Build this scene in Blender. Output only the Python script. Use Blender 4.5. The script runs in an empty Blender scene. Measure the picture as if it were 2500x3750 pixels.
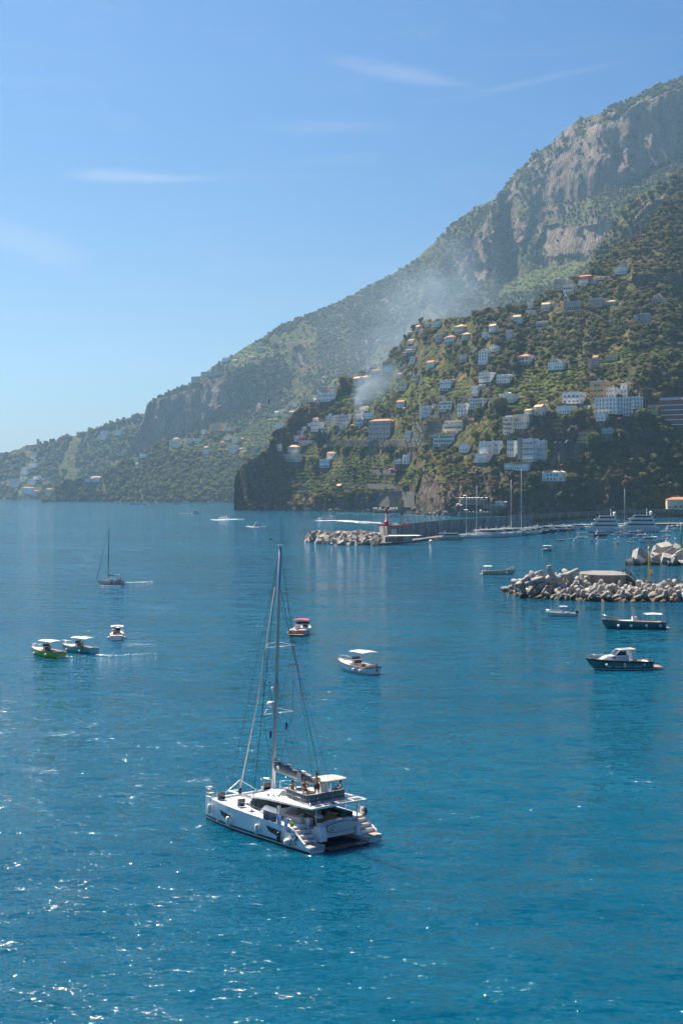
import bpy, bmesh, math, random
import numpy as np
from mathutils import Vector, Matrix
random.seed(7); np.random.seed(7)
SC = bpy.context.scene
COL = SC.collection
R = math.radians
# ---------------------------------------------------------------- camera, sky, sun, exposure
F = 5208.0; HC = 24.6; YH = 1803.0
cam = bpy.data.objects.new('camera', bpy.data.cameras.new('camera'))
COL.objects.link(cam); SC.camera = cam
cam.location = (0, 0, HC); cam.rotation_euler = (R(90), 0, 0)
cam.data.sensor_fit = 'VERTICAL'; cam.data.sensor_height = 36; cam.data.sensor_width = 24
cam.data.lens = 50; cam.data.shift_y = -72 / 3750
cam.data.clip_start = 0.5; cam.data.clip_end = 60000
SUN_AZ, SUN_EL = -36.0, 55.0       # degrees, azimuth from +Y towards +X
w = bpy.data.worlds.new('World'); SC.world = w; w.use_nodes = True
nt = w.node_tree; nt.nodes.clear()
def wn(t, **k):
    n = nt.nodes.new(t)
    for a, b in k.items(): setattr(n, a, b)
    return n
sky = wn('ShaderNodeTexSky'); sky.sky_type = 'NISHITA'; sky.sun_disc = False
sky.sun_elevation = R(SUN_EL); sky.sun_rotation = R(SUN_AZ)
sky.altitude = 0; sky.air_density = 1.0; sky.dust_density = 0.6; sky.ozone_density = 3.5
bg = wn('ShaderNodeBackground'); bg.inputs['Strength'].default_value = 0.052
ow = wn('ShaderNodeOutputWorld')
# thin cirrus wisps over the whole sky, a few denser ones
tc = wn('ShaderNodeTexCoord')
mp = wn('ShaderNodeMapping'); mp.inputs['Scale'].default_value = (3.0, 3.0, 20.0); mp.inputs['Rotation'].default_value = (0, R(7), 0)
nt.links.new(tc.outputs['Generated'], mp.inputs['Vector'])
n1 = wn('ShaderNodeTexNoise'); n1.inputs['Scale'].default_value = 2.2; n1.inputs['Detail'].default_value = 7; n1.inputs['Roughness'].default_value = 0.6
n1.inputs['Distortion'].default_value = 0.6
nt.links.new(mp.outputs['Vector'], n1.inputs['Vector'])
cr = wn('ShaderNodeMapRange'); cr.inputs['From Min'].default_value = 0.55; cr.inputs['From Max'].default_value = 0.85
cr.inputs['To Max'].default_value = 0.16
nt.links.new(n1.outputs['Fac'], cr.inputs['Value'])
acc = cr.outputs['Result']
def wisp(px, py, wx, wy, amt, tilt=0.0):
    d = Vector(((px - 1250) / F, 1.0, (YH - py) / F)).normalized()
    global acc
    m = wn('ShaderNodeMapping'); m.vector_type = 'POINT'
    sub = wn('ShaderNodeVectorMath', operation='SUBTRACT'); sub.inputs[1].default_value = d
    nt.links.new(tc.outputs['Generated'], sub.inputs[0])
    m.inputs['Rotation'].default_value = (0, R(tilt), 0)
    nt.links.new(sub.outputs[0], m.inputs['Vector'])
    m2 = wn('ShaderNodeVectorMath', operation='MULTIPLY'); m2.inputs[1].default_value = (F / wx, F / wx, F / wy)
    nt.links.new(m.outputs[0], m2.inputs[0])
    # distort the outline with noise
    ad = wn('ShaderNodeVectorMath', operation='ADD'); sc_ = wn('ShaderNodeVectorMath', operation='SCALE'); sc_.inputs['Scale'].default_value = 1.3
    nn = wn('ShaderNodeTexNoise'); nn.inputs['Scale'].default_value = 5.0; nn.inputs['Detail'].default_value = 9; nn.inputs['Roughness'].default_value = .65
    nt.links.new(mp.outputs['Vector'], nn.inputs['Vector'])
    s2 = wn('ShaderNodeVectorMath', operation='SUBTRACT'); s2.inputs[1].default_value = (.5, .5, .5)
    nt.links.new(nn.outputs['Color'], s2.inputs[0]); nt.links.new(s2.outputs[0], sc_.inputs[0])
    nt.links.new(m2.outputs[0], ad.inputs[0]); nt.links.new(sc_.outputs[0], ad.inputs[1])
    ln = wn('ShaderNodeVectorMath', operation='LENGTH'); nt.links.new(ad.outputs[0], ln.inputs[0])
    mr = wn('ShaderNodeMapRange'); mr.interpolation_type = 'SMOOTHERSTEP'
    mr.inputs['From Min'].default_value = 1.1; mr.inputs['From Max'].default_value = 0.0; mr.inputs['To Min'].default_value = 0.0; mr.inputs['To Max'].default_value = amt
    nt.links.new(ln.outputs['Value'], mr.inputs['Value'])
    a = wn('ShaderNodeMath', operation='ADD'); nt.links.new(acc, a.inputs[0]); nt.links.new(mr.outputs['Result'], a.inputs[1]); a.use_clamp = True
    acc = a.outputs[0]
wisp(490, 645, 330, 30, 0.36)
wisp(1480, 268, 320, 40, 0.22, -10)
wisp(1950, 300, 460, 20, 0.10, 10)
wisp(70, 880, 330, 90, 0.26, -18)
wisp(1220, 465, 330, 30, 0.13)
mixc = wn('ShaderNodeMixRGB'); mixc.inputs['Color2'].default_value = (7.5, 7.6, 8.2, 1)
nt.links.new(acc, mixc.inputs['Fac'])
hs = wn('ShaderNodeHueSaturation'); hs.inputs['Hue'].default_value = 0.51; hs.inputs['Saturation'].default_value = 1.42; hs.inputs['Value'].default_value = 0.77
nt.links.new(sky.outputs[0], mixc.inputs['Color1'])
nt.links.new(mixc.outputs[0], hs.inputs['Color'])
nt.links.new(hs.outputs[0], bg.inputs['Color']); nt.links.new(bg.outputs[0], ow.inputs['Surface'])
sl = bpy.data.lights.new('sun', 'SUN'); sl.energy = 5.0; sl.angle = R(0.5); sl.color = (1.0, 0.91, 0.77)
sun = bpy.data.objects.new('sun', sl); COL.objects.link(sun); sun.location = (-200, 100, 300)
az = R(SUN_AZ); el = R(SUN_EL)
SUNDIR = Vector((math.sin(az) * math.cos(el), math.cos(az) * math.cos(el), math.sin(el)))
sun.rotation_euler = SUNDIR.to_track_quat('Z', 'Y').to_euler()
SC.view_settings.view_transform = 'Standard'; SC.view_settings.look = 'None'
SC.view_settings.exposure = 1.2; SC.view_settings.gamma = 1.0; SC.view_settings.use_curve_mapping = False
SC.cycles.volume_bounces = 0; SC.cycles.max_bounces = 5; SC.cycles.diffuse_bounces = 2; SC.cycles.glossy_bounces = 3
SC.cycles.transparent_max_bounces = 12; SC.cycles.volume_max_steps = 128; SC.cycles.volume_step_rate = 2.0
SC.cycles.sample_clamp_indirect = 6.0
try:
    SC.cycles.use_denoising = True
except Exception: pass
# ---------------------------------------------------------------- materials
MATS = {}
def hexc(s):
    s = s.lstrip('#'); v = [int(s[i:i + 2], 16) / 255 for i in (0, 2, 4)]
    return tuple(c / 12.92 if c <= .04045 else ((c + .055) / 1.055) ** 2.4 for c in v)
def mat(name, col=(.8, .8, .8), rough=.5, metal=0., var=0.12, scale=3.0, bump=0.0, bscale=20., spec=.5, alpha=1., coat=0., streak=False, coords='Object', trans=0.):
    if name in MATS: return MATS[name]
    m = bpy.data.materials.new(name); m.use_nodes = True; MATS[name] = m
    t = m.node_tree; b = t.nodes['Principled BSDF']
    b.inputs['Roughness'].default_value = rough; b.inputs['Metallic'].default_value = metal
    b.inputs['Specular IOR Level'].default_value = spec
    if coat: b.inputs['Coat Weight'].default_value = coat; b.inputs['Coat Roughness'].default_value = .08
    if alpha < 1: b.inputs['Alpha'].default_value = alpha
    if trans: b.inputs['Transmission Weight'].default_value = trans
    tcn = t.nodes.new('ShaderNodeTexCoord')
    n = t.nodes.new('ShaderNodeTexNoise'); n.inputs['Scale'].default_value = scale; n.inputs['Detail'].default_value = 6; n.inputs['Roughness'].default_value = .65
    if streak:
        mpn = t.nodes.new('ShaderNodeMapping'); mpn.inputs['Scale'].default_value = (1.5, 1.5, .25)
        t.links.new(tcn.outputs[coords], mpn.inputs[0]); t.links.new(mpn.outputs[0], n.inputs['Vector'])
    else: t.links.new(tcn.outputs[coords], n.inputs['Vector'])
    mr = t.nodes.new('ShaderNodeMapRange'); mr.inputs['From Min'].default_value = .3; mr.inputs['From Max'].default_value = .7
    mr.inputs['To Min'].default_value = 1 - var * 1.4; mr.inputs['To Max'].default_value = 1 + var * .6
    t.links.new(n.outputs['Fac'], mr.inputs['Value'])
    mx = t.nodes.new('ShaderNodeVectorMath'); mx.operation = 'SCALE'; mx.inputs[0].default_value = col[:3]
    t.links.new(mr.outputs[0], mx.inputs['Scale']); t.links.new(mx.outputs[0], b.inputs['Base Color'])
    if bump:
        n2 = t.nodes.new('ShaderNodeTexNoise'); n2.inputs['Scale'].default_value = bscale; n2.inputs['Detail'].default_value = 5
        t.links.new(tcn.outputs[coords], n2.inputs['Vector'])
        bp = t.nodes.new('ShaderNodeBump'); bp.inputs['Strength'].default_value = bump; bp.inputs['Distance'].default_value = .1
        t.links.new(n2.outputs['Fac'], bp.inputs['Height']); t.links.new(bp.outputs[0], b.inputs['Normal'])
    return m
# ---------------------------------------------------------------- helpers
def P(px, py, D):            # a point seen at photo pixel (px, py), D metres ahead
    return Vector(((px - 1250) / F * D, D, HC + (YH - py) / F * D))
def DW(py): return F * HC / (py - YH)          # distance of the water surface seen at row py
def W(px, py):
    D = DW(py); return Vector(((px - 1250) / F * D, D, 0))
def link(o, parent=None):
    COL.objects.link(o)
    if parent is not None: o.parent = parent
    return o
def tag(o, label=None, cat=None, group=None, kind=None):
    if label: o['label'] = label
    if cat: o['category'] = cat
    if group: o['group'] = group
    if kind: o['kind'] = kind
    return o
def empty(name, loc=(0, 0, 0), rz=0., label=None, cat=None, group=None):
    o = bpy.data.objects.new(name, None); o.empty_display_size = .5; link(o)
    o.location = loc; o.rotation_euler = (0, 0, rz); return tag(o, label, cat, group)
def copy_tree(o, parent=None):
    c = o.copy(); COL.objects.link(c)
    if parent is not None: c.parent = parent
    for ch in list(KIDS.get(o.name, [])): copy_tree_reg(ch, c)
    return c
KIDS = {}
def copy_tree_reg(ch, par):
    c = copy_tree(ch, par); KIDS.setdefault(par.name, []).append(c); return c
class MB:
    """collects vertices and faces; build() links them as one mesh"""
    def __init__(s): s.v = []; s.f = []; s.mi = []; s.mats = []; s.cur = 0; s.sm = []
    def use(s, m):
        if m not in s.mats: s.mats.append(m)
        s.cur = s.mats.index(m); return s
    def add(s, vs, fs, smooth=False):
        k = len(s.v); s.v += [tuple(v) for v in vs]
        for f in fs: s.f.append(tuple(k + i for i in f)); s.mi.append(s.cur); s.sm.append(smooth)
        return s
    def box(s, c, d, rz=0., ry=0., rx=0., taper=1.0):
        hx, hy, hz = d[0] / 2, d[1] / 2, d[2] / 2
        M = Matrix.Rotation(rz, 3, 'Z') @ Matrix.Rotation(ry, 3, 'Y') @ Matrix.Rotation(rx, 3, 'X')
        c = Vector(c); vs = []
        for z in (-hz, hz):
            k = taper if z > 0 else 1
            for x, y in ((-hx, -hy), (hx, -hy), (hx, hy), (-hx, hy)): vs.append(c + M @ Vector((x * k, y * k, z)))
        return s.add(vs, [(3, 2, 1, 0), (4, 5, 6, 7), (0, 1, 5, 4), (1, 2, 6, 5), (2, 3, 7, 6), (3, 0, 4, 7)])
    def tube(s, pts, r, n=6, r2=None, cap=True):
        pts = [Vector(p) for p in pts]; m = len(pts); vs = []; fs = []
        for i, p in enumerate(pts):
            d = (pts[min(i + 1, m - 1)] - pts[max(i - 1, 0)]).normalized()
            a = d.orthogonal().normalized() if i == 0 else (pa - d * pa.dot(d)).normalized()
            pa = a; b = d.cross(a)
            rr = r if r2 is None else r + (r2 - r) * i / (m - 1)
            if isinstance(r, (list, tuple)): rr = r[i]
            for k in range(n):
                t = 2 * math.pi * k / n; vs.append(p + (a * math.cos(t) + b * math.sin(t)) * rr)
        for i in range(m - 1):
            for k in range(n): fs.append((i * n + k, i * n + (k + 1) % n, (i + 1) * n + (k + 1) % n, (i + 1) * n + k))
        if cap: fs += [tuple(range(n - 1, -1, -1)), tuple((m - 1) * n + k for k in range(n))]
        return s.add(vs, fs, n > 4)
    def ball(s, c, r, n=8, m=5, sz=1.0):
        c = Vector(c); vs = [c + Vector((0, 0, r * sz))]; fs = []
        for j in range(1, m):
            a = math.pi * j / m
            for k in range(n):
                t = 2 * math.pi * k / n; vs.append(c + Vector((math.sin(a) * math.cos(t) * r, math.sin(a) * math.sin(t) * r, math.cos(a) * r * sz)))
        vs.append(c - Vector((0, 0, r * sz)))
        for k in range(n): fs.append((0, 1 + k, 1 + (k + 1) % n))
        for j in range(m - 2):
            for k in range(n):
                a = 1 + j * n; fs.append((a + k, a + n + k, a + n + (k + 1) % n, a + (k + 1) % n))
        a = 1 + (m - 2) * n
        for k in range(n): fs.append((a + (k + 1) % n, a + k, len(vs) - 1))
        return s.add(vs, fs, True)
    def prism(s, poly, z0, z1):      # poly in x,y ; ccw
        n = len(poly); vs = [(p[0], p[1], z0) for p in poly] + [(p[0], p[1], z1) for p in poly]
        fs = [tuple(range(n - 1, -1, -1)), tuple(range(n, 2 * n))] + [(i, (i + 1) % n, n + (i + 1) % n, n + i) for i in range(n)]
        return s.add(vs, fs)
    def slab(s, pts, th):            # thin plate: polygon of 3-D points thickened downward by th
        n = len(pts); pts = [Vector(p) for p in pts]
        nn = (pts[1] - pts[0]).cross(pts[2] - pts[0]).normalized() * th
        vs = pts + [p - nn for p in pts]
        fs = [tuple(range(n)), tuple(range(2 * n - 1, n - 1, -1))] + [((i + 1) % n, i, n + i, n + (i + 1) % n) for i in range(n)]
        return s.add(vs, fs)
    def loft(s, rings, closed=False, cap0=True, cap1=True, smooth=True):
        n = len(rings[0]); vs = [p for r in rings for p in r]; fs = []
        for i in range(len(rings) - 1):
            for k in range(n if closed else n - 1):
                fs.append((i * n + k, i * n + (k + 1) % n, (i + 1) * n + (k + 1) % n, (i + 1) * n + k))
        s.add(vs, fs, smooth)
        if cap0: s.add(rings[0], [tuple(range(n - 1, -1, -1))])
        if cap1: s.add(rings[-1], [tuple(range(n))])
        return s
    def mesh(s, name, m=None, fix=True):
        me = bpy.data.meshes.new(name); me.from_pydata(s.v, [], s.f)
        if s.mats:
            for q in s.mats: me.materials.append(q)
            me.polygons.foreach_set('material_index', s.mi)
        elif m: me.materials.append(m)
        me.polygons.foreach_set('use_smooth', s.sm)
        if fix:
            bm = bmesh.new(); bm.from_mesh(me); bmesh.ops.recalc_face_normals(bm, faces=bm.faces); bm.to_mesh(me); bm.free()
        me.update(); return me
    def build(s, name, m=None, parent=None, loc=None, fix=True):
        o = bpy.data.objects.new(name, s.mesh(name, m, fix)); link(o, parent)
        if loc is not None: o.location = loc
        if parent is not None: KIDS.setdefault(parent.name, []).append(o)
        return o
def inst(me, name, parent=None, loc=(0, 0, 0), rot=(0, 0, 0), sc=None):
    o = bpy.data.objects.new(name, me); link(o, parent); o.location = loc; o.rotation_euler = rot
    if sc is not None: o.scale = sc if isinstance(sc, (tuple, list)) else (sc, sc, sc)
    if parent is not None: KIDS.setdefault(parent.name, []).append(o)
    return o
def smoothstep(a, b, x):
    t = np.clip((x - a) / (b - a), 0, 1); return t * t * (3 - 2 * t)
def _h(i, j, k, s):
    n = (i * 374761393 + j * 668265263 + k * 2147483647 + s * 974634777) & 0xffffffff
    n = ((n ^ (n >> 13)) * 1274126177) & 0xffffffff
    n = ((n ^ (n >> 16)) * 2246822519) & 0xffffffff
    return ((n ^ (n >> 15)) & 0xffffff) / float(0xffffff)
def vnoise(x, y, z, s=0):
    xi = np.floor(x).astype(np.int64); yi = np.floor(y).astype(np.int64); zi = np.floor(z).astype(np.int64)
    xf = x - xi; yf = y - yi; zf = z - zi
    xf = xf * xf * (3 - 2 * xf); yf = yf * yf * (3 - 2 * yf); zf = zf * zf * (3 - 2 * zf)
    def c(a, b, d): return _h(xi + a, yi + b, zi + d, s)
    x00 = c(0, 0, 0) * (1 - xf) + c(1, 0, 0) * xf; x10 = c(0, 1, 0) * (1 - xf) + c(1, 1, 0) * xf
    x01 = c(0, 0, 1) * (1 - xf) + c(1, 0, 1) * xf; x11 = c(0, 1, 1) * (1 - xf) + c(1, 1, 1) * xf
    return (x00 * (1 - yf) + x10 * yf) * (1 - zf) + (x01 * (1 - yf) + x11 * yf) * zf
def fbm(x, y, z, oct=4, s=0, g=.5):
    a = 1.; t = 0.; n = 0.
    for o in range(oct):
        t = t + a * (vnoise(x, y, z, s + o * 17) * 2 - 1); n += a; a *= g; x = x * 2.03; y = y * 2.03; z = z * 2.03
    return t / n
def inpoly(px, py, poly):
    ins = np.zeros(px.shape, bool); n = len(poly)
    for i in range(n):
        x0, y0 = poly[i]; x1, y1 = poly[(i + 1) % n]
        if y0 == y1: continue
        c = ((y0 > py) != (y1 > py)) & (px < (x1 - x0) * (py - y0) / (y1 - y0) + x0)
        ins ^= c
    return ins
def crop(x0, y0, s, pts): return [(x0 + a / s, y0 + b / s) for a, b in pts]
# ---------------------------------------------------------------- terrain
DS = 1.5945
SKY_M = [(a * DS, b * DS) for a, b in [(272, 1075), (331, 960), (336, 928), (345, 921), (400, 893), (440, 880), (500, 835), (560, 800), (600, 777), (650, 745), (700, 725), (750, 705), (790, 690), (850, 655), (900, 630), (950, 600), (990, 563), (1018, 535), (1040, 510), (1070, 492), (1100, 471), (1135, 457), (1160, 425), (1180, 399), (1187, 392), (1217, 366), (1223, 352), (1260, 336), (1290, 305), (1310, 288), (1330, 272), (1380, 260), (1395, 246), (1450, 225), (1500, 200), (1568, 175), (1700, 120), (1860, 60)]]
SKY_L = [(-400, 1700), (-100, 1684), (0, 1666), (54, 1646), (108, 1633), (162, 1622), (217, 1611), (271, 1592), (325, 1578), (376, 1559), (427, 1541), (473, 1531), (504, 1519), (560, 1500)]
SKY_B = [(160, 1838), (184, 1821), (206, 1785), (244, 1761), (282, 1752), (325, 1748), (379, 1734), (412, 1713), (461, 1684), (488, 1667), (542, 1653), (575, 1631), (618, 1612), (680, 1596), (759, 1583), (850, 1578), (892, 1573), (940, 1550), (978, 1526), (1050, 1498), (1100, 1476), (1200, 1436), (1320, 1380)]
SKY_V = [(856, 1866), (858, 1790), (860, 1744), (888, 1705), (926, 1679), (962, 1660), (984, 1640), (990, 1600), (998, 1577), (1010, 1572), (1040, 1556), (1055, 1528), (1085, 1500), (1118, 1478), (1164, 1462), (1210, 1436), (1233, 1418), (1290, 1382), (1340, 1357), (1397, 1338), (1430, 1305), (1465, 1258), (1498, 1215), (1521, 1184), (1560, 1176), (1600, 1170), (1650, 1164), (1700, 1158), (1737, 1150), (1779, 1140), (1821, 1133), (1919, 1118), (1961, 1103), (1996, 1068), (2031, 1047), (2073, 1023), (2122, 1005), (2171, 984), (2203, 956), (2260, 904), (2318, 870), (2375, 824), (2432, 749), (2500, 703), (2600, 640), (2900, 480)]
SKY_R = [(2120, 1010), (2170, 945), (2210, 880), (2240, 830), (2300, 740), (2363, 703), (2432, 663), (2500, 623), (2620, 560), (2900, 430)]
CLIFF_M = [crop(300, 1200, 1.96, [(452, 540), (560, 505), (720, 470), (850, 415), (960, 372), (1020, 400), (1050, 470), (1030, 530), (960, 590), (900, 650), (820, 700), (740, 740), (600, 820), (500, 880), (430, 900), (290, 935), (300, 850), (380, 760), (440, 650)]),
           crop(300, 1200, 1.96, [(1100, 350), (1210, 400), (1250, 480), (1150, 480), (1090, 430)]),
           crop(1600, 250, 1.742, [(1900, -20), (1568, 110), (1300, 210), (1180, 290), (1150, 330), (1020, 360), (900, 520), (740, 560), (700, 700), (640, 850), (740, 900), (830, 850), (1000, 830), (1100, 780), (1250, 700), (1400, 620), (1568, 530), (1900, 380)]),
           crop(1600, 250, 1.742, [(650, 1130), (690, 1000), (780, 990), (850, 1000), (960, 1010), (1060, 990), (1200, 950), (1400, 960), (1330, 1050), (1100, 1130), (900, 1190), (700, 1200)])]
RIB_M = [crop(1600, 250, 1.742, [(120, 1220), (250, 1050), (400, 900), (440, 800), (500, 700), (600, 600), (720, 540), (700, 700), (640, 850), (700, 920), (660, 1040), (550, 1100), (400, 1180), (300, 1350), (150, 1420), (90, 1330)]),
         crop(1600, 250, 1.742, [(600, 640), (700, 500), (900, 330), (1150, 270), (1100, 400), (900, 520), (740, 570)]),
         crop(850, 1250, 2.613, [(0, 250), (90, 400), (200, 480), (300, 620), (150, 700), (0, 560)]),
         crop(850, 1250, 2.613, [(560, 60), (700, 60), (760, 200), (900, 260), (1050, 330), (900, 360), (700, 320), (600, 240)])]
CLIFF_V = [crop(850, 1250, 2.613, [(520, 780), (545, 690), (600, 650), (740, 590), (890, 590), (870, 680), (800, 700), (750, 760), (700, 830), (640, 850), (560, 895), (525, 850)]),
           crop(850, 1250, 2.613, [(325, 870), (450, 860), (440, 920), (400, 960), (350, 1070), (320, 1050)]),
           crop(850, 1250, 2.613, [(0, 1290), (170, 1260), (160, 1330), (120, 1600), (0, 1620)]),
           crop(850, 1250, 2.613, [(100, 1600), (160, 1520), (400, 1530), (640, 1560), (900, 1560), (1100, 1570), (1568, 1540), (1568, 1700), (100, 1700)]),
           crop(850, 1250, 2.613, [(1010, 1450), (1568, 1440), (1568, 1580), (1010, 1590)]),
           crop(1400, 1250, 2.613, [(375, 1260), (440, 1280), (560, 1370), (700, 1340), (800, 1300), (830, 1250), (900, 1220), (1160, 1180), (1180, 1350), (1050, 1460), (760, 1480), (760, 1700), (240, 1700), (320, 1450)]),
           crop(1400, 1250, 2.613, [(700, 1500), (1568, 1500), (1568, 1700), (700, 1700)]),
           crop(1900, 1250, 2.613, [(1050, 370), (1170, 450), (1350, 470), (1568, 440), (1568, 560), (1330, 590), (1170, 560), (1070, 480)]),
           crop(1900, 1250, 2.613, [(80, 830), (150, 720), (260, 720), (440, 820), (560, 800), (560, 950), (380, 950), (0, 900)]),
           crop(1900, 1250, 2.613, [(830, 1500), (820, 1300), (860, 1200), (950, 1230), (1100, 1330), (1050, 1400), (1000, 1600), (1650, 1700), (700, 1700)]),
           crop(1900, 1250, 2.613, [(0, 1560), (520, 1480), (560, 1380), (700, 1400), (760, 1700), (0, 1700)]),
           crop(1900, 1250, 2.613, [(820, 860), (1130, 860), (1500, 900), (1560, 960), (1380, 1000), (1100, 960), (960, 990), (800, 960)])]
TERR_V = [crop(850, 1250, 2.613, [(100, 880), (330, 730), (450, 640), (700, 590), (560, 680), (500, 800), (420, 860), (200, 900)]),
          crop(850, 1250, 2.613, [(380, 1480), (480, 1340), (640, 1180), (1040, 1110), (1568, 1060), (1568, 1440), (1000, 1440), (900, 1440)]),
          crop(850, 1250, 2.613, [(1020, 500), (1200, 420), (1568, 380), (1568, 640), (1200, 640), (1040, 620)]),
          crop(1400, 1250, 2.613, [(0, 420), (500, 330), (850, 420), (850, 560), (600, 560), (0, 700)]),
          crop(1400, 1250, 2.613, [(0, 1060), (190, 1060), (370, 1240), (330, 1380), (0, 1400)]),
          crop(1900, 1250, 2.613, [(0, 260), (640, 240), (640, 330), (430, 480), (200, 560), (0, 640)]),
          crop(1900, 1250, 2.613, [(640, 280), (960, 90), (1568, 20), (1800, 0), (1800, 250), (1300, 200), (1050, 180), (860, 290)]),
          crop(1400, 1250, 2.613, [(1050, 480), (1568, 360), (1568, 640), (1300, 700), (1150, 620)])]
TERR_M = [crop(1600, 250, 1.742, [(380, 1460), (420, 1360), (700, 1260), (1000, 1220), (900, 1300), (560, 1430)]), crop(850, 1250, 2.613, [(0, 100), (300, 20), (420, 120), (200, 200), (0, 260)])]
TERR_B = [crop(300, 1200, 1.96, [(930, 830), (1150, 740), (1330, 640), (1560, 560), (1500, 720), (1400, 830), (1180, 880), (950, 900)]), crop(300, 1200, 1.96, [(600, 820), (900, 750), (950, 900), (700, 900)])]
def interp(pts, x): return np.interp(x, [p[0] for p in pts], [p[1] for p in pts])
LAY = {}
def layer(name, xs, skyc, ybase, D0, alpha, nrow, noise=(30., 400.), cliffn=(8., 50.), cliffs=(), ribs=(), terr=(), jag=5.0, seed=1, tper=13.0):
    xs = np.asarray(xs, float); nx = len(xs)
    ys_top = interp(skyc, xs)
    # ragged skyline
    ys_top = ys_top + jag * fbm(xs / 23., xs * 0, xs * 0, 4, seed) + .5 * jag * fbm(xs / 7., xs * 0, xs * 0 + 3, 2, seed)
    yb = np.asarray(ybase(xs), float)
    yb = np.maximum(yb, ys_top + 4)
    t = np.linspace(0, 1, nrow)[:, None]
    PY = yb[None] + (ys_top - yb)[None] * t; PX = np.repeat(xs[None], nrow, 0)
    jx = PX + 14 * fbm(PX / 40., PY / 40., PX * 0, 4, seed + 5); jy = PY + 14 * fbm(PX / 40., PY / 40., PX * 0 + 9, 4, seed + 6)
    rock = np.zeros(PX.shape)
    for p in cliffs: rock = np.maximum(rock, inpoly(jx, jy, p) * 1.0)
    rb = np.zeros(PX.shape)
    for p in ribs: rb = np.maximum(rb, inpoly(jx, jy, p) * 1.0)
    rock = np.maximum(rock, rb * (fbm(PX / 22. - PY / 60., PY / 40., PX * 0, 4, seed + 8) > -.05))
    tr = np.zeros(PX.shape)
    for p in terr: tr = np.maximum(tr, inpoly(jx, jy, p) * 1.0)
    al = alpha(PX, PY) + 6 * fbm(PX / 90., PY / 90., PX * 0, 3, seed + 3)
    al = al * (1 - rock) + 74 * rock
    v = YH - PY
    ta = np.tan(np.radians(al))
    ph = ((PY + 5 * np.sin(PX / 90.) + 10 * fbm(PX / 120., PX * 0, PX * 0, 2, seed + 4)) / tper) % 1.0
    wall = ph < .42
    mn = np.maximum(v / F, 0) + .22
    tat = np.where(wall, 3.5, np.maximum(mn, .36))
    ta = np.maximum(ta, mn)
    for it in range(2):          # ease the slopes sideways: no ribs where a cliff ends
        hw = 22; cs = np.cumsum(np.pad(ta, ((0, 0), (hw + 1, hw)), mode='edge'), 1); ta = (cs[:, 2 * hw + 1:] - cs[:, :-2 * hw - 1]) / (2 * hw + 1)
    ta = np.where((tr > .5) & (rock < .5), tat, ta)
    D = np.zeros(PX.shape); D[0] = D0(xs, yb)
    for r in range(1, nrow):
        dv = v[r] - v[r - 1]
        D[r] = D[r - 1] + D[r - 1] * dv / np.maximum(F * ta[r] - v[r], 300)
    # the shore winds in and out, the slope above it runs smoother
    hw = 55; d0 = np.log(D[0])
    for it in range(2):
        cs = np.cumsum(np.pad(d0, (hw + 1, hw), mode='edge')); d0 = (cs[2 * hw + 1:] - cs[:-2 * hw - 1]) / (2 * hw + 1)
    D = D * np.exp((d0 - np.log(D[0]))[None] * smoothstep(25, 260, yb[None] - PY))
    # blur depth a little sideways so neighbouring columns agree
    k = np.array([1, 2, 3, 4, 3, 2, 1.]); k /= k.sum()
    Dp = np.pad(D, ((0, 0), (3, 3)), mode='edge'); D = sum(k[i] * Dp[:, i:i + nx] for i in range(7))
    X = (PX - 1250) / F * D; Z = HC + v / F * D
    ramp = np.clip(t * 12, 0, 1)
    nz = fbm(X / noise[1], Z / noise[1] * .8, X * 0, 5, seed + 20, .5) * noise[0]
    cn = (np.abs(fbm(X / cliffn[1], Z / cliffn[1] * .28, X * 0, 5, seed + 30, .55)) * 2 - .5) * cliffn[0] + fbm(X / (cliffn[1] * .3), Z / (cliffn[1] * .5), X * 0, 3, seed + 31) * cliffn[0] * .5
    rockb = rock.copy()
    D = D + ramp * (nz + cn * rockb + fbm(X / 28., Z / 28., X * 0, 3, seed + 40) * 4 * (1 - rockb))
    X = (PX - 1250) / F * D; Z = HC + v / F * D
    rows = [np.stack([X, D, Z], -1)]
    atr = [rock]; att = [tr]
    # below the foot, and down the far side
    bot = np.stack([X[0], D[0] - 1, np.minimum(Z[0] - 60, -6.) if Z[0].max() < 5 else Z[0] - 80], -1)[None]
    b1 = np.stack([X[-1] * (1 + 150 / D[-1]), D[-1] + 150, np.maximum(Z[-1] - 40, -5)], -1)[None]
    b2 = np.stack([X[-1] * (1 + 700 / D[-1]), D[-1] + 700, np.maximum(Z[-1] * .2 - 50, -8)], -1)[None]
    G = np.concatenate([bot, rows[0], b1, b2], 0)
    rk = np.concatenate([rock[:1], rock, rock[-1:] * 0, rock[-1:] * 0], 0); tt = np.concatenate([tr[:1], tr, tr[-1:], tr[-1:]], 0)
    # close the left end
    L0 = G[:, :1].copy(); L0[..., 1] += 500; L0[..., 0] *= (1 + 500 / G[:, :1, 1]); L0[..., 2] = np.maximum(L0[..., 2] * .6, -8)
    G = np.concatenate([L0, G], 1); rk = np.concatenate([rk[:, :1], rk], 1); tt = np.concatenate([tt[:, :1], tt], 1)
    nr, nc = G.shape[:2]
    me = bpy.data.meshes.new(name)
    me.vertices.add(nr * nc); me.vertices.foreach_set('co', G.reshape(-1).astype(np.float32))
    i = np.arange(nr - 1)[:, None] * nc + np.arange(nc - 1)[None]
    q = np.stack([i, i + 1, i + nc + 1, i + nc], -1).reshape(-1)
    nq = (nr - 1) * (nc - 1)
    me.loops.add(nq * 4); me.loops.foreach_set('vertex_index', q.astype(np.int32))
    me.polygons.add(nq); me.polygons.foreach_set('loop_start', np.arange(0, nq * 4, 4, dtype=np.int32)); me.polygons.foreach_set('loop_total', np.full(nq, 4, np.int32))
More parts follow.
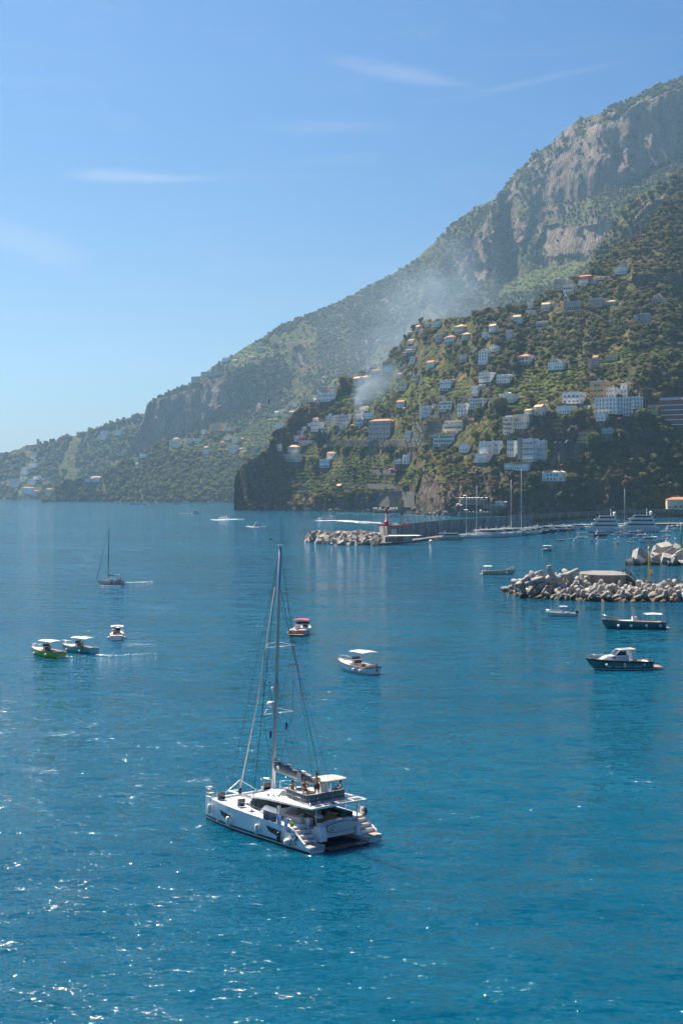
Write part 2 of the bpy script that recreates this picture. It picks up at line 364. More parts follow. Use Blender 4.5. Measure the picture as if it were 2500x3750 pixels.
    me.polygons.foreach_set('use_smooth', np.ones(nq, bool))
    me.update(calc_edges=True)
    a = me.attributes.new('rock', 'FLOAT', 'POINT'); a.data.foreach_set('value', rk.reshape(-1).astype(np.float32))
    a = me.attributes.new('terrace', 'FLOAT', 'POINT'); a.data.foreach_set('value', tt.reshape(-1).astype(np.float32))
    o = bpy.data.objects.new(name, me); link(o); tag(o, kind='structure')
    LAY[name] = dict(xs=xs, PY=PY, D=D, rock=rock, terr=tr, wall=wall, X=X, Z=Z, top=ys_top, yb=yb, obj=o)
    return o
def depth(name, px, py):
    L = LAY[name]; xs = L['xs']
    c = float(np.interp(px, xs, np.arange(len(xs)))); i = min(int(c), len(xs) - 2); f = c - i
    def one(i):
        y = L['PY'][:, i]; return float(np.interp(-py, -y, L['D'][:, i]))
    return one(i) * (1 - f) + one(i + 1) * f
def onh(name, px, py): return P(px, py, depth(name, px, py))
layer('coast_slope', np.arange(-420, 575, 6), SKY_L, lambda x: 1831 + x * 0.004, lambda x, y: F * HC / (y - YH), lambda x, y: 36 + 0 * x, 90,
      noise=(90., 700.), seed=11, jag=5, ribs=[crop(0, 1550, 1.845, [(800, 80), (900, 60), (900, 240), (830, 200)])])
layer('mountain', np.arange(430, 2960, 6), SKY_M, lambda x: np.interp(x, [430, 700, 850, 1100, 1500, 2000, 2400, 3000], [1760, 1680, 1640, 1560, 1420, 1240, 1080, 900]),
      lambda x, y: np.interp(x, [430, 900, 1500, 2500, 3000], [4350, 4100, 3650, 2950, 2850]), lambda x, y: 34 + 8 * (y < 1000), 260,
      noise=(130., 600.), cliffn=(26., 90.), cliffs=CLIFF_M, ribs=RIB_M, terr=TERR_M, seed=21, jag=5, tper=16)
layer('wooded_slope', np.arange(158, 1330, 6), SKY_B, lambda x: np.interp(x, [158, 200, 500, 850, 1400], [1837, 1837, 1839, 1841, 1843]), lambda x, y: F * HC / (y - YH),
      lambda x, y: 33 + 22 * (y > 1800), 130, noise=(70., 420.), seed=31, jag=6, terr=TERR_B, tper=11)
layer('rocky_spur', np.arange(2118, 2960, 6), SKY_R, lambda x: np.interp(x, [2118, 2300, 2500, 2900], [1060, 960, 900, 800]), lambda x, y: 2450 + 0 * x, lambda x, y: 48 + 0 * x, 70,
      noise=(50., 300.), cliffn=(14., 60.), seed=41, jag=7, ribs=[[(2250, 1000), (2350, 730), (2600, 700), (2600, 1000)]])
YB_V = [(856, 1866), (868, 1864), (893, 1868), (1116, 1871), (1387, 1875), (1514, 1881), (1610, 1888), (1753, 1889), (2000, 1890), (2500, 1893), (3000, 1895)]
layer('village_hillside', np.arange(856, 2960, 4.5), SKY_V, lambda x: interp(YB_V, x), lambda x, y: F * HC / (y - YH),
      lambda x, y: 38 + 20 * smoothstep(1600, 1820, y) * smoothstep(1500, 1700, x) - 4 * (y < 1300), 400,
      noise=(38., 260.), cliffn=(15., 30.), cliffs=CLIFF_V, terr=TERR_V, seed=51, jag=5, tper=13)
# ground material: rock on the cliffs, dry soil and scrub elsewhere
def ground_material(dk=1.0):
    m = bpy.data.materials.new('hillside_ground'); m.use_nodes = True; t = m.node_tree; b = t.nodes['Principled BSDF']
    N = t.nodes.new; Lk = t.links.new
    geo = N('ShaderNodeNewGeometry')
    def noise(sc, det=6, vec=None, rough=.6):
        n = N('ShaderNodeTexNoise'); n.inputs['Scale'].default_value = sc; n.inputs['Detail'].default_value = det; n.inputs['Roughness'].default_value = rough
        Lk(vec or geo.outputs['Position'], n.inputs['Vector']); return n.outputs['Fac']
    def ramp(fac, stops, k=1.0):
        stops = [(p, tuple(v * k for v in c)) for p, c in stops]
        r = N('ShaderNodeValToRGB'); el_ = r.color_ramp.elements
        while len(el_) < len(stops): el_.new(.5)
        for e, (p, c) in zip(el_, stops): e.position = p; e.color = (*c, 1)
        Lk(fac, r.inputs[0]); return r.outputs[0]
    mp_ = N('ShaderNodeMapping'); mp_.inputs['Scale'].default_value = (1, 1, .22); Lk(geo.outputs['Position'], mp_.inputs[0])
    rk = ramp(noise(.035, 10, mp_.outputs[0], .72), [(.26, (.070, .055, .040)), (.42, (.19, .14, .105)), (.55, (.32, .235, .175)), (.74, (.46, .35, .28))], dk)
    gr = ramp(noise(.02, 10, None, .7), [(.32, (.045, .055, .012)), (.48, (.10, .105, .025)), (.58, (.17, .14, .05)), (.72, (.28, .19, .085))])
    tg = ramp(noise(.05, 8, None, .7), [(.3, (.06, .08, .016)), (.5, (.115, .13, .028)), (.7, (.20, .17, .06))])
    a1 = N('ShaderNodeAttribute'); a1.attribute_name = 'rock'; a2 = N('ShaderNodeAttribute'); a2.attribute_name = 'terrace'
    m1 = N('ShaderNodeMixRGB'); Lk(a2.outputs['Fac'], m1.inputs[0]); Lk(gr, m1.inputs[1]); Lk(tg, m1.inputs[2])
    # stone where it is steep
    sx = N('ShaderNodeSeparateXYZ'); Lk(geo.outputs['Normal'], sx.inputs[0])
    st = N('ShaderNodeMapRange'); st.inputs['From Min'].default_value = .36; st.inputs['From Max'].default_value = .16; Lk(sx.outputs['Z'], st.inputs['Value'])
    mxx = N('ShaderNodeMath'); mxx.operation = 'MAXIMUM'; Lk(a1.outputs['Fac'], mxx.inputs[0]); Lk(st.outputs[0], mxx.inputs[1])
    nb = N('ShaderNodeMath'); nb.operation = 'MULTIPLY_ADD'; Lk(noise(.05, 5), nb.inputs[0]); nb.inputs[1].default_value = 1.2; nb.inputs[2].default_value = -.6
    sm = N('ShaderNodeMath'); sm.operation = 'ADD'; sm.use_clamp = True; Lk(mxx.outputs[0], sm.inputs[0]); Lk(nb.outputs[0], sm.inputs[1])
    m2 = N('ShaderNodeMixRGB'); Lk(sm.outputs[0], m2.inputs[0]); Lk(m1.outputs[0], m2.inputs[1]); Lk(rk, m2.inputs[2])
    Lk(m2.outputs[0], b.inputs['Base Color']); b.inputs['Roughness'].default_value = .95; b.inputs['Specular IOR Level'].default_value = .1
    bp = N('ShaderNodeBump'); bp.inputs['Strength'].default_value = .9; bp.inputs['Distance'].default_value = 6
    Lk(noise(.09, 12, mp_.outputs[0], .7), bp.inputs['Height'])
    b2 = N('ShaderNodeBump'); b2.inputs['Strength'].default_value = 1.0; b2.inputs['Distance'].default_value = 4
    vo = N('ShaderNodeTexVoronoi'); vo.feature = 'DISTANCE_TO_EDGE'; vo.inputs['Scale'].default_value = .09; vo.inputs['Randomness'].default_value = 1.0
    dv_ = N('ShaderNodeVectorMath'); dv_.operation = 'MULTIPLY_ADD'; nz_ = N('ShaderNodeTexNoise'); nz_.inputs['Scale'].default_value = .12; nz_.inputs['Detail'].default_value = 5; Lk(mp_.outputs[0], nz_.inputs['Vector'])
    Lk(nz_.outputs['Color'], dv_.inputs[0]); dv_.inputs[1].default_value = (14, 14, 14); Lk(mp_.outputs[0], dv_.inputs[2]); Lk(dv_.outputs[0], vo.inputs['Vector'])
    cl = N('ShaderNodeMapRange'); cl.inputs['From Max'].default_value = .18; Lk(vo.outputs['Distance'], cl.inputs['Value']); Lk(cl.outputs[0], b2.inputs['Height'])
    Lk(bp.outputs[0], b2.inputs['Normal']); Lk(b2.outputs[0], b.inputs['Normal'])
    return m
GM = ground_material()
GMV = ground_material(.55)
for k_, L in LAY.items(): L['obj'].data.materials.append(GMV if k_ == 'village_hillside' else GM)
# ---------------------------------------------------------------- sea
def water_material():
    m = bpy.data.materials.new('sea_water'); m.use_nodes = True; t = m.node_tree; b = t.nodes['Principled BSDF']
    N = t.nodes.new; Lk = t.links.new
    geo = N('ShaderNodeNewGeometry')
    b.subsurface_method = 'BURLEY'; b.inputs['Subsurface Weight'].default_value = .8; b.inputs['Subsurface Radius'].default_value = (.5, 1.0, 1.2); b.inputs['Subsurface Scale'].default_value = 2.0
    b.inputs['Roughness'].default_value = .06; b.inputs['IOR'].default_value = 1.333; b.inputs['Specular IOR Level'].default_value = .21
    n0 = N('ShaderNodeTexNoise'); n0.inputs['Scale'].default_value = .006; n0.inputs['Detail'].default_value = 4; Lk(geo.outputs['Position'], n0.inputs['Vector'])
    r = N('ShaderNodeValToRGB'); r.color_ramp.elements[0].position = .35; r.color_ramp.elements[0].color = (.0001, .056, .108, 1); r.color_ramp.elements[1].position = .65; r.color_ramp.elements[1].color = (.0002, .082, .142, 1)
    Lk(n0.outputs['Fac'], r.inputs[0]); Lk(r.outputs[0], b.inputs['Base Color'])
    # slopes of swell, chop and ripples, added up and used as the surface normal
    prev = None
    for sc, k, rot, sq in ((.045, .34, 14, 2.4), (.16, .70, -10, 2.6), (.5, .85, 14, 2.3), (1.7, 1.25, -12, 1.8), (6.5, 1.3, 30, 1.4)):
        mp_ = N('ShaderNodeMapping'); mp_.inputs['Rotation'].default_value = (0, 0, R(rot)); mp_.inputs['Scale'].default_value = (1, sq, 1); mp_.inputs['Location'].default_value = (sc * 900, 31, 7)
        Lk(geo.outputs['Position'], mp_.inputs[0])
        n = N('ShaderNodeTexNoise'); n.inputs['Scale'].default_value = sc; n.inputs['Detail'].default_value = 2; n.inputs['Roughness'].default_value = .5; n.inputs['Distortion'].default_value = .3
        Lk(mp_.outputs[0], n.inputs['Vector'])
        sb = N('ShaderNodeVectorMath'); sb.operation = 'SUBTRACT'; sb.inputs[1].default_value = (.5, .5, .5); Lk(n.outputs['Color'], sb.inputs[0])
        ml = N('ShaderNodeVectorMath'); ml.operation = 'MULTIPLY'; ml.inputs[1].default_value = (k, k * 1.25, 0); Lk(sb.outputs[0], ml.inputs[0])
        if prev:
            ad = N('ShaderNodeVectorMath'); ad.operation = 'ADD'; Lk(prev, ad.inputs[0]); Lk(ml.outputs[0], ad.inputs[1]); prev = ad.outputs[0]
        else: prev = ml.outputs[0]
    ad = N('ShaderNodeVectorMath'); ad.operation = 'ADD'; Lk(prev, ad.inputs[0]); ad.inputs[1].default_value = (0, 0, 1)
    nn = N('ShaderNodeVectorMath'); nn.operation = 'NORMALIZE'; Lk(ad.outputs[0], nn.inputs[0]); Lk(nn.outputs[0], b.inputs['Normal'])
    return m
WM = water_material()
mb = MB(); mb.add([(-9000, -60, 0), (9000, -60, 0), (9000, 14000, 0), (-9000, 14000, 0)], [(0, 1, 2, 3)])
tag(mb.build('sea', WM), kind='structure')
# ---------------------------------------------------------------- haze
hm = bpy.data.materials.new('sea_haze'); hm.use_nodes = True; ht = hm.node_tree; ht.nodes.remove(ht.nodes['Principled BSDF'])
pv = ht.nodes.new('ShaderNodeVolumePrincipled'); pv.inputs['Color'].default_value = (.40, .70, 1.0, 1); pv.inputs['Density'].default_value = 7.0e-5; pv.inputs['Anisotropy'].default_value = .55
ht.links.new(pv.outputs[0], ht.nodes['Material Output'].inputs['Volume'])
zlo = min(float(np.min([v.co.z for v in L['obj'].data.vertices])) for L in LAY.values()); zhi = max(float(L['Z'].max()) for L in LAY.values()) + 30
mb = MB(); mb.box((0, 6900, (zhi + zlo - 1) / 2), (18400, 14600, zhi - zlo + 1)); hz = mb.build('haze', hm); tag(hz, kind='stuff')
# ---------------------------------------------------------------- vegetation
def foliage(name, stops, trans=.35):
    m = bpy.data.materials.new(name); m.use_nodes = True; t = m.node_tree; b = t.nodes['Principled BSDF']
    N = t.nodes.new; Lk = t.links.new
    oi = N('ShaderNodeObjectInfo'); tcn = N('ShaderNodeTexCoord')
    n = N('ShaderNodeTexNoise'); n.inputs['Scale'].default_value = 1.1; n.inputs['Detail'].default_value = 8; n.inputs['Roughness'].default_value = .8; Lk(tcn.outputs['Object'], n.inputs['Vector'])
    a = N('ShaderNodeMath'); a.operation = 'MULTIPLY_ADD'; a.inputs[1].default_value = .55; Lk(n.outputs['Fac'], a.inputs[0])
    a2 = N('ShaderNodeMath'); a2.operation = 'MULTIPLY'; a2.inputs[1].default_value = .62; Lk(oi.outputs['Random'], a2.inputs[0]); Lk(a2.outputs[0], a.inputs[2])
    r = N('ShaderNodeValToRGB'); el_ = r.color_ramp.elements
    while len(el_) < len(stops): el_.new(.5)
    for e, (p, c) in zip(el_, stops): e.position = p; e.color = (*c, 1)
    Lk(a.outputs[0], r.inputs[0]); Lk(r.outputs[0], b.inputs['Base Color'])
    b.inputs['Roughness'].default_value = .7; b.inputs['Specular IOR Level'].default_value = .25
    tr = N('ShaderNodeBsdfTranslucent'); Lk(r.outputs[0], tr.inputs['Color'])
    mx = N('ShaderNodeMixShader'); mx.inputs[0].default_value = trans
    Lk(b.outputs[0], mx.inputs[1]); Lk(tr.outputs[0], mx.inputs[2]); Lk(mx.outputs[0], t.nodes['Material Output'].inputs[0])
    bp = N('ShaderNodeBump'); bp.inputs['Strength'].default_value = 1; bp.inputs['Distance'].default_value = .5; Lk(n.outputs['Fac'], bp.inputs['Height']); Lk(bp.outputs[0], b.inputs['Normal'])
    MATS[name] = m; return m
FOL = foliage('tree_foliage', [(.2, (.028, .036, .007)), (.42, (.090, .102, .013)), (.65, (.15, .145, .022)), (.9, (.23, .19, .035))])
VINE = foliage('vine_foliage', [(.15, (.06, .095, .009)), (.5, (.135, .175, .018)), (.9, (.22, .24, .035))])
SCRUB = foliage('scrub_foliage', [(.15, (.035, .045, .010)), (.45, (.095, .085, .020)), (.7, (.16, .115, .034)), (.9, (.26, .14, .045))])
DARKF = foliage('cypress_foliage', [(.2, (.008, .016, .007)), (.6, (.018, .030, .012)), (.9, (.035, .045, .018))], .1)
BARK = mat('bark', (.09, .06, .04), .9)
def crown_mb(seed, rx=1., rz=.8, sub=2, rough=.45, leaves=120, leaf=.16, trunk=True, mb=None, lumps=7, c=(0, 0, .75)):
    rnd = random.Random(seed); mb = mb or MB()
    for k in range(lumps):
        a = rnd.uniform(0, 6.28); h = rnd.uniform(-.45, .55); rr = rnd.uniform(.15, .62) * rx
        r = rnd.uniform(.34, .58) * (1 - .25 * abs(h)) if k else .62
        cc = Vector((c[0] + math.cos(a) * rr, c[1] + math.sin(a) * rr, c[2] + h * rz)) if k else Vector(c)
        bm = bmesh.new(); bmesh.ops.create_icosphere(bm, subdivisions=sub, radius=1)
        vs = []
        for v in bm.verts:
            d = v.co.normalized(); q = 1 + rough * (rnd.random() - .5)
            vs.append(cc + Vector((d.x * r * rx * q, d.y * r * rx * q, d.z * r * rz * q)))
        mb.add(vs, [[v.index for v in f.verts] for f in bm.faces]); bm.free()
    for k in range(leaves):
        a = rnd.uniform(0, 6.28); b = math.acos(rnd.uniform(-.6, 1)); d = Vector((math.sin(b) * math.cos(a), math.sin(b) * math.sin(a), math.cos(b)))
        q = rnd.uniform(.8, 1.12); cc = Vector(c) + Vector((d.x * rx * q * .95, d.y * rx * q * .95, d.z * rz * q * .95))
        u = Vector((rnd.gauss(0, 1), rnd.gauss(0, 1), rnd.gauss(0, 1))).normalized(); w_ = u.orthogonal().normalized()
        s = leaf * rnd.uniform(.6, 1.4); mb.add([cc + u * s, cc - u * s * .5 + w_ * s * .8, cc - u * s * .5 - w_ * s * .8], [(0, 1, 2)])
    return mb
PROTO = {}
def proto(name, m, tr=True, **k):
    mb = MB(); mb.use(m); crown_mb(mb=mb, **k)
    if tr: mb.use(BARK); mb.tube([(0, 0, -.8), (.03, 0, .1), (0, .02, .6)], .09, 5, .05)
    me = mb.mesh(name, None, False); PROTO[name] = me; return me
TREES = [proto('broad_tree_%s' % 'abcd'[i], FOL, seed=i, rx=1., rz=(.75, .85, .7, 1.0)[i]) for i in range(4)]
BUSHES = [proto('scrub_bush_%s' % 'abc'[i], SCRUB, tr=False, seed=20 + i, rx=1., rz=.6, lumps=5, leaves=90, c=(0, 0, .35)) for i in range(3)]
VINES = [proto('vine_bush_%s' % 'ab'[i], VINE, tr=False, seed=30 + i, rx=1.3, rz=.45, lumps=6, leaves=110, c=(0, 0, .3)) for i in range(2)]
def cypress_mesh():
    rnd = random.Random(5); mb = MB().use(DARKF); n = 9; m = 16; vs = []; fs = []
    for j in range(m + 1):
        z = j / m; r = .16 * math.sin(math.pi * (z * .86 + .14)) ** .8
        for k in range(n):
            q = r * rnd.uniform(.7, 1.25); a = 2 * math.pi * k / n; vs.append((q * math.cos(a), q * math.sin(a), z))
    for j in range(m):
        for k in range(n): fs.append((j * n + k, j * n + (k + 1) % n, (j + 1) * n + (k + 1) % n, (j + 1) * n + k))
    mb.add(vs, fs)
    for k in range(160):
        z = rnd.random(); r = .17 * math.sin(math.pi * (z * .86 + .14)) ** .8; a = rnd.uniform(0, 6.28); p = Vector((r * math.cos(a), r * math.sin(a), z))
        mb.add([p + Vector((0, 0, .05)), p + Vector((.02, .01, -.01)), p + Vector((-.02, .01, -.01))], [(0, 1, 2)])
    return mb.mesh('cypress', None, False)
CYP = cypress_mesh()
ZONES = []      # rectangles in photo px kept free of trees (buildings)
def scatter(lname, spacing, want, jitter=.5, seed=0):
    """points spread over a slope, about one per spacing^2 square metres of its surface"""
    L = LAY[lname]; X, D, Z = L['X'], L['D'], L['Z']; rng = np.random.default_rng(seed)
    dx = X[:-1, 1:] - X[:-1, :-1]; dd = D[1:, :-1] - D[:-1, :-1]; dz = Z[1:, :-1] - Z[:-1, :-1]
    area = np.abs(dx) * np.sqrt(dd ** 2 + dz ** 2)
    p = np.clip(area / spacing ** 2, 0, .9) * want(L)[:-1, :-1]
    n = (rng.random(p.shape) < p)
    r, c = np.nonzero(n); fr = rng.random(len(r)); fc = rng.random(len(r))
    def bl(A): return (A[r, c] * (1 - fc) + A[r, c + 1] * fc) * (1 - fr) + (A[r + 1, c] * (1 - fc) + A[r + 1, c + 1] * fc) * fr
    pts = np.stack([bl(X), bl(D), bl(Z)], -1)
    PXx = np.repeat(L['xs'][None], L['PY'].shape[0], 0); ppx = bl(PXx); ppy = bl(L['PY'])
    keep = np.ones(len(r), bool)
    for (x0, y0, x1, y1) in ZONES: keep &= ~((ppx > x0 - 3) & (ppx < x1 + 3) & (ppy > y0 - 2) & (ppy < y1 + 5))
    return pts[keep], ppx[keep], ppy[keep]
def gn_instances(name, pts, scales, meshes, label):
    """one object of stuff: instances the given meshes on points"""
    n = len(pts); rng = np.random.default_rng(3)
    me = bpy.data.meshes.new(name); me.vertices.add(n); me.vertices.foreach_set('co', pts.reshape(-1).astype(np.float32))
    a = me.attributes.new('sc', 'FLOAT', 'POINT'); a.data.foreach_set('value', scales.astype(np.float32))
    a = me.attributes.new('rz', 'FLOAT_VECTOR', 'POINT'); rr = np.zeros((n, 3)); rr[:, 2] = rng.random(n) * 6.28; rr[:, 0] = rng.normal(0, .08, n); a.data.foreach_set('vector', rr.reshape(-1).astype(np.float32))
    a = me.attributes.new('idx', 'INT', 'POINT'); a.data.foreach_set('value', rng.integers(0, len(meshes), n).astype(np.int32))
    o = bpy.data.objects.new(name, me); link(o)
    col = bpy.data.collections.new(name + '_kinds')
    for q in meshes:
        oo = bpy.data.objects.new(q.name, q); col.objects.link(oo)
    ng = bpy.data.node_groups.new(name, 'GeometryNodeTree')
    ng.interface.new_socket('Geometry', in_out='INPUT', socket_type='NodeSocketGeometry'); ng.interface.new_socket('Geometry', in_out='OUTPUT', socket_type='NodeSocketGeometry')
    gi = ng.nodes.new('NodeGroupInput'); go = ng.nodes.new('NodeGroupOutput'); ip = ng.nodes.new('GeometryNodeInstanceOnPoints')
    ci = ng.nodes.new('GeometryNodeCollectionInfo'); ci.inputs['Collection'].default_value = col; ci.inputs['Separate Children'].default_value = True; ci.inputs['Reset Children'].default_value = True
    def attr(nm, ty):
        q = ng.nodes.new('GeometryNodeInputNamedAttribute'); q.data_type = ty; q.inputs['Name'].default_value = nm; return q.outputs['Attribute']
    L = ng.links.new
    L(gi.outputs[0], ip.inputs['Points']); L(ci.outputs[0], ip.inputs['Instance']); ip.inputs['Pick Instance'].default_value = True
    L(attr('idx', 'INT'), ip.inputs['Instance Index']); L(attr('sc', 'FLOAT'), ip.inputs['Scale'])
    L(attr('rz', 'FLOAT_VECTOR'), ip.inputs['Rotation']); L(ip.outputs[0], go.inputs[0])
    md = o.modifiers.new('scatter', 'NODES'); md.node_group = ng
    return tag(o, label, None, None, 'stuff')
def plant_hills():
    rng = np.random.default_rng(1)
    def notrock(L): return (L['rock'] < .5) * (L['terr'] < .5)
    def nz(L, s, sc=55., th=-.25): return fbm(L['X'] / sc, L['Z'] / sc, L['X'] * 0, 3, s) > th
    # distant slopes
    pts, a, b = scatter('coast_slope', 12, lambda L: notrock(L) * nz(L, 1), seed=1); s1 = rng.uniform(4, 9, len(pts)); P1 = pts
    pts, a, b = scatter('mountain', 7.2, lambda L: notrock(L) * nz(L, 2, 120, -.30) + .02 * (L['rock'] > .5), seed=2); s2 = rng.uniform(1.8, 4.6, len(pts)); P2 = pts
    pts, a, b = scatter('rocky_spur', 8.5, lambda L: notrock(L) * nz(L, 2) * .8, seed=3); s3 = rng.uniform(2.2, 5.5, len(pts)); P3 = pts
    gn_instances('mountain_woods', np.concatenate([P1, P2, P3]), np.concatenate([s1, s2, s3]), TREES, 'dense distant woods covering the hazy mountain and far coast')
    pts, a, b = scatter('wooded_slope', 8.5, lambda L: notrock(L), seed=4)
    gn_instances('coastal_woods', pts, rng.uniform(3.5, 7.5, len(pts)), TREES, 'dark woods on the middle slope left of the village')
    # scrub on the rock and dry ground
    A, a, b = scatter('mountain', 11, lambda L: .10 * (L['rock'] > .5) + .3 * notrock(L), seed=5); sa = rng.uniform(2.5, 6, len(A))
    B, a, b = scatter('village_hillside', 5.0, lambda L: .95 * (L['rock'] > .5) * nz(L, 15, 18, -.28) + .6 * notrock(L), seed=6); sb = rng.uniform(1.2, 3.4, len(B))
    gn_instances('scrub', np.concatenate([A, B]), np.concatenate([sa, sb]), BUSHES, 'brownish green scrub clinging to the cliffs and dry ground')
    # vines and hedges on the terraces
    A, a, b = scatter('village_hillside', 3.6, lambda L: (L['terr'] > .5) * (L['rock'] < .5) * (1.0 * ~L['wall'] + .12), seed=7)
    B, a, b = scatter('wooded_slope', 5, lambda L: (L['terr'] > .5) * (1.0 * ~L['wall'] + .05), seed=8)
    C, a, b = scatter('mountain', 8, lambda L: (L['terr'] > .5) * (1.0 * ~L['wall']) * .6, seed=9)
    gn_instances('vineyard_rows', np.concatenate([A, B, C]), np.concatenate([rng.uniform(1.1, 2.2, len(A)), rng.uniform(1.5, 3., len(B)), rng.uniform(2, 4, len(C))]), VINES, 'bright green vine and lemon rows on the terraces')
    # village hillside trees: the 300 largest to the eye stand alone, the rest is one wood
    pts, a, b = scatter('village_hillside', 6.4, lambda L: notrock(L) * np.maximum(nz(L, 12, 45, -.42), (L['xs'] < 1000)[None] * 1.0) + .10 * (L['rock'] > .5) + .10 * (L['terr'] > .5), seed=10)
    sc = rng.uniform(1.9, 4.6, len(pts)) * (1 + .25 * fbm(pts[:, 0] / 40, pts[:, 2] / 40, pts[:, 0] * 0, 2, 5))
    size = sc / pts[:, 1]; size[(a > 2495) | (a < 870)] = 0
    order = np.argsort(-size); big = order[:290]; rest = order[290:]
    for k, i in enumerate(big):
        o = inst(TREES[k % 4], 'broadleaf_tree', None, tuple(pts[i]), (0, 0, rng.random() * 6.28), float(sc[i]))
        tag(o, 'rounded dark green tree among its like on the village hillside', 'tree', 'trees scattered over the village hillside')
    gn_instances('hillside_woods', pts[rest], sc[rest], TREES, 'mixed olive and broadleaf wood between the village houses')
# ---------------------------------------------------------------- buildings
def wallm(name, c): return mat('plaster_' + name, c, .85, var=.16, scale=.25, streak=True, spec=.2, coords='Object')
WALLC = dict(w=wallm('white', (.92, .88, .81)), b=wallm('pale_blue_white', (.88, .88, .86)), c=wallm('cream', (.80, .69, .50)), p=wallm('pink', (.70, .47, .39)),
             q=wallm('pale_pink', (.78, .66, .62)), o=wallm('ochre', (.62, .40, .19)), g=wallm('grey', (.46, .43, .38)), r=wallm('red', (.42, .13, .08)), t=wallm('turquoise', (.25, .62, .68)),
             y=wallm('yellow', (.70, .56, .26)), s=mat('rubble_stone', (.17, .145, .115), .95, var=.5, scale=.5, bump=.6, bscale=2.), k=wallm('rose', (.60, .38, .32)))
TILE = mat('roof_tile', (.55, .22, .10), .85, var=.35, scale=1.2, bump=.5, bscale=3.)
TILEP = mat('pale_roof_tile', (.66, .44, .26), .85, var=.25, scale=1.2, bump=.5, bscale=3.)
ROOFW = mat('roof_render', (.72, .66, .60), .9, var=.2, scale=.6)
GLASSD = mat('window_dark', (.022, .026, .032), .12, var=.3, scale=.5)
SHUT = {'n': mat('shutter_brown', (.10, .065, .04), .7), 'G': mat('shutter_green', (.03, .13, .09), .6), 'B': mat('shutter_blue', (.03, .15, .32), .6)}
TRIM = mat('stone_trim', (.74, .70, .64), .8, var=.1)
RAIL = mat('railing_iron', (.06, .06, .07), .5)
WMESH = {}
def window_mesh(w, h, arch, sh):
    key = (round(w, 1), round(h, 1), arch, sh)
    if key in WMESH: return WMESH[key]
    w, h = key[0], key[1]; mb = MB(); mb.use(GLASSD)
    if arch:
        n = 7; pts = [(-w / 2, 0), (w / 2, 0)] + [(w / 2 * math.cos(math.pi * i / n), h - w / 2 + w / 2 * math.sin(math.pi * i / n)) for i in range(n + 1)]
        mb.add([(x, -.05, z) for x, z in pts], [tuple(range(len(pts)))])
        mb.use(TRIM); k = 1.18; ins = pts[2:]
        for i in range(len(ins) - 1):
            (a, b), (c, d) = ins[i], ins[i + 1]
            f = lambda x, z: (x * k, (z - (h - w / 2)) * k + h - w / 2)
            A, Bq = f(a, b), f(c, d); mb.add([(a, -.1, b), (c, -.1, d), (Bq[0], -.1, Bq[1]), (A[0], -.1, A[1])], [(0, 1, 2, 3)])
    else:
        mb.box((0, -.03, h / 2), (w, .06, h))
        mb.use(TRIM); mb.box((0, -.07, h + .09), (w + .35, .14, .18)); mb.box((0, -.08, -.06), (w + .35, .18, .12))
        mb.box((0, -.05, h / 2), (.07, .1, h))
    if sh in SHUT and not arch:
        mb.use(SHUT[sh])
        for s in (-1, 1): mb.box((s * (w / 2 + w * .22), -.1, h / 2), (w * .42, .1, h * .98))
    WMESH[key] = mb.mesh('window', None, False); return WMESH[key]
def facade(body, me_fn, w, z0, z1, rows, cols, place, opts, rnd, parent):
    """windows and balconies on one face; place(u, z) gives the local point, rz the facing"""
    if rows < 1 or cols < 1: return
    fl = (z1 - z0) / rows
    sh = next((c for c in opts if c in 'nGB'), '')
    for r in range(rows):
        for c in range(cols):
            if rnd.random() < (.22 if 'R' in opts else .07): continue
            u = (c + .5) / cols * w - w / 2; ww = min(1.25, w / cols * .36); hh = min(1.9, fl * .5) * rnd.choice((1, 1, .8, 1.15)); u += rnd.uniform(-.08, .08) * w / cols
            a = ('a' in opts) or ('A' in opts and r == 0)
            if a: ww = min(w / cols * .66, 3.2); hh = min(fl * .74, max(2.4, ww))
            elif sh: ww = min(ww, w / cols * .4)
            zz = z0 + fl * r + fl * .18 if not a else z0 + fl * r + .15
            me = window_mesh(ww, hh, a, sh); loc, rz = place(u, zz)
            inst(me, 'window', parent, loc, (0, 0, rz))
        if 'b' in opts and (r > 0 or 'F' in opts):
            mb = MB(); zz = z0 + fl * r + .05; mb.use(TRIM)
            p, rz = place(0, zz); c, s = math.cos(rz), math.sin(rz)
            mb.box((p[0] + s * .55, p[1] - c * .55, zz), (w * .92, 1.1, .16), rz=rz)
            mb.use(WALLC['w'] if 'W' in opts else RAIL)
            ox, oy = p[0] + s * 1.05, p[1] - c * 1.05
            if 'W' in opts: mb.box((ox, oy, zz + .5), (w * .92, .1, .9), rz=rz)
            else:
                mb.box((ox, oy, zz + 1.0), (w * .92, .06, .07), rz=rz)
                n = max(4, int(w * .92 / 1.0))
                for i in range(n + 1):
                    u = -w * .46 + w * .92 * i / n; mb.box((ox + c * u, oy + s * u, zz + .5), (.05, .05, 1.0), rz=rz)
            mb.build('balcony', None, parent, fix=False)
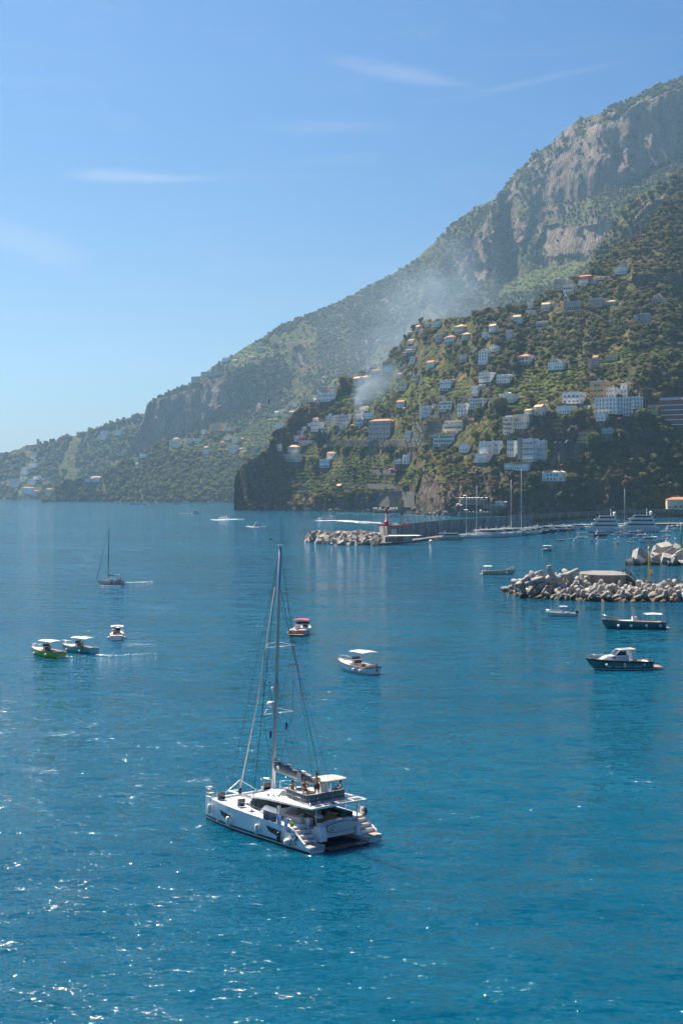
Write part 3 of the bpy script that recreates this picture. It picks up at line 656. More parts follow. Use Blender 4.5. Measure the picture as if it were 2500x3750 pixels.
def building(label, blocks, lay='village_hillside', name='house', cat='house', turn=-38., dep=None, seed=0, push=0., zone=True):
    """blocks: (x0, x1, ytop, ybottom, wall, rows, cols, roof, opts) in photo px, the first one sits on the ground"""
    rnd = random.Random(label); b0 = blocks[0]
    xm = sum((b[0] + b[1]) / 2 for b in blocks) / len(blocks); yb = max(b[3] for b in blocks)
    D = depth(lay, (b0[0] + b0[1]) / 2, yb) - 3 - push
    base = P((b0[0] + b0[1]) / 2, yb, D)
    e = empty(name, base, 0, label, cat)
    s = F / D; turn = turn + (rnd.uniform(-11, 11) if turn == -38. else 0)
    for bi, b in enumerate(blocks):
        x0, x1, yt, ybb, wc, rows, cols, roof = b[:8]; opts = b[8] if len(b) > 8 else ''
        Wd = (x1 - x0) / s; Hh = (ybb - yt) / s; th = R(turn if 't' not in opts else -turn)
        d = dep or min(max(Wd * .6, 6), 13)
        sn, cs = abs(math.sin(th)), math.cos(th)
        d = min(d, Wd * .45 / max(sn, .05)); w = max((Wd - d * sn) / cs, Wd * .5)
        zb = (yb - ybb) / s; cx = ((x0 + x1) / 2) / s - ((b0[0] + b0[1]) / 2) / s
        back = (b[9] if len(b) > 9 else (d * .25 if bi and zb > 2 else 0)) + (bi % 3) * .35
        cy = d / 2 * cs + w / 2 * sn * .5 + back
        M = Matrix.Translation((cx, cy, zb)) @ Matrix.Rotation(th, 4, 'Z')
        ext = .3
        mb = MB(); rh = 0
        if roof in ('hip', 'hipp', 'gable', 'gablep'): rh = min(Hh * .24, 2.6)
        elif roof == 'vault': rh = min(Hh * .2, 1.6)
        hb = Hh - rh
        T = lambda x, y, z: tuple(M @ Vector((x, y, z)))
        def bx(m, x, y, z, dx, dy, dz): mb.use(m); mb.box(T(x, y, z), (dx, dy, dz), rz=th)
        bx(WALLC[wc], 0, 0, (hb - ext) / 2, w, d, hb + ext)
        body = mb.build('wall', None, e)
        if zb < 1.5:
            mb = MB(); dp = 3 + w * sn * .75; bx(WALLC['s'], 0, .1, -dp / 2 - .25, w + .3, d + .2, dp); mb.build('foundation', None, e)
        mb = MB()
        hw, hd = w / 2 + .35, d / 2 + .35
        if roof in ('hip', 'hipp'):
            mb.use(TILE if roof == 'hip' else TILEP); r = max(hw - hd, hw * .25); z = hb
            vs = [T(-hw, -hd, z), T(hw, -hd, z), T(hw, hd, z), T(-hw, hd, z), T(-r, 0, z + rh), T(r, 0, z + rh), T(-hw, -hd, z - .2), T(hw, -hd, z - .2), T(hw, hd, z - .2), T(-hw, hd, z - .2)]
            mb.add(vs, [(0, 1, 5, 4), (1, 2, 5), (2, 3, 4, 5), (3, 0, 4), (6, 7, 1, 0), (7, 8, 2, 1), (8, 9, 3, 2), (9, 6, 0, 3), (9, 8, 7, 6)])
        elif roof in ('gable', 'gablep'):
            mb.use(TILE if roof == 'gable' else TILEP); z = hb
            vs = [T(-hw, -hd, z), T(hw, -hd, z), T(hw, hd, z), T(-hw, hd, z), T(-hw, 0, z + rh), T(hw, 0, z + rh), T(-hw, 0, z - .1), T(hw, 0, z - .1)]
            mb.add(vs, [(0, 1, 5, 4), (2, 3, 4, 5), (0, 4, 3), (1, 2, 5), (0, 3, 2, 1)])
        elif roof == 'vault':
            mb.use(WALLC['w']); n = max(1, int(round(w / 7)))
            for i in range(n):
                ww = w / n; c = -w / 2 + ww * (i + .5); m = 8
                r0 = [T(c + ww / 2 * math.cos(math.pi * k / m), -d / 2, hb + rh * math.sin(math.pi * k / m)) for k in range(m + 1)]
                r1 = [T(c + ww / 2 * math.cos(math.pi * k / m), d / 2, hb + rh * math.sin(math.pi * k / m)) for k in range(m + 1)]
                mb.loft([r0, r1], smooth=False)
        else:
            ph = .7; t = .25; mb.use(ROOFW); mb.box(T(0, 0, hb + .04), (w - .1, d - .1, .1), rz=th)
            mb.use(WALLC[wc] if 'P' not in opts else TRIM)
            for (x, y, dx, dy) in ((0, -d / 2 + t / 2 - .06, w + .12, t), (0, d / 2 - t / 2 + .06, w + .12, t), (-w / 2 + t / 2 - .06, 0, t, d - .3), (w / 2 - t / 2 + .06, 0, t, d - .3)):
                mb.box(T(x, y, hb + .3), (dx, dy, ph), rz=th)
        rf = mb.build('roof', None, e, fix=False)
        if rnd.random() < .6 and Wd > 8:
            mb = MB(); mb.use(WALLC[wc] if rnd.random() < .5 else TRIM); u = rnd.uniform(-.35, .35) * w
            mb.box(T(u, .1 * d, Hh + .5), (.8, .8, 1.6), rz=th); mb.box(T(u, .1 * d, Hh + 1.4), (1.1, 1.1, .18), rz=th); mb.build('chimney', None, rf, fix=False)
        facade(body, None, w * .96, 0 if rows else 0, hb, rows, cols, lambda u, z: (M @ Vector((u, -d / 2, z)), th), opts, rnd, e)
        sd = -1 if th > 0 else 1
        if 'x' not in opts and rows:
            sc_ = max(1, int(d / 5)); so = ''.join(c for c in opts if c in 'nGBR')
            facade(body, None, d * .9, 0, hb, rows, sc_, lambda u, z: (M @ Vector((sd * w / 2, u, z)), th + sd * math.pi / 2), so, rnd, e)
        if 'w' in opts:     # awning over the front
            mb = MB(); mb.use(mat('awning_cloth', (.75, .74, .72), .8)); mb.slab([T(-w * .45, -d / 2 - .02, hb * .55), T(w * .2, -d / 2 - .02, hb * .55), T(w * .2, -d / 2 - 2.2, hb * .55 - .8), T(-w * .45, -d / 2 - 2.2, hb * .55 - .8)], .05); mb.build('awning', None, e)
        if 'v' in opts:     # vines over the eaves
            mb = MB(); mb.use(VINE); crown_mb(mb=mb, seed=bi, rx=w * .5, rz=.9, lumps=9, leaves=260, leaf=.5, c=(0, 0, 0)); 
            mb.v = [tuple(M @ Vector((v[0], v[1] * 1.4 / max(w * .5, 1) - d / 2 - .2, v[2] + hb))) for v in mb.v]; mb.build('climbing_vine', None, e, fix=False)
        if zone: ZONES.append((x0, yt - 2, x1, ybb + 9))
    return e
def cropf(ox, oy, s):
    def f(label, blocks, **k):
        bs = []
        for b in blocks: bs.append((ox + b[0] / s, ox + b[1] / s, oy + b[2] / s, oy + b[3] / s) + tuple(b[4:]))
        return building(label, bs, **k)
    return f
C5 = cropf(850, 1250, 2.613); C6 = cropf(1400, 1250, 2.613); C7 = cropf(1900, 1250, 2.613); CA = cropf(1900, 950, 2.613); CB = cropf(1450, 1150, 2.851)
C4 = cropf(300, 1200, 1.96); CL = cropf(0, 1550, 1.845)
# lower left of the village
C5('long white three-block house with dark balconies beside the domed bell tower', [(812, 1040, 485, 572, 'b', 2, 9, 'flat', 'b'), (850, 945, 440, 487, 'p', 1, 3, 'flat', '')])
C5('tiny white vaulted house left of the bell tower cliff', [(745, 805, 545, 577, 'w', 1, 2, 'vault')])
C5('low white house with flat roof on the bright terraces above the cliff', [(578, 650, 597, 625, 'w', 1, 3, 'flat')], lay='wooded_slope')
C5('small white two-storey house with pale blue side on the terraces', [(403, 460, 668, 715, 'b', 2, 2, 'gablep')], lay='wooded_slope')
C5('long grey shed left of the small white terrace house', [(345, 400, 700, 722, 'g', 1, 3, 'flat')], lay='wooded_slope')
C5('small white cube house under the terrace ridge', [(470, 520, 650, 677, 'w', 1, 2, 'flat')], lay='wooded_slope')
C5('grey cream cottage at the cliff edge above the terraces', [(548, 605, 665, 702, 'g', 1, 2, 'gablep')], lay='wooded_slope')
C5('white stepped villa with blue balconies left of the dark cliff', [(402, 520, 805, 852, 'b', 2, 5, 'flat', 'b'), (430, 500, 783, 807, 'q', 1, 3, 'flat')], lay='wooded_slope')
C5('cream villa with orange hipped roof above the long white house', [(768, 850, 725, 780, 'c', 1, 3, 'hip')])
C5('long white house with rows of dark windows and a bare pinkish end wall', [(750, 912, 775, 862, 'w', 2, 7, 'flat', 'P')])
C5('broad pale hotel with long window rows below the dark pole', [(970, 1170, 705, 800, 'q', 3, 11, 'flat', 'b'), (895, 970, 715, 787, 'w', 3, 3, 'flat', 'b')])
C5('long cream arcade building above the tall cypress', [(830, 975, 825, 882, 'c', 2, 9, 'flat', 'a')])
C5('low cream terrace house left of the yellow bush', [(1020, 1125, 805, 837, 'c', 1, 5, 'flat')])
C5('white house with blue shaded balconies behind the yellow bush', [(1175, 1275, 740, 806, 'b', 2, 4, 'flat', 'bB')])
C5('long low white house with wide dark openings above the pink hotel', [(1255, 1395, 685, 737, 'w', 1, 6, 'flat', 'b')])
C5('white stepped house with small orange roof above the pink hotel', [(1175, 1270, 660, 730, 'w', 2, 3, 'flat'), (1215, 1340, 618, 664, 'w', 1, 4, 'hip')])
C5('white villa with three vaulted roofs beside the rising smoke', [(1185, 1295, 545, 601, 'q', 2, 4, 'vault')])
building('tall pink hotel with orange hipped roof and green shutters above the coast road', [(1350, 1449, 1533, 1612, 'p', 4, 6, 'hip', 'G'), (1449, 1472, 1531, 1600, 'q', 3, 2, 'flat', 'G')], name='hotel', cat='hotel')
C5('yellow church with stepped pale tiled roofs at the top of the smoke', [(1155, 1260, 335, 425, 'c', 1, 2, 'gablep'), (1225, 1330, 322, 395, 'c', 1, 3, 'hipp')], name='church', cat='church')
building('long turquoise building with a window band behind the smoke', [(1400, 1456, 1342, 1360, 't', 1, 11, 'flat', 'x')], name='long_building', cat='building')
C5('white cube house left of the turquoise building', [(1265, 1312, 250, 292, 'w', 1, 2, 'flat')])
C5('low white house above and left of the turquoise building', [(1315, 1380, 222, 247, 'w', 1, 3, 'flat')])
C5('cream gabled house beside the turquoise building', [(1330, 1430, 268, 300, 'c', 1, 4, 'gablep')])
C5('cream gabled chapel with a round white tower beside it', [(617, 692, 848, 892, 'c', 1, 2, 'gablep'), (665, 712, 820, 852, 'w', 1, 1, 'flat')], name='chapel', cat='chapel')
C5('white vaulted villa wrapped in pink bougainvillea', [(583, 640, 900, 960, 'w', 1, 2, 'vault'), (630, 680, 895, 935, 'q', 1, 2, 'vault')])
C5('upper wing of the seaside hotel with cream hip roof and terraces', [(525, 665, 990, 1078, 'w', 2, 5, 'hipp', 'bW'), (668, 820, 990, 1062, 'w', 2, 7, 'flat', 'bW'), (633, 812, 950, 992, 'q', 1, 5, 'flat', 'b')], name='hotel', cat='hotel')
C5('long lower wing of the seaside hotel with white awnings and balconies', [(437, 676, 1080, 1152, 'w', 2, 10, 'flat', 'bWw')], name='hotel', cat='hotel')
C5('small white villa half hidden by dark trees at the left end of the hill', [(400, 475, 990, 1047, 'w', 1, 3, 'flat')])
C5('villa with orange roof, arches and blue white terrace below the hotel', [(835, 960, 1130, 1206, 'b', 2, 6, 'flat', 'A'), (960, 1045, 1120, 1202, 'w', 2, 3, 'flat', 'A'), (905, 1046, 1053, 1122, 'w', 2, 4, 'gable', 'b')])
C5('narrow stone hut with brown roof on the lowest terrace', [(998, 1062, 1365, 1435, 's', 1, 1, 'gablep')], name='hut', cat='hut')
# centre of the village
C6('white three-storey block with plain cream wing, second row from the top', [(262, 340, 150, 217, 'w', 3, 3, 'flat'), (340, 492, 115, 202, 'c', 2, 6, 'flat', 'b')])
C6('pale pink row of houses with striped awnings in the thin smoke', [(230, 375, 50, 102, 'q', 2, 6, 'flat', 'bw'), (375, 487, 40, 97, 'w', 2, 4, 'flat', 'bw')])
C6('low pink house with a red sloping roof in front of the pale row', [(195, 300, 95, 133, 'p', 1, 4, 'hip')])
C6('white stair villa with ground arches and a small red gable', [(420, 520, 180, 268, 'w', 1, 3, 'gable', 'A'), (500, 655, 185, 250, 'w', 1, 5, 'flat')])
C6('little cream house with orange roof below the turquoise building', [(132, 205, 300, 348, 'c', 1, 2, 'hip')])
C6('cream arcaded house with a grey white annex', [(290, 377, 325, 387, 'c', 2, 4, 'flat', 'ab'), (377, 438, 335, 406, 'g', 2, 2, 'flat')])
C6('plain cream block with small windows left of the hedge', [(148, 262, 393, 472, 'c', 2, 3, 'flat', 'R')])
C6('long white terrace house with a dark arch in the village centre', [(550, 690, 370, 467, 'w', 2, 4, 'flat', 'A'), (675, 850, 360, 452, 'w', 2, 6, 'flat', 'b'), (730, 842, 330, 364, 'g', 1, 3, 'flat')])
C6('white stepped house with two vaulted gables above the retaining wall', [(850, 935, 430, 521, 'w', 2, 3, 'flat'), (922, 1015, 405, 500, 'q', 2, 2, 'vault')])
C6('pale pink sloping house among the olive trees', [(737, 833, 130, 192, 'q', 1, 4, 'flat', 'b')])
C6('tall narrow white house of four storeys in the upper village', [(920, 1042, 95, 218, 'w', 4, 3, 'flat', 'R'), (940, 1010, 75, 97, 'c', 1, 2, 'flat')])
C6('low white house right above the tall narrow one', [(1020, 1132, 48, 96, 'w', 1, 4, 'flat')])
C6('white arcaded house with orange tile roof among the olive trees', [(1303, 1450, 118, 217, 'w', 2, 3, 'hip', 'a'), (1450, 1475, 140, 210, 'q', 1, 1, 'flat')])
C6('dark glazed house with turquoise awnings in the centre of the hill', [(925, 1092, 300, 388, 'w', 3, 6, 'flat', 'b')])
C6('white house with zigzag vaults and black windows right of the glazed one', [(1093, 1258, 312, 397, 'w', 2, 5, 'vault', 'R')])
C6('white villa with a rounded gable and a long garden wall', [(1120, 1310, 505, 587, 'w', 1, 5, 'flat'), (1170, 1235, 485, 530, 'w', 1, 1, 'vault'), (1030, 1122, 545, 587, 'q', 0, 0, 'flat')])
C6('small white house with orange roof and blue side above the pink hotel', [(135, 233, 560, 632, 'b', 2, 3, 'gable')])
C6('long white and blue apartment row with small black windows, left part', [(368, 490, 620, 740, 'b', 3, 5, 'flat', 'b'), (488, 552, 605, 728, 'q', 3, 2, 'flat')])
C6('white apartment house with tall windows and pink end wall beside the long row', [(540, 704, 578, 672, 'w', 3, 5, 'flat', 'G')])
C6('slim white house of three storeys between two apartment blocks', [(718, 836, 600, 717, 'b', 3, 3, 'flat', 'b')])
C6('white apartment block with green shutters and a dark awning', [(838, 1028, 550, 645, 'w', 3, 5, 'flat', 'Gb')])
C6('grand cream hotel with arched windows and roof pergola', [(580, 825, 790, 878, 'c', 2, 10, 'flat', 'ab'), (810, 1052, 775, 876, 'c', 2, 8, 'flat', 'nb'), (600, 825, 757, 792, 'c', 1, 9, 'flat', 'a'), (985, 1050, 745, 777, 'c', 1, 1, 'flat')], name='hotel', cat='hotel')
C6('vine covered hotel annex with pale roof and glass gallery below the cream hotel', [(490, 735, 885, 1002, 'w', 3, 9, 'flat', 'abv'), (730, 872, 880, 992, 'c', 2, 3, 'flat', 'v'), (560, 810, 868, 890, 'c', 0, 0, 'hipp')], name='hotel', cat='hotel')
C6('small grey white house in the trees below the hotel annex', [(735, 860, 985, 1062, 'w', 1, 3, 'flat', 'P')])
C6('white two-storey house standing on the coast road below the stone wall', [(218, 296, 867, 941, 'w', 2, 3, 'flat')])
C6('white house with a long pergola at the end of the lower terraces', [(195, 300, 1088, 1172, 'b', 2, 2, 'flat'), (118, 196, 1138, 1172, 'w', 1, 5, 'flat')])
C6('cliff-top hotel wing with glass bays and white curved balconies', [(888, 1062, 1078, 1158, 'w', 2, 7, 'flat', 'bWF'), (930, 1062, 962, 1080, 'w', 2, 6, 'flat', 'b'), (1060, 1152, 955, 1110, 'w', 3, 2, 'flat')], name='hotel', cat='hotel')
C6('middle wing of the cliff hotel between two dark ivy walls', [(1192, 1292, 955, 1102, 'w', 3, 3, 'flat', 'b')], name='hotel', cat='hotel')
building('arcaded white cliff hotel with four storeys of vaulted balconies', [(1912, 1974, 1608, 1690, 'b', 4, 7, 'flat', 'abW'), (1973, 2004, 1614, 1691, 'w', 4, 3, 'flat', 'b'), (1894, 1913, 1605, 1680, 'g', 0, 0, 'flat')], name='hotel', cat='hotel')
building('long white dining terrace under a green pergola below the cliff hotel', [(1850, 1957, 1697, 1722, 'w', 1, 12, 'flat', 'Fv')], name='terrace_building', cat='building')
C6('cream and white stepped apartments at the edge of the cliff, left block', [(1155, 1300, 725, 890, 'c', 4, 5, 'flat', 'bG'), (1180, 1300, 715, 740, 'w', 1, 3, 'flat')])
C6('pale cream apartments stepping down in front of the little church', [(1270, 1430, 770, 832, 'q', 2, 5, 'flat', 'b'), (1290, 1455, 700, 772, 'c', 1, 5, 'flat', 'P')])
C7('cream gabled church with a round window on the cliff edge', [(145, 260, 602, 712, 'c', 1, 1, 'gablep'), (55, 150, 645, 700, 'c', 1, 2, 'gablep')], name='church', cat='church')
# right part
C7('wide white house with one great ground arch in the olive grove', [(283, 472, 200, 268, 'w', 1, 5, 'flat', 'R'), (300, 410, 178, 203, 'q', 1, 4, 'flat')])
C7('half ruined pink stone house beside the bright green trees', [(657, 712, 170, 262, 'k', 2, 2, 'flat', 'R'), (705, 777, 130, 245, 'g', 2, 2, 'gable', 'R')])
C7('low yellow farmhouse on the upper right terraces', [(830, 975, 130, 178, 'y', 1, 4, 'flat')])
C7('white house with deep blue doors and long balcony', [(425, 646, 490, 592, 'w', 2, 4, 'flat', 'Bb')])
C7('ochre villa with a roof garden behind the white apartments', [(687, 876, 382, 541, 'o', 3, 4, 'flat', 'bnP')])
C7('white house with bright turquoise and blue awnings', [(835, 945, 445, 537, 'w', 2, 3, 'flat'), (943, 1068, 455, 535, 'w', 2, 3, 'flat', 'b'), (978, 1066, 402, 456, 'w', 1, 1, 'flat')])
C7('large white modern apartment block with glazed balconies', [(738, 1000, 540, 692, 'w', 4, 6, 'flat', 'b'), (1000, 1085, 532, 712, 'w', 4, 2, 'flat'), (1080, 1196, 530, 640, 'b', 3, 3, 'flat', 'b'), (738, 860, 690, 760, 'w', 1, 2, 'flat', 'b')], name='apartment_block', cat='apartment block')
C7('long low white house beside the road left of the apartment block', [(370, 560, 620, 693, 'w', 1, 5, 'flat'), (555, 738, 618, 672, 'q', 1, 4, 'flat')])
C7('small yellow cream house left of the red brick flats', [(1235, 1352, 612, 702, 'y', 2, 2, 'flat')])
building('red brick apartment building with long dark balconies at the right edge', [(2424, 2540, 1466, 1556, 'r', 5, 8, 'flat', 'bFWB'), (2425, 2520, 1456, 1470, 'q', 0, 0, 'flat')], name='apartment_block', cat='apartment block', push=3)
C7('ochre roadside house with weathered orange tile roof', [(565, 776, 838, 968, 'o', 2, 5, 'hip', 'n')])
C7('glass fronted conservatory right of the ochre roadside house', [(793, 925, 838, 880, 'g', 1, 3, 'flat', 'x')], name='conservatory', cat='conservatory')
C7('lone white villa with tiled chimneys on a stone platform above the harbour', [(220, 466, 1228, 1337, 'w', 2, 7, 'hipp', 'R')], turn=-8)
building('harbour house with rusty orange roof and teal shutters at the right edge', [(2443, 2545, 1820, 1866, 'c', 1, 5, 'hip', 'B')], turn=-5, push=10)
# upper right
CA('white villa with square tower under the hill crest', [(918, 1080, 82, 137, 'w', 1, 5, 'flat'), (960, 1040, 25, 86, 'g', 1, 1, 'flat')])
CA('dark red house on a white base near the hill crest', [(572, 682, 200, 248, 'w', 1, 4, 'flat'), (580, 720, 140, 205, 'r', 1, 5, 'gable', 'n'), (680, 757, 207, 247, 'q', 1, 3, 'flat')])
CA('low white house with orange roof right of the dark red house', [(727, 846, 158, 192, 'w', 1, 4, 'gable')])
CA('large grey white villa with pale roof at the skyline', [(335, 466, 190, 292, 'g', 2, 4, 'flat', 'P'), (465, 521, 198, 237, 'c', 1, 3, 'flat')])
CA('white villa with arched windows below the skyline villa', [(427, 556, 243, 327, 'w', 2, 4, 'flat', 'a')])
CA('grey stone church hall with gothic windows beside the tall belfry', [(470, 622, 400, 472, 'g', 1, 6, 'flat', 'a')], name='church', cat='church')
CA('long salmon pink house with balconies above the garden wall', [(665, 836, 368, 452, 'p', 2, 6, 'flat', 'b'), (835, 963, 385, 448, 'q', 1, 4, 'hipp')])
CA('pale pink flat-roofed house with a thin pole at the far right', [(1228, 1290, 375, 411, 'p', 1, 2, 'flat'), (1288, 1356, 345, 406, 'p', 2, 2, 'flat'), (1355, 1399, 367, 402, 'w', 1, 1, 'flat')])
CA('grey cream cube house standing alone in the dark wood', [(1160, 1265, 518, 610, 'g', 2, 2, 'flat', 'P'), (1097, 1161, 530, 592, 'g', 1, 1, 'flat')])
building('low white house in front of the long stone wall at the right edge', [(2462, 2545, 1031, 1047, 'w', 1, 6, 'flat')])
CA('small white house with flat cap roof at the left of the upper village', [(78, 136, 415, 467, 'w', 1, 3, 'flat')])
CA('cream gabled house below the round tree near the belfry', [(215, 312, 408, 492, 'c', 1, 3, 'gablep'), (310, 402, 420, 475, 'c', 1, 3, 'flat')])
CA('small white house with pink terrace on the left slope', [(95, 153, 488, 542, 'q', 2, 2, 'flat')])
CA('low white villa with arched openings alone in the olive wood', [(165, 288, 590, 632, 'w', 1, 4, 'vault', 'a')])
# upper left, in the smoke
CB('white gabled house with a pink shed beside it', [(1220, 1322, 5, 97, 'w', 2, 3, 'gablep'), (1158, 1216, 25, 67, 'p', 1, 1, 'flat')])
CB('cream arcaded mansion with pale hip roof', [(612, 757, 105, 197, 'c', 2, 5, 'hipp', 'A'), (755, 808, 105, 170, 'g', 1, 1, 'flat')])
CB('cream house with three gables under the arcaded mansion', [(683, 797, 190, 268, 'c', 2, 3, 'hipp')])
CB('white villa under a broad bright orange hip roof', [(512, 645, 217, 308, 'w', 2, 3, 'hip', 'A')])
CB('rose pink villa left of the bright orange roof', [(412, 510, 222, 287, 'p', 1, 4, 'flat')])
CB('pale blue house with rounded end on the olive slope', [(895, 964, 190, 264, 'b', 1, 2, 'flat')])
CB('white house with peach roof above the pale blue house', [(970, 1068, 100, 187, 'w', 2, 3, 'gablep', 'R')])
CB('slim pale pink house with stepped roof line', [(1145, 1230, 165, 264, 'q', 2, 2, 'flat')])
CB('hazy pink gabled house in the upper smoke', [(202, 268, 115, 177, 'q', 1, 2, 'gablep')])
CB('hazy white house, left one of the pair in the smoke', [(298, 372, 97, 132, 'w', 1, 4, 'flat')])
CB('hazy white stepped house, right one of the pair in the smoke', [(390, 487, 82, 132, 'w', 1, 4, 'flat')])
CB('hazy house with low orange roof at the edge of the smoke', [(122, 190, 180, 212, 'g', 1, 2, 'hipp')])
CB('low hazy white house below the smoke', [(128, 206, 262, 307, 'w', 1, 3, 'gablep')])
CB('grey house with flat roof left of the cream mansion', [(460, 546, 180, 227, 'g', 1, 3, 'flat')])
CB('hazy cream house with a small turret at the left end of the pale row', [(25, 62, 320, 387, 'c', 2, 1, 'flat'), (55, 108, 345, 387, 'g', 1, 2, 'flat')])
# the middle slope
KB = dict(lay='wooded_slope')
C4('ochre farm building of two storeys high on the middle slope', [(908, 1018, 690, 742, 'o', 2, 5, 'flat')], **KB)
C4('low cream outbuilding right of the ochre farm building', [(1025, 1095, 715, 742, 'c', 1, 4, 'flat')], **KB)
C4('small white cube house left of the ochre farm building', [(858, 902, 732, 764, 'w', 1, 2, 'flat')], **KB)
C4('cream villa with hip roof on the spur below the great cliff', [(622, 712, 812, 866, 'c', 2, 4, 'flat'), (650, 705, 788, 815, 'c', 1, 2, 'hipp')], **KB)
C4('long pinkish house among the middle terraces', [(745, 800, 792, 832, 'q', 1, 3, 'flat'), (800, 872, 795, 822, 'w', 1, 4, 'flat')], **KB)
C4('tiny white tower house under the long pinkish house', [(730, 750, 838, 864, 'w', 1, 1, 'flat')], **KB)
C4('stepped white house on the wooded middle slope', [(865, 926, 876, 908, 'w', 1, 3, 'flat'), (872, 915, 852, 878, 'g', 1, 2, 'gablep')], **KB)
C4('peach coloured terrace houses with orange roof', [(1080, 1140, 785, 827, 'c', 1, 3, 'flat'), (1138, 1176, 790, 815, 'o', 1, 1, 'gable')], **KB)
C4('bright white villa with orange sheds on the green slope', [(1050, 1125, 850, 902, 'w', 2, 3, 'flat'), (1122, 1170, 862, 885, 'q', 1, 2, 'gable')], **KB)
C4('white flat-roofed villa in two tiers at the foot of the cliff', [(372, 412, 930, 966, 'w', 1, 2, 'flat'), (412, 480, 907, 934, 'w', 1, 4, 'flat')], **KB)
C4('little white house with orange roof at the foot of the cliff', [(380, 420, 968, 994, 'w', 1, 1, 'gable')], **KB)
C4('small white house on the path between the terraces', [(1020, 1066, 780, 807, 'w', 1, 2, 'flat')], **KB)
C4('small dark pink house between the terraces', [(990, 1030, 815, 852, 'k', 1, 2, 'hip')], **KB)
C4('white seaside villa alone in the wood near the shore', [(60, 150, 1066, 1106, 'w', 1, 4, 'hipp'), (18, 75, 1086, 1108, 'q', 0, 0, 'flat')], **KB)
# mountain and far coast
KM = dict(lay='mountain')
C4('long cream monastery with a row of small windows on the cliff top', [(845, 1030, 312, 380, 'g', 2, 15, 'flat', 'x'), (782, 848, 352, 395, 'g', 2, 5, 'flat', 'x')], name='monastery', cat='monastery', **KM)
C4('far white house on the ridge left of the summit path', [(1005, 1062, 217, 247, 'w', 1, 3, 'flat')], **KM)
C4('far white house with pale roof, middle one of the ridge houses', [(1075, 1125, 228, 247, 'w', 1, 3, 'gablep')], **KM)
C4('far house with pink roof on the ridge above the monastery', [(1190, 1250, 203, 224, 'q', 1, 3, 'hip')], **KM)
C4('far grey house uppermost on the ridge', [(1245, 1320, 147, 177, 'g', 1, 4, 'flat')], **KM)
KL = dict(lay='coast_slope')
CL('far pink block with roof terrace in the bay on the left', [(62, 140, 377, 435, 'q', 2, 5, 'flat'), (135, 180, 366, 406, 'w', 1, 3, 'flat')], **KL)
CL('far long blue white house with orange roof near the water', [(140, 242, 430, 482, 'b', 2, 6, 'hip')], **KL)
CL('far white house on a terrace wall above the bay', [(140, 206, 298, 347, 'w', 2, 4, 'flat'), (188, 270, 272, 300, 'w', 1, 4, 'flat')], **KL)
CL('far cluster of white houses with a little dome, left of the yellow house', [(195, 250, 380, 417, 'w', 1, 3, 'flat'), (245, 318, 370, 404, 'w', 1, 4, 'flat'), (222, 280, 357, 382, 'w', 1, 2, 'flat')], **KL)
CL('far yellow house with orange roof on its own by the sea', [(302, 362, 440, 495, 'y', 2, 3, 'hip')], lay='coast_slope')
CL('far pink house with red roof behind the yellow one', [(210, 267, 452, 492, 'p', 1, 3, 'hip')], **KL)
CL('far church with dome and bell tower on the left ridge', [(165, 247, 140, 182, 'g', 1, 3, 'hip'), (247, 266, 102, 160, 'o', 2, 1, 'hip')], name='church', cat='church', **KL)
CL('far white hotel stacked on the ridge under the cliff', [(675, 732, 52, 112, 'w', 3, 4, 'flat')], **KL)
CL('far pale house right of the stacked white hotel', [(770, 832, 47, 82, 'w', 2, 4, 'flat')], **KL)
CL('far small white house alone in the left wood', [(205, 252, 218, 242, 'w', 1, 3, 'flat')], **KL)
CL('far red house at the left edge', [(-30, 36, 200, 247, 'k', 2, 4, 'flat')], **KL)
# small annexes of nearby kinds between the larger houses, seen as plain white cubes
for k, (x, y, w_, h, c, r) in enumerate([(1632, 1245, 14, 9, 'w', 'gablep'), (1690, 1262, 12, 9, 'q', 'flat'), (1735, 1290, 13, 9, 'w', 'flat'), (1560, 1290, 12, 8, 'w', 'flat'), (1600, 1330, 11, 8, 'c', 'gablep'), (1480, 1345, 12, 8, 'w', 'flat'), (1505, 1372, 13, 9, 'w', 'flat'),
      (1455, 1420, 12, 8, 'q', 'flat'), (1545, 1405, 12, 8, 'w', 'flat'), (1760, 1345, 12, 9, 'w', 'vault'), (1870, 1330, 12, 9, 'c', 'flat'), (1790, 1235, 12, 8, 'w', 'flat'), (1850, 1215, 12, 8, 'w', 'gablep'), (1905, 1180, 12, 9, 'w', 'flat'), (1975, 1215, 12, 8, 'w', 'flat'), (2160, 1240, 12, 8, 'c', 'flat'), (2235, 1180, 12, 8, 'w', 'flat'),
      (1195, 1585, 11, 8, 'w', 'flat'), (1245, 1590, 12, 9, 'q', 'flat'), (1330, 1500, 12, 8, 'w', 'flat'), (1290, 1450, 11, 7, 'w', 'flat'), (1405, 1470, 12, 8, 'w', 'flat'), (1480, 1500, 12, 8, 'c', 'gablep'), (1130, 1560, 12, 8, 'w', 'flat'), (1100, 1590, 12, 9, 'w', 'gablep'), (1210, 1525, 12, 8, 'w', 'flat')]):
    building('small pale house half hidden among the trees of the village slope', [(x - w_ / 2, x + w_ / 2, y - h, y, c, 1 if h < 9 else 2, 2, r)])['group'] = 'small pale houses half hidden on the village slope'
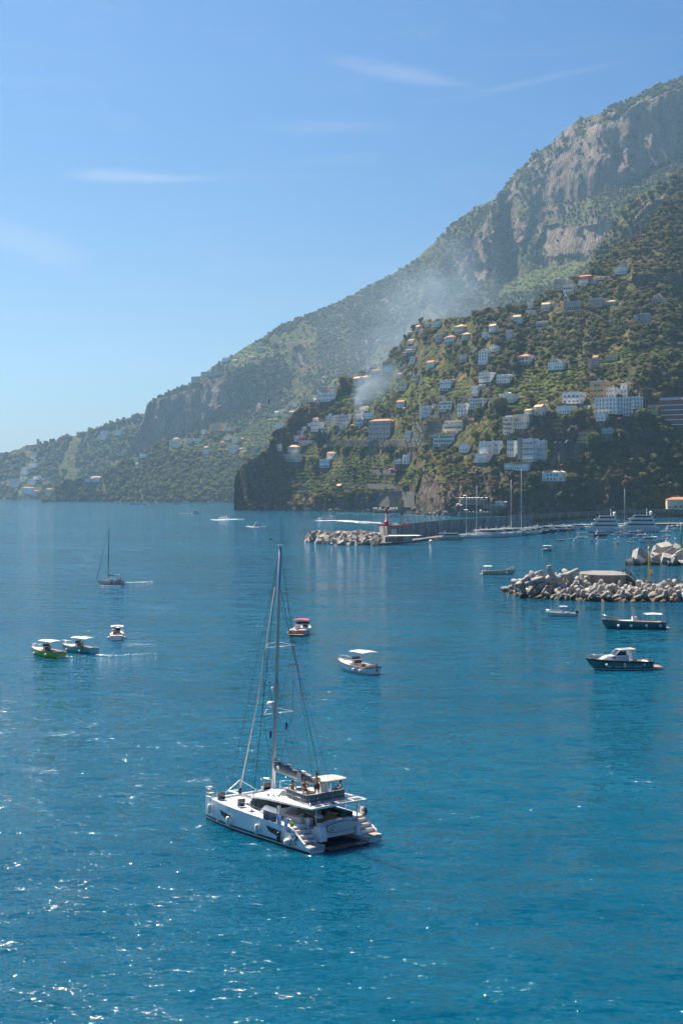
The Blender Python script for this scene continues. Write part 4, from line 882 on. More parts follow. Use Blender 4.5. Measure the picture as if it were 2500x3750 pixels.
for (x, y, w_, h, c, r) in [(60, 1795, 10, 6, 'w', 'flat'), (20, 1770, 10, 7, 'q', 'flat'), (180, 1755, 9, 6, 'w', 'flat'), (90, 1735, 9, 6, 'w', 'flat'), (250, 1680, 9, 6, 'w', 'flat'), (330, 1640, 10, 6, 'q', 'flat'), (130, 1690, 9, 6, 'w', 'hipp'), (300, 1610, 9, 6, 'w', 'flat'), (10, 1725, 9, 6, 'w', 'hip')]:
    building('tiny pale house in the woods of the far left coast', [(x - w_ / 2, x + w_ / 2, y - h, y, c, 1, 2, r)], lay='coast_slope')['group'] = 'tiny pale houses in the woods of the far left coast'
# ---- towers
def bell_tower(px, yt, yb, wpx, lay, label, m, dome=True):
    D = depth(lay, px, yb) - 4; s = F / D; H = (yb - yt) / s; w_ = wpx / s; e = empty('bell_tower', P(px, yb, D), R(-25), label, 'bell tower')
    mb = MB().use(WALLC[m]); mb.box((0, 0, H * .3 - 3), (w_, w_, H * .6 + 6)); mb.box((0, 0, H * .61), (w_ * 1.15, w_ * 1.15, H * .02)); mb.build('shaft', None, e)
    mb = MB().use(WALLC[m]); mb.box((0, 0, H * .72), (w_ * .85, w_ * .85, H * .2)); mb.box((0, 0, H * .83), (w_, w_, H * .02)); mb.build('belfry', None, e)
    mb = MB()
    if dome: mb.use(TILEP); mb.ball((0, 0, H * .85), w_ * .42, 10, 8, 1.5)
    else: mb.use(WALLC[m]); mb.add([(-w_ * .42, -w_ * .42, H * .84), (w_ * .42, -w_ * .42, H * .84), (w_ * .42, w_ * .42, H * .84), (-w_ * .42, w_ * .42, H * .84), (0, 0, H * 1.02)], [(0, 1, 4), (1, 2, 4), (2, 3, 4), (3, 0, 4)])
    mb.build('dome' if dome else 'spire', None, e)
    for k in range(4):
        a = k * math.pi / 2; me = window_mesh(w_ * .35, H * .13, True, '')
        inst(me, 'bell_opening', e, (math.sin(a) * w_ * .43, -math.cos(a) * w_ * .43, H * .65), (0, 0, a))
    ZONES.append((px - wpx, yt, px + wpx, yb + 8))
bell_tower(1228, 1391, 1434, 9, 'village_hillside', 'slender bell tower with a round tiled dome beside the giant round tree', 'c')
bell_tower(2070, 1076, 1130, 13, 'village_hillside', 'tall grey belfry with a pointed top in the upper village', 'g', False)
bell_tower(2001, 1467, 1496, 11, 'village_hillside', 'squat cream belfry behind the cliff edge church', 'c')
# ---- dry stone and retaining walls
def wall_run(name, label, lay, pts, th=2.0, m='s', cat='wall', parapet=False):
    """a wall whose top runs through pts (px, ytop, ybottom)"""
    e = MB(); e.use(WALLC[m]); top = []; 
    for (px, yt, yb) in pts:
        D = depth(lay, px, yb) - 2.5; top.append((P(px, yt, D), P(px, yb, D).z - 4))
    for i in range(len(top) - 1):
        (a, za), (b, zb) = top[i], top[i + 1]; n = max(1, int((b - a).length / 12)); 
        for k in range(n):
            p = a.lerp(b, k / n); q = a.lerp(b, (k + 1) / n); z0 = za + (zb - za) * k / n; z1 = za + (zb - za) * (k + 1) / n
            g = Vector((0, th, 0))
            vs = [Vector((p.x, p.y - 1.2, z0)), Vector((q.x, q.y - 1.2, z1)), q, p]; vs += [v + g for v in vs]
            e.add(vs, [(0, 1, 2, 3), (7, 6, 5, 4), (3, 2, 6, 7), (0, 3, 7, 4), (1, 5, 6, 2)])
    o = e.build(name, None, fix=False); return tag(o, label, cat)
wall_run('retaining_wall', 'tall dark stone retaining wall right of the pink hotel', 'village_hillside', [(1512, 1545, 1612), (1560, 1543, 1612), (1625, 1537, 1605)], 3)
wall_run('retaining_wall', 'long curved stone wall high on the right slope', 'village_hillside', [(2312, 1003, 1032), (2400, 1001, 1040), (2470, 1005, 1042), (2560, 1010, 1050)], 3)
wall_run('retaining_wall', 'grey seaside wall under the lowest terrace', 'village_hillside', [(1236, 1806, 1836), (1300, 1803, 1838), (1380, 1803, 1842), (1450, 1800, 1845), (1516, 1800, 1846)], 3)
wall_run('retaining_wall', 'stone platform wall under the lone white villa', 'village_hillside', [(1982, 1762, 1778), (2024, 1762, 1778)], 3)
wall_run('retaining_wall', 'garden wall below the olive house with two vaulted gables', 'village_hillside', [(1560, 1450, 1458), (1640, 1448, 1462), (1730, 1448, 1466)], 2)
wall_run('retaining_wall', 'terrace wall under the long white and blue apartment row', 'village_hillside', [(1538, 1533, 1546), (1610, 1512, 1535), (1680, 1522, 1536), (1718, 1524, 1540)], 2)
for k, (a, b, y) in enumerate([(1065, 1120, 1762), (1195, 1275, 1743), (1360, 1450, 1728), (1240, 1450, 1779), (1040, 1125, 1787)]):
    wall_run('terrace_wall', ['low terrace wall left of the orange roofed villa', 'pale terrace wall beneath the villa with blue white terrace', 'terrace wall under the dark conifers', 'longest low wall across the vine terraces', 'lowest terrace wall near the rocky point'][k], 'village_hillside', [(a, y - 7, y), ((a + b) / 2, y - 8, y), (b, y - 6, y)], 1.2)
def ivy_on(name, lay, runs, n, label, s=(.8, 1.9)):
    rnd = random.Random(name); pts = []; sc = []
    for k in range(n):
        r = runs[rnd.randrange(len(runs))]; (x0, a0, b0), (x1, a1, b1) = r; t = rnd.random(); px = x0 + (x1 - x0) * t; ya = a0 + (a1 - a0) * t; yb = b0 + (b1 - b0) * t
        py = ya + (yb - ya) * rnd.random() ** 1.8; D = depth(lay, px, yb) - 4.0; pts.append(tuple(P(px, py, D))); sc.append(rnd.uniform(*s))
    gn_instances(name, np.array(pts), np.array(sc), BUSHES + VINES, label)
ivy_on('hanging_ivy', 'village_hillside', [((1512, 1545, 1612), (1560, 1543, 1612)), ((1560, 1543, 1612), (1625, 1537, 1605)), ((1236, 1806, 1836), (1300, 1803, 1838)), ((1300, 1803, 1838), (1450, 1800, 1845)), ((2312, 1003, 1032), (2560, 1010, 1050)), ((1195, 1614, 1632), (1380, 1616, 1650)), ((1380, 1614, 1650), (1545, 1616, 1650)), ((1538, 1533, 1546), (1718, 1524, 1540))], 420, 'ivy and creepers hanging over the retaining walls')
# ---- coast road on its wall, with parked cars
def coast_road():
    xs = list(range(1195, 1560, 12)); e = MB(); pts = []
    for x in xs:
        yy = 1613 + 2.5 * math.sin((x - 1195) / 110); D = min(depth('village_hillside', x, yy + 6), depth('village_hillside', x, yy)) - 9; pts.append(P(x, yy, D))
    Z = sum(p.z for p in pts) / len(pts)
    ys = np.convolve(np.pad([p.y for p in pts], 3, mode='edge'), np.ones(7) / 7, 'valid')
    pts = [Vector((p.x / p.y * y, y, HC + (YH - (1614)) / F * y)) for p, y in zip(pts, ys)]
    e.use(mat('asphalt', (.06, .06, .062), .95))
    for a, b in zip(pts, pts[1:]):
        g = Vector((0, 9, 0)); e.add([a, b, b + g, a + g], [(0, 1, 2, 3)])
    o = e.build('coast_road', None, fix=False); tag(o, kind='structure')
    e = MB(); e.use(WALLC['s'])
    for a, b in zip(pts, pts[1:]):
        u = Vector((0, .5, 0)); h = Vector((0, 0, .9)); d = Vector((0, -1.5, -8))
        e.add([a - u * 1.2 + h, b - u * 1.2 + h, b + d, a + d, a - u * .2 + h, b - u * .2 + h, a - u * .2, b - u * .2], [(3, 2, 1, 0), (0, 1, 5, 4), (4, 5, 7, 6)])
    o = e.build('road_wall', None, fix=False); tag(o, 'long stone wall carrying the coast road below the pink hotel', 'wall')
    ZONES.append((1195, 1596, 1556, 1640))
    return pts
ROAD = coast_road()
CARC = {'white': (.8, .8, .8), 'silver': (.5, .52, .55), 'dark': (.05, .055, .07), 'red': (.4, .03, .03), 'blue': (.05, .12, .3)}
def car_template(colname):
    c = empty('parked_car', (0, 0, -500)); m = mat('car_paint_' + colname, CARC[colname], .25, var=.03, coat=.6)
    mb = MB().use(m); prof = [(-2.1, .35), (-2.15, .8), (-1.4, .95), (-.9, 1.42), (.75, 1.45), (1.25, .98), (2.0, .85), (2.1, .35)]
    mb.loft([[(x, y, z) for x, z in prof] for y in (-.85, .85)], closed=True, smooth=False); mb.build('body', None, c)
    mb = MB().use(GLASSD)
    for y in (-.87, .87): mb.add([(-1.25, y, .98), (1.05, y, 1.0), (.68, y, 1.36), (-.82, y, 1.34)], [(0, 1, 2, 3)])
    mb.box((1.02, 0, 1.2), (.05, 1.4, .5), ry=-.85); mb.box((-1.16, 0, 1.2), (.05, 1.4, .5), ry=.85); mb.build('window', None, c, fix=False)
    t = mat('tyre', (.02, .02, .02), .8)
    wm = MB().use(t).tube([(0, -.12, 0), (0, .12, 0)], .34, 10).mesh('wheel')
    for x in (-1.35, 1.35):
        for y in (-.8, .8): inst(wm, 'wheel', c, (x, y, .34))
    return c
CARS = {k: car_template(k) for k in CARC}
used = set()
def place_car(kind, loc, rz, label, group):
    src = CARS[kind]; c = src if kind not in used else copy_tree(src); used.add(kind)
    c.location = loc; c.rotation_euler = (0, 0, rz); tag(c, label, 'car', group); return c
rq = random.Random(4)
for k in range(24):
    t = 1.0 + k * (len(ROAD) - 5) / 24; i = int(t); p = ROAD[i].lerp(ROAD[i + 1], t - i); d = ROAD[i + 1] - ROAD[i]
    kind = rq.choice(['white'] * 6 + ['silver', 'dark'])
    place_car(kind, p + Vector((0, 1.9, .02)), math.atan2(d.y, d.x), {'white': 'white car in the row parked along the coast road wall', 'silver': 'silver car in the row parked along the coast road wall', 'dark': 'dark car in the row parked along the coast road wall'}[kind], {'white': 'white cars parked on the coast road', 'silver': 'silver cars parked on the coast road', 'dark': 'dark cars parked on the coast road'}[kind])
# viaduct with two arches right of the cliff hotel
def arch_wall(name, label, pts_top, zfoot, bays, m, th=1.5, rise=.6, cat='wall', parent=None, back=None, archw=.7, panel=None):
    """wall along a 3-D polyline with blind arches: bays = [(t0, t1, height)]"""
    mb = MB(); mb.use(m)
    def at(t):
        t = max(0, min(t, len(pts_top) - 1 - 1e-6)); i = int(t); return pts_top[i].lerp(pts_top[i + 1], t - i)
    def quad(a, b, za, zb, ta, tb): mb.add([Vector((a.x, a.y, za)), Vector((b.x, b.y, zb)), Vector((b.x, b.y, tb)), Vector((a.x, a.y, ta))], [(0, 1, 2, 3)])
    cuts = sorted(set([0, len(pts_top) - 1] + list(range(len(pts_top)))))
    spans = []; cur = 0.
    for (t0, t1, h) in bays: 
        spans.append((cur, t0, None)); spans.append((t0, t1, h)); cur = t1
    spans.append((cur, len(pts_top) - 1, None))
    for (t0, t1, h) in spans:
        if t1 - t0 < 1e-6: continue
        if h is None:
            n = max(1, int((t1 - t0) * 4))
            for k in range(n): a, b = at(t0 + (t1 - t0) * k / n), at(t0 + (t1 - t0) * (k + 1) / n); quad(a, b, zfoot, zfoot, a.z, b.z)
        else:
            n = 12; L = (at(t1) - at(t0)).length; r = L / 2
            for k in range(n):
                u0, u1 = k / n, (k + 1) / n; a, b = at(t0 + (t1 - t0) * u0), at(t0 + (t1 - t0) * u1)
                f = lambda u: zfoot + max(h - r, 0) + min(r, h) * math.sqrt(max(0, 1 - (2 * u - 1) ** 2))
                quad(a, b, f(u0), f(u1), a.z, b.z)
                bk = Vector((0, back or 2.0, 0)); mb.add([Vector((a.x, a.y, f(u0))), Vector((b.x, b.y, f(u1))), Vector((b.x, b.y, f(u1))) + bk, Vector((a.x, a.y, f(u0))) + bk], [(0, 1, 2, 3)])
            if back is not None:
                if panel: mb.use(panel)
                a, b = at(t0) + Vector((0, back, 0)), at(t1) + Vector((0, back, 0)); quad(a, b, zfoot, zfoot, zfoot + h + .3, zfoot + h + .3); mb.use(m)
    for i in range(len(pts_top) - 1):
        a, b = pts_top[i], pts_top[i + 1]; g = Vector((0, th, 0)); mb.add([a, b, b + g, a + g], [(0, 1, 2, 3)])
    o = mb.build(name, None, parent, fix=False)
    if parent is None: tag(o, label, cat)
    return o
Dv = depth('village_hillside', 2080, 1668) - 12
vt = [P(x, 1622, Dv) for x in (2025, 2050, 2085, 2120)]
arch_wall('viaduct', 'stone road viaduct with a tall dark arch beside the ochre house', vt, P(2080, 1700, Dv).z, [(.25, .85, 24), (1.6, 2.4, 26)], WALLC['s'], 9, back=7., cat='viaduct')
ZONES.append((2020, 1612, 2125, 1690))
place_car('silver', vt[2] + Vector((-10, 3, .02)), 0, 'silver car driving over the road viaduct', None)
for k, o in CARS.items():
    if k not in used:
        for ch in KIDS.get(o.name, []): bpy.data.objects.remove(ch)
        bpy.data.objects.remove(o)
# ---- beach clubs: decks, umbrellas, loungers
UMB = None
def umbrella(loc, label, group, r=1.7, col=None):
    global UMB
    if UMB is None:
        e = empty('beach_umbrella', loc); mb = MB().use(mat('umbrella_cloth', (.85, .83, .78), .8)); n = 10
        vs = [(0, 0, 2.75)] + [(r * math.cos(6.283 * k / n), r * math.sin(6.283 * k / n), 2.2) for k in range(n)] + [(r * math.cos(6.283 * k / n), r * math.sin(6.283 * k / n), 2.0) for k in range(n)]
        mb.add(vs, [(0, 1 + k, 1 + (k + 1) % n) for k in range(n)] + [(1 + k, 11 + k, 11 + (k + 1) % n, 1 + (k + 1) % n) for k in range(n)]); mb.build('canopy', None, e, fix=False)
        MB().use(TRIM).tube([(0, 0, 0), (0, 0, 2.7)], .06, 5).build('pole', None, e); UMB = e
    else: e = copy_tree(UMB)
    e.location = loc; tag(e, label, 'umbrella', group); return e
LNG = None
def lounger(loc, rz, label, group):
    global LNG
    if LNG is None:
        e = empty('sun_lounger', loc); mb = MB().use(mat('lounger_cloth', (.82, .80, .76), .8)); mb.box((0, 0, .35), (.7, 1.3, .1)); mb.box((0, .85, .55), (.7, .7, .1), rx=.7); mb.build('mattress', None, e)
        mb = MB().use(TRIM)
        for x in (-.3, .3):
            for y in (-.5, .7): mb.box((x, y, .15), (.06, .06, .3))
        mb.build('frame', None, e); LNG = e
    else: e = copy_tree(LNG)
    e.location = loc; e.rotation_euler = (0, 0, rz); tag(e, label, 'sun lounger', group); return e
def deck(name, label, x0, x1, yt, yb, D, dep, m, cat='terrace'):
    s = F / D; c = P((x0 + x1) / 2, (yt + yb) / 2, D + dep / 2); e = empty(name, P((x0 + x1) / 2, yb, D), 0, label, cat)
    w_ = (x1 - x0) / s; h = (yb - yt) / s
    mb = MB().use(m); mb.box((0, dep / 2, h / 2), (w_, dep, h)); mb.build('platform', None, e)
    mb = MB().use(TRIM); mb.box((0, -.06, h + .95), (w_, .08, .08)); mb.box((0, -.06, h + .5), (w_, .05, .05)); n = max(3, int(w_ / 2.2))
    for k in range(n + 1): mb.box((-w_ / 2 + w_ * k / n, -.06, h + .48), (.08, .08, .95))
    mb.build('railing', None, e, fix=False); ZONES.append((x0, yt - 12, x1, yb + 10))
    return D, P(0, yt, D).z
CONC = mat('weathered_concrete', (.22, .205, .185), .9, var=.35, scale=.4, bump=.4, bscale=3., streak=True)
D1 = DW(1879) - 2
D1, z1 = deck('beach_terrace', 'low stone bathing terrace with umbrellas at the foot of the lemon terraces', 1368, 1508, 1868, 1879, D1, 14, CONC)
for k, u in enumerate([70, 97, 143, 218, 283, 320, 355, 372, 392, 468, 485, 503]):
    umbrella(P(1350 + u / 3.484, 0, D1 + 5 + (k % 3) * 2).xyz * 1 + Vector((0, 0, z1 - P(1350, 0, D1 + 5 + (k % 3) * 2).z)), 'white umbrella on the low bathing terrace', 'white umbrellas on the low bathing terrace')
for k in range(22):
    px = 1385 + k * 5.4; y_ = D1 + 3 + (k % 3) * 3; lounger(Vector(((px - 1250) / F * y_, y_, z1)), R(rq.uniform(-15, 15)), 'cream sun lounger on the low bathing terrace', 'sun loungers on the low bathing terrace')
D2 = DW(1893) + 3
D2b, z2 = deck('beach_club', 'white beach club deck on the rocks with a row of umbrellas', 1684, 1783, 1831, 1850, D2, 12, CONC)
for k in range(9):
    y_ = D2 + 4; px = 1640 + (225 + [0, 50, 110, 155, 207, 260, 312, 377, 460][k]) / 4.9; umbrella(Vector(((px - 1250) / F * y_, y_, z2)), 'white umbrella in the row on the upper beach club deck', 'white umbrellas on the upper beach club deck')
building('small white bathing house with an arched door beside the beach club', [(1810, 1846, 1837, 1850, 'w', 1, 3, 'flat', 'a'), ], name='bathing_house', cat='house', push=2)
deck('beach_club', 'middle concrete ledge of the beach club', 1770, 1850, 1850, 1862, D2 - 3, 9, CONC)
D3, z3 = deck('beach_club', 'lower bathing ledge of the beach club close to the water', 1680, 1800, 1876, 1890, D2 - 12, 10, CONC)
for k, (u, v) in enumerate([(175, 910), (160, 930), (230, 930), (265, 1015), (300, 1015), (335, 1015), (580, 1022), (1030, 872), (295, 758)]):
    px, py = 1640 + u / 4.9, 1660 + (v + 40) / 4.9; y_ = D2 - 6; p = P(px, py, y_); umbrella(p, 'white umbrella standing on the rocks of the beach club' if v > 800 else 'white umbrella above the umbrella row', 'white umbrellas on the beach club rocks' if v > 800 else None)
    MB().use(CONC).box((0, 0, -1.5), (4, 3.5, 3)).build('umbrella_base', None, None, p)
    tag(bpy.data.objects['umbrella_base'] if k == 0 else bpy.context.scene.collection.objects[-1], 'rough concrete block under a beach club umbrella', 'concrete block', 'concrete blocks under the beach club umbrellas')
for k in range(16):
    px = 1692 + (k % 8) * 13; y_ = (D2 + 3) if k < 8 else (D2 - 9); z = z2 if k < 8 else z3; lounger(Vector(((px - 1250) / F * y_, y_, z)), R(rq.uniform(-20, 20)), 'cream sun lounger on the %s beach club deck' % ('upper' if k < 8 else 'lower'), 'sun loungers on the %s beach club deck' % ('upper' if k < 8 else 'lower'))
building('long beach restaurant with a pale flat roof under the cliff', [(1428, 1520, 1800, 1832, 's', 1, 7, 'flat', 'x')], name='restaurant', cat='building')
# ---- chosen plants
def big_tree(px, yb, hpx, wpx, lay, label, m=None, seed=0, name='broadleaf_tree', dens=900, cat='tree', push=6):
    D = depth(lay, px, yb) - push; s = F / D; H = hpx / s; rx = wpx / s / 2; e = empty(name, P(px, yb, D), 0, label, cat)
    mb = MB().use(m or FOL); crown_mb(mb=mb, seed=seed, rx=rx, rz=H * .42, lumps=16, leaves=dens, leaf=H * .045, c=(0, 0, H * .56), sub=2, rough=.5); mb.build('crown', None, e, fix=False)
    mb = MB().use(BARK); mb.tube([(0, 0, -2), (.1, 0, H * .2), (-.1, .1, H * .5)], H * .04, 7, H * .02)
    for a in (0, 2.1, 4.2): mb.tube([(0, 0, H * .2), (math.cos(a) * rx * .4, math.sin(a) * rx * .4, H * .5)], H * .02, 5, H * .008)
    mb.build('trunk', None, e); return e
big_tree(1257, 1414, 40, 42, 'village_hillside', 'giant round tree standing over the bell tower', seed=60)
big_tree(2170, 1660, 78, 48, 'village_hillside', 'tall bright green tree right of the ochre roadside house', VINE, 61)
big_tree(2125, 1545, 55, 60, 'village_hillside', 'broad dark tree in front of the long low white house', None, 62)
big_tree(1955, 1765, 40, 46, 'village_hillside', 'rounded olive green tree left of the lone white villa', None, 63)
big_tree(2090, 1770, 40, 50, 'village_hillside', 'dark round tree right of the lone white villa', None, 64)
big_tree(2350, 1545, 50, 55, 'village_hillside', 'wide dark tree left of the red brick flats', None, 65)
big_tree(1148, 1700, 36, 42, 'village_hillside', 'bright bushy tree beside the lower hotel wing', VINE, 66)
big_tree(1830, 1500, 48, 60, 'village_hillside', 'olive tree clump right of the white apartments', None, 67)
big_tree(1425, 1668, 42, 40, 'village_hillside', 'dark conifer below the coast road wall', DARKF, 68)
big_tree(1450, 1735, 20, 60, 'village_hillside', 'pink flowering hedge near the pergola house', mat('bougainvillea', (.35, .05, .20), .8, var=.5), 69, 'flowering_hedge', 300, 'hedge')
big_tree(1107, 1618, 20, 30, 'village_hillside', 'pink bougainvillea covering the vaulted villa', MATS['bougainvillea'], 70, 'bougainvillea', 300, 'bush')
big_tree(2277, 1540, 12, 40, 'village_hillside', 'magenta bougainvillea under the white apartment block', MATS['bougainvillea'], 71, 'bougainvillea', 300, 'bush')
big_tree(1291, 1563, 10, 18, 'village_hillside', 'bright yellow bush beside the cream terrace house', mat('yellow_flowers', (.65, .50, .03), .8, var=.3), 72, 'flowering_bush', 200, 'bush')
big_tree(2180, 1625, 14, 34, 'village_hillside', 'red flowering bush in front of the ochre roadside house', mat('red_flowers', (.42, .07, .05), .8, var=.4), 73, 'flowering_bush', 200, 'bush')
for k, (px, yb, h) in enumerate([(1169, 1640, 70), (1187, 1628, 52), (1199, 1628, 42)]):
    D = depth('village_hillside', px, yb) - 8; s = F / D; tag(inst(CYP, 'cypress', None, P(px, yb, D), (0, 0, k), (h / s, h / s, h / s)), ['tallest dark cypress above the seaside hotel', 'middle cypress above the seaside hotel', 'shortest cypress, right of the other two'][k], 'tree')
for k, (px, yb, h) in enumerate([(398, 1738, 22), (408, 1738, 20), (380, 1745, 16), (985, 1480, 20), (2058, 1095, 24)]):
    lay = 'wooded_slope' if px < 900 else 'village_hillside'
    D = depth(lay, px, yb) - 6; s = F / D; tag(inst(CYP, 'cypress', None, P(px, yb, D), (0, 0, k), (h / s, h / s, h / s)), ['dark cypress, left one of a pair near the shore villa', 'dark cypress, right one of a pair near the shore villa', 'small cypress left of the cypress pair', 'small cypress on the bright terrace ridge', 'cypress behind the grey belfry'][k], 'tree')
# shore rocks
ROCKM = mat('shore_rock', (.20, .165, .135), .95, var=.55, scale=.3, bump=.9, bscale=1.2)
def rock_mesh(seed, sub=2):
    rnd = random.Random(seed); bm = bmesh.new(); bmesh.ops.create_icosphere(bm, subdivisions=sub, radius=1)
    dirs = [Vector((rnd.gauss(0, 1), rnd.gauss(0, 1), rnd.gauss(0, 1))).normalized() for _ in range(9)]; lim = [rnd.uniform(.55, .85) for _ in dirs]
    for v in bm.verts:
        for d, l in zip(dirs, lim):
            q = v.co.dot(d)
            if q > l: v.co -= d * (q - l)
        v.co *= rnd.uniform(.94, 1.06)
    me = bpy.data.meshes.new('boulder'); bm.to_mesh(me); bm.free(); me.materials.append(ROCKM); return me
ROCKS = [rock_mesh(i) for i in range(6)]
rr = random.Random(9); n_ = 0
def boulder_run(x0, x1, n, lay, smin, smax, label, group, lift=(0, 12)):
    for k in range(n):
        px = rr.uniform(x0, x1); yb = interp(YB_V, px) if lay == 'village_hillside' else 1838; py = yb - rr.uniform(*lift) * rr.random()
        D = depth(lay, px, py) - 2; s_ = rr.uniform(smin, smax)
        o = inst(ROCKS[k % 6], 'boulder', None, P(px, py, D), (rr.uniform(0, 6), rr.uniform(0, 6), rr.uniform(0, 6)), (s_ * rr.uniform(.7, 1.3), s_, s_ * rr.uniform(.7, 1.5))); tag(o, label, 'boulder', group)
boulder_run(885, 1080, 60, 'village_hillside', 1.5, 4, 'pale jagged boulder below the rocky point', 'boulders along the shore of the rocky point', (0, 26))
boulder_run(1080, 1360, 30, 'village_hillside', 1.5, 4, 'dark shore boulder under the lemon terraces', 'boulders under the lemon terraces')
boulder_run(1510, 1690, 40, 'village_hillside', 1.2, 3.5, 'craggy boulder at the foot of the headland', 'boulders at the foot of the headland', (0, 30))
boulder_run(1850, 2060, 40, 'village_hillside', 1.2, 3.5, 'pale craggy boulder behind the harbour wall', 'boulders behind the left part of the harbour wall', (0, 44))
boulder_run(2190, 2330, 30, 'village_hillside', 1.2, 3.5, 'light craggy boulder under the right cliff', 'boulders behind the right part of the harbour wall', (0, 60))
# ---------------------------------------------------------------- harbour wall
QSTONE = mat('harbour_stone', (.34, .32, .29), .92, var=.45, scale=.12, bump=.7, bscale=.8, streak=True)
QSTB = mat('harbour_stone_brown', (.34, .22, .13), .92, var=.45, scale=.12, bump=.7, bscale=.8, streak=True)
ZT = 7.5
def topat(px, py): D = (HC - ZT) * F / (py - YH); return P(px, py, D)
WALLTOP = [topat(x, y) for x, y in [(1416, 1930.5), (1500, 1920), (1600, 1909.5), (1700, 1903), (1800, 1897), (1950, 1888), (2060, 1881.5), (2150, 1876.5), (2250, 1872.5), (2350, 1869), (2440, 1866.5), (2600, 1863)]]
for p in WALLTOP: p.z = ZT
hw_ = empty('harbour_wall', WALLTOP[0] * 1, 0, 'long stone harbour wall with arches at its landward end', 'harbour wall'); O = Vector(hw_.location)
loc_ = [p - O for p in WALLTOP]
wa = arch_wall('outer_wall', '', loc_[:6], -ZT - 1, [], QSTONE, 9, parent=hw_)
bays = []
t = .06
while t < 5.8: bays.append((t, t + .068, 5.6)); t += .094
wa2 = arch_wall('arched_wall', '', loc_[5:], -ZT - .2, [(a, b, 5.4) for a, b, c in bays], QSTB, 9, parent=hw_, back=3.5, panel=mat('arch_infill', (.46, .37, .25), .9, var=.4, scale=.3))
mb = MB().use(QSTONE); a = loc_[0]; bk = Vector((-2.9, 28, 0)); 
mb.add([a + bk, a, a + Vector((0, 0, -ZT - 1)), a + bk + Vector((0, 0, -ZT - 1))], [(0, 1, 2, 3)]); mb.add([a, loc_[1], loc_[1] + Vector((0, 12, 0)), a + bk], [(0, 1, 2, 3)]); mb.build('end_wall', None, hw_, fix=False)
mb = MB().use(TRIM if 0 else CONC)      # coping along the top
for p, q in zip(loc_, loc_[1:]):
    g = Vector((0, .9, 0)); h = Vector((0, 0, .5)); f = Vector((0, -.35, .0)); mb.add([p + f, q + f, q + f + h, p + f + h, p + g + h, q + g + h, p + g, q + g], [(0, 1, 2, 3), (3, 2, 5, 4), (4, 5, 7, 6)])
mb.build('coping', None, hw_, fix=False)
mb = MB().use(CONC)
for p, q in zip(loc_[:6], loc_[1:6]):
    z = Vector((0, 0, -2.2)); f = Vector((0, -.3, 0)); mb.add([p + z + f, q + z + f, q + z + f - Vector((0, 0, .4)), p + z + f - Vector((0, 0, .4)), p + z, q + z], [(0, 1, 2, 3), (4, 5, 1, 0)])
mb.build('string_course', None, hw_, fix=False)
# striped openings under the coping
SLAT = MB(); SLAT.use(CONC); SLAT.box((0, 0, 0), (4.6, .25, 2.0)); SLAT.use(mat('pale_slat', (.62, .60, .55), .8))
for k in range(5): SLAT.box((-1.8 + k * .9, -.18, 0), (.28, .12, 1.9), ry=.45)
SLAT.box((0, -.18, 1.0), (4.6, .14, .14)); SLAT.box((0, -.18, -1.0), (4.6, .14, .14)); SLATM = SLAT.mesh('slatted_panel', None, False)
for x in [1459, 1509, 1557, 1604, 1649, 1694, 1736, 1778, 1818, 1858, 1897, 1939, 1974, 2010, 2045, 2079, 2112, 2150, 2190, 2232, 2275, 2320, 2372, 2430]:
    for p, q in zip(WALLTOP, WALLTOP[1:]):
        a, b = 1250 + F * p.x / p.y, 1250 + F * q.x / q.y
        if a <= x < b:
            k = (x - 1250) / F; t = (k * p.y - p.x) / ((q.x - p.x) - k * (q.y - p.y)); c = p.lerp(q, t)
            inst(SLATM, 'slatted_panel', hw_, tuple(c - O + Vector((.3, -.55, -1.6))), (0, 0, math.atan2(q.y - p.y, q.x - p.x)))
# quay along the inside
QY = [W(x, y) for x, y in [(1385, 1998), (1430, 1996), (1518, 1987), (1560, 1980), (1592, 1977), (1700, 1968), (1850, 1952), (2000, 1938), (2120, 1930), (2300, 1925), (2600, 1922)]]
mb = MB().use(mat('quay_paving', (.12, .112, .10), .92, var=.3, scale=.3)); top = 1.1
for p, q, i in zip(QY, QY[1:], range(20)):
    bp_, bq_ = p + Vector((7, 42, 0)), q + Vector((7, 42, 0)); u = Vector((0, 0, top)); d = Vector((0, 0, -1))
    mb.add([p + d, q + d, q + u, p + u, bp_ + u, bq_ + u], [(0, 1, 2, 3), (3, 2, 5, 4)])
    if i == 0: mb.add([bp_ + d, p + d, p + u, bp_ + u], [(0, 1, 2, 3)])
o = mb.build('quay', None, fix=False); tag(o, kind='structure')
tr_ = MB().use(mat('tyre_fender', (.02, .02, .02), .8))
# kiosk with a white canopy at the pier end
kc = P(1455, 1965, 672); kc.z = top; ks = empty('kiosk', kc, R(12), 'small glazed kiosk under a long white canopy at the pier end', 'kiosk')
mb = MB().use(WALLC['g']); mb.box((-3.8, 0, 1.4), (5.5, 4, 2.8)); mb.box((3.2, .6, 1.4), (7.5, 3, 2.8)); mb.build('wall', None, ks)
for k in range(6): inst(window_mesh(1.0, 2.0, False, ''), 'window', ks, (-5.6 + k * 1.5, -2.05 if k < 4 else -.95, .4))
mb = MB().use(mat('awning_cloth', (.75, .74, .72), .8)); mb.slab([(-4, -2.6, 3.1), (11, -2.6, 3.1), (10, .6, 3.3), (-5, .6, 3.3)], .12); mb.build('canopy', None, ks)
mb = MB().use(TRIM); [mb.tube([(x, -3.4, 0), (x, -3.4, 3.15)], .07, 5) for x in (-6.8, -1.5, 4, 9, 13.8)]; mb.build('canopy_post', None, ks)
tag(ks)
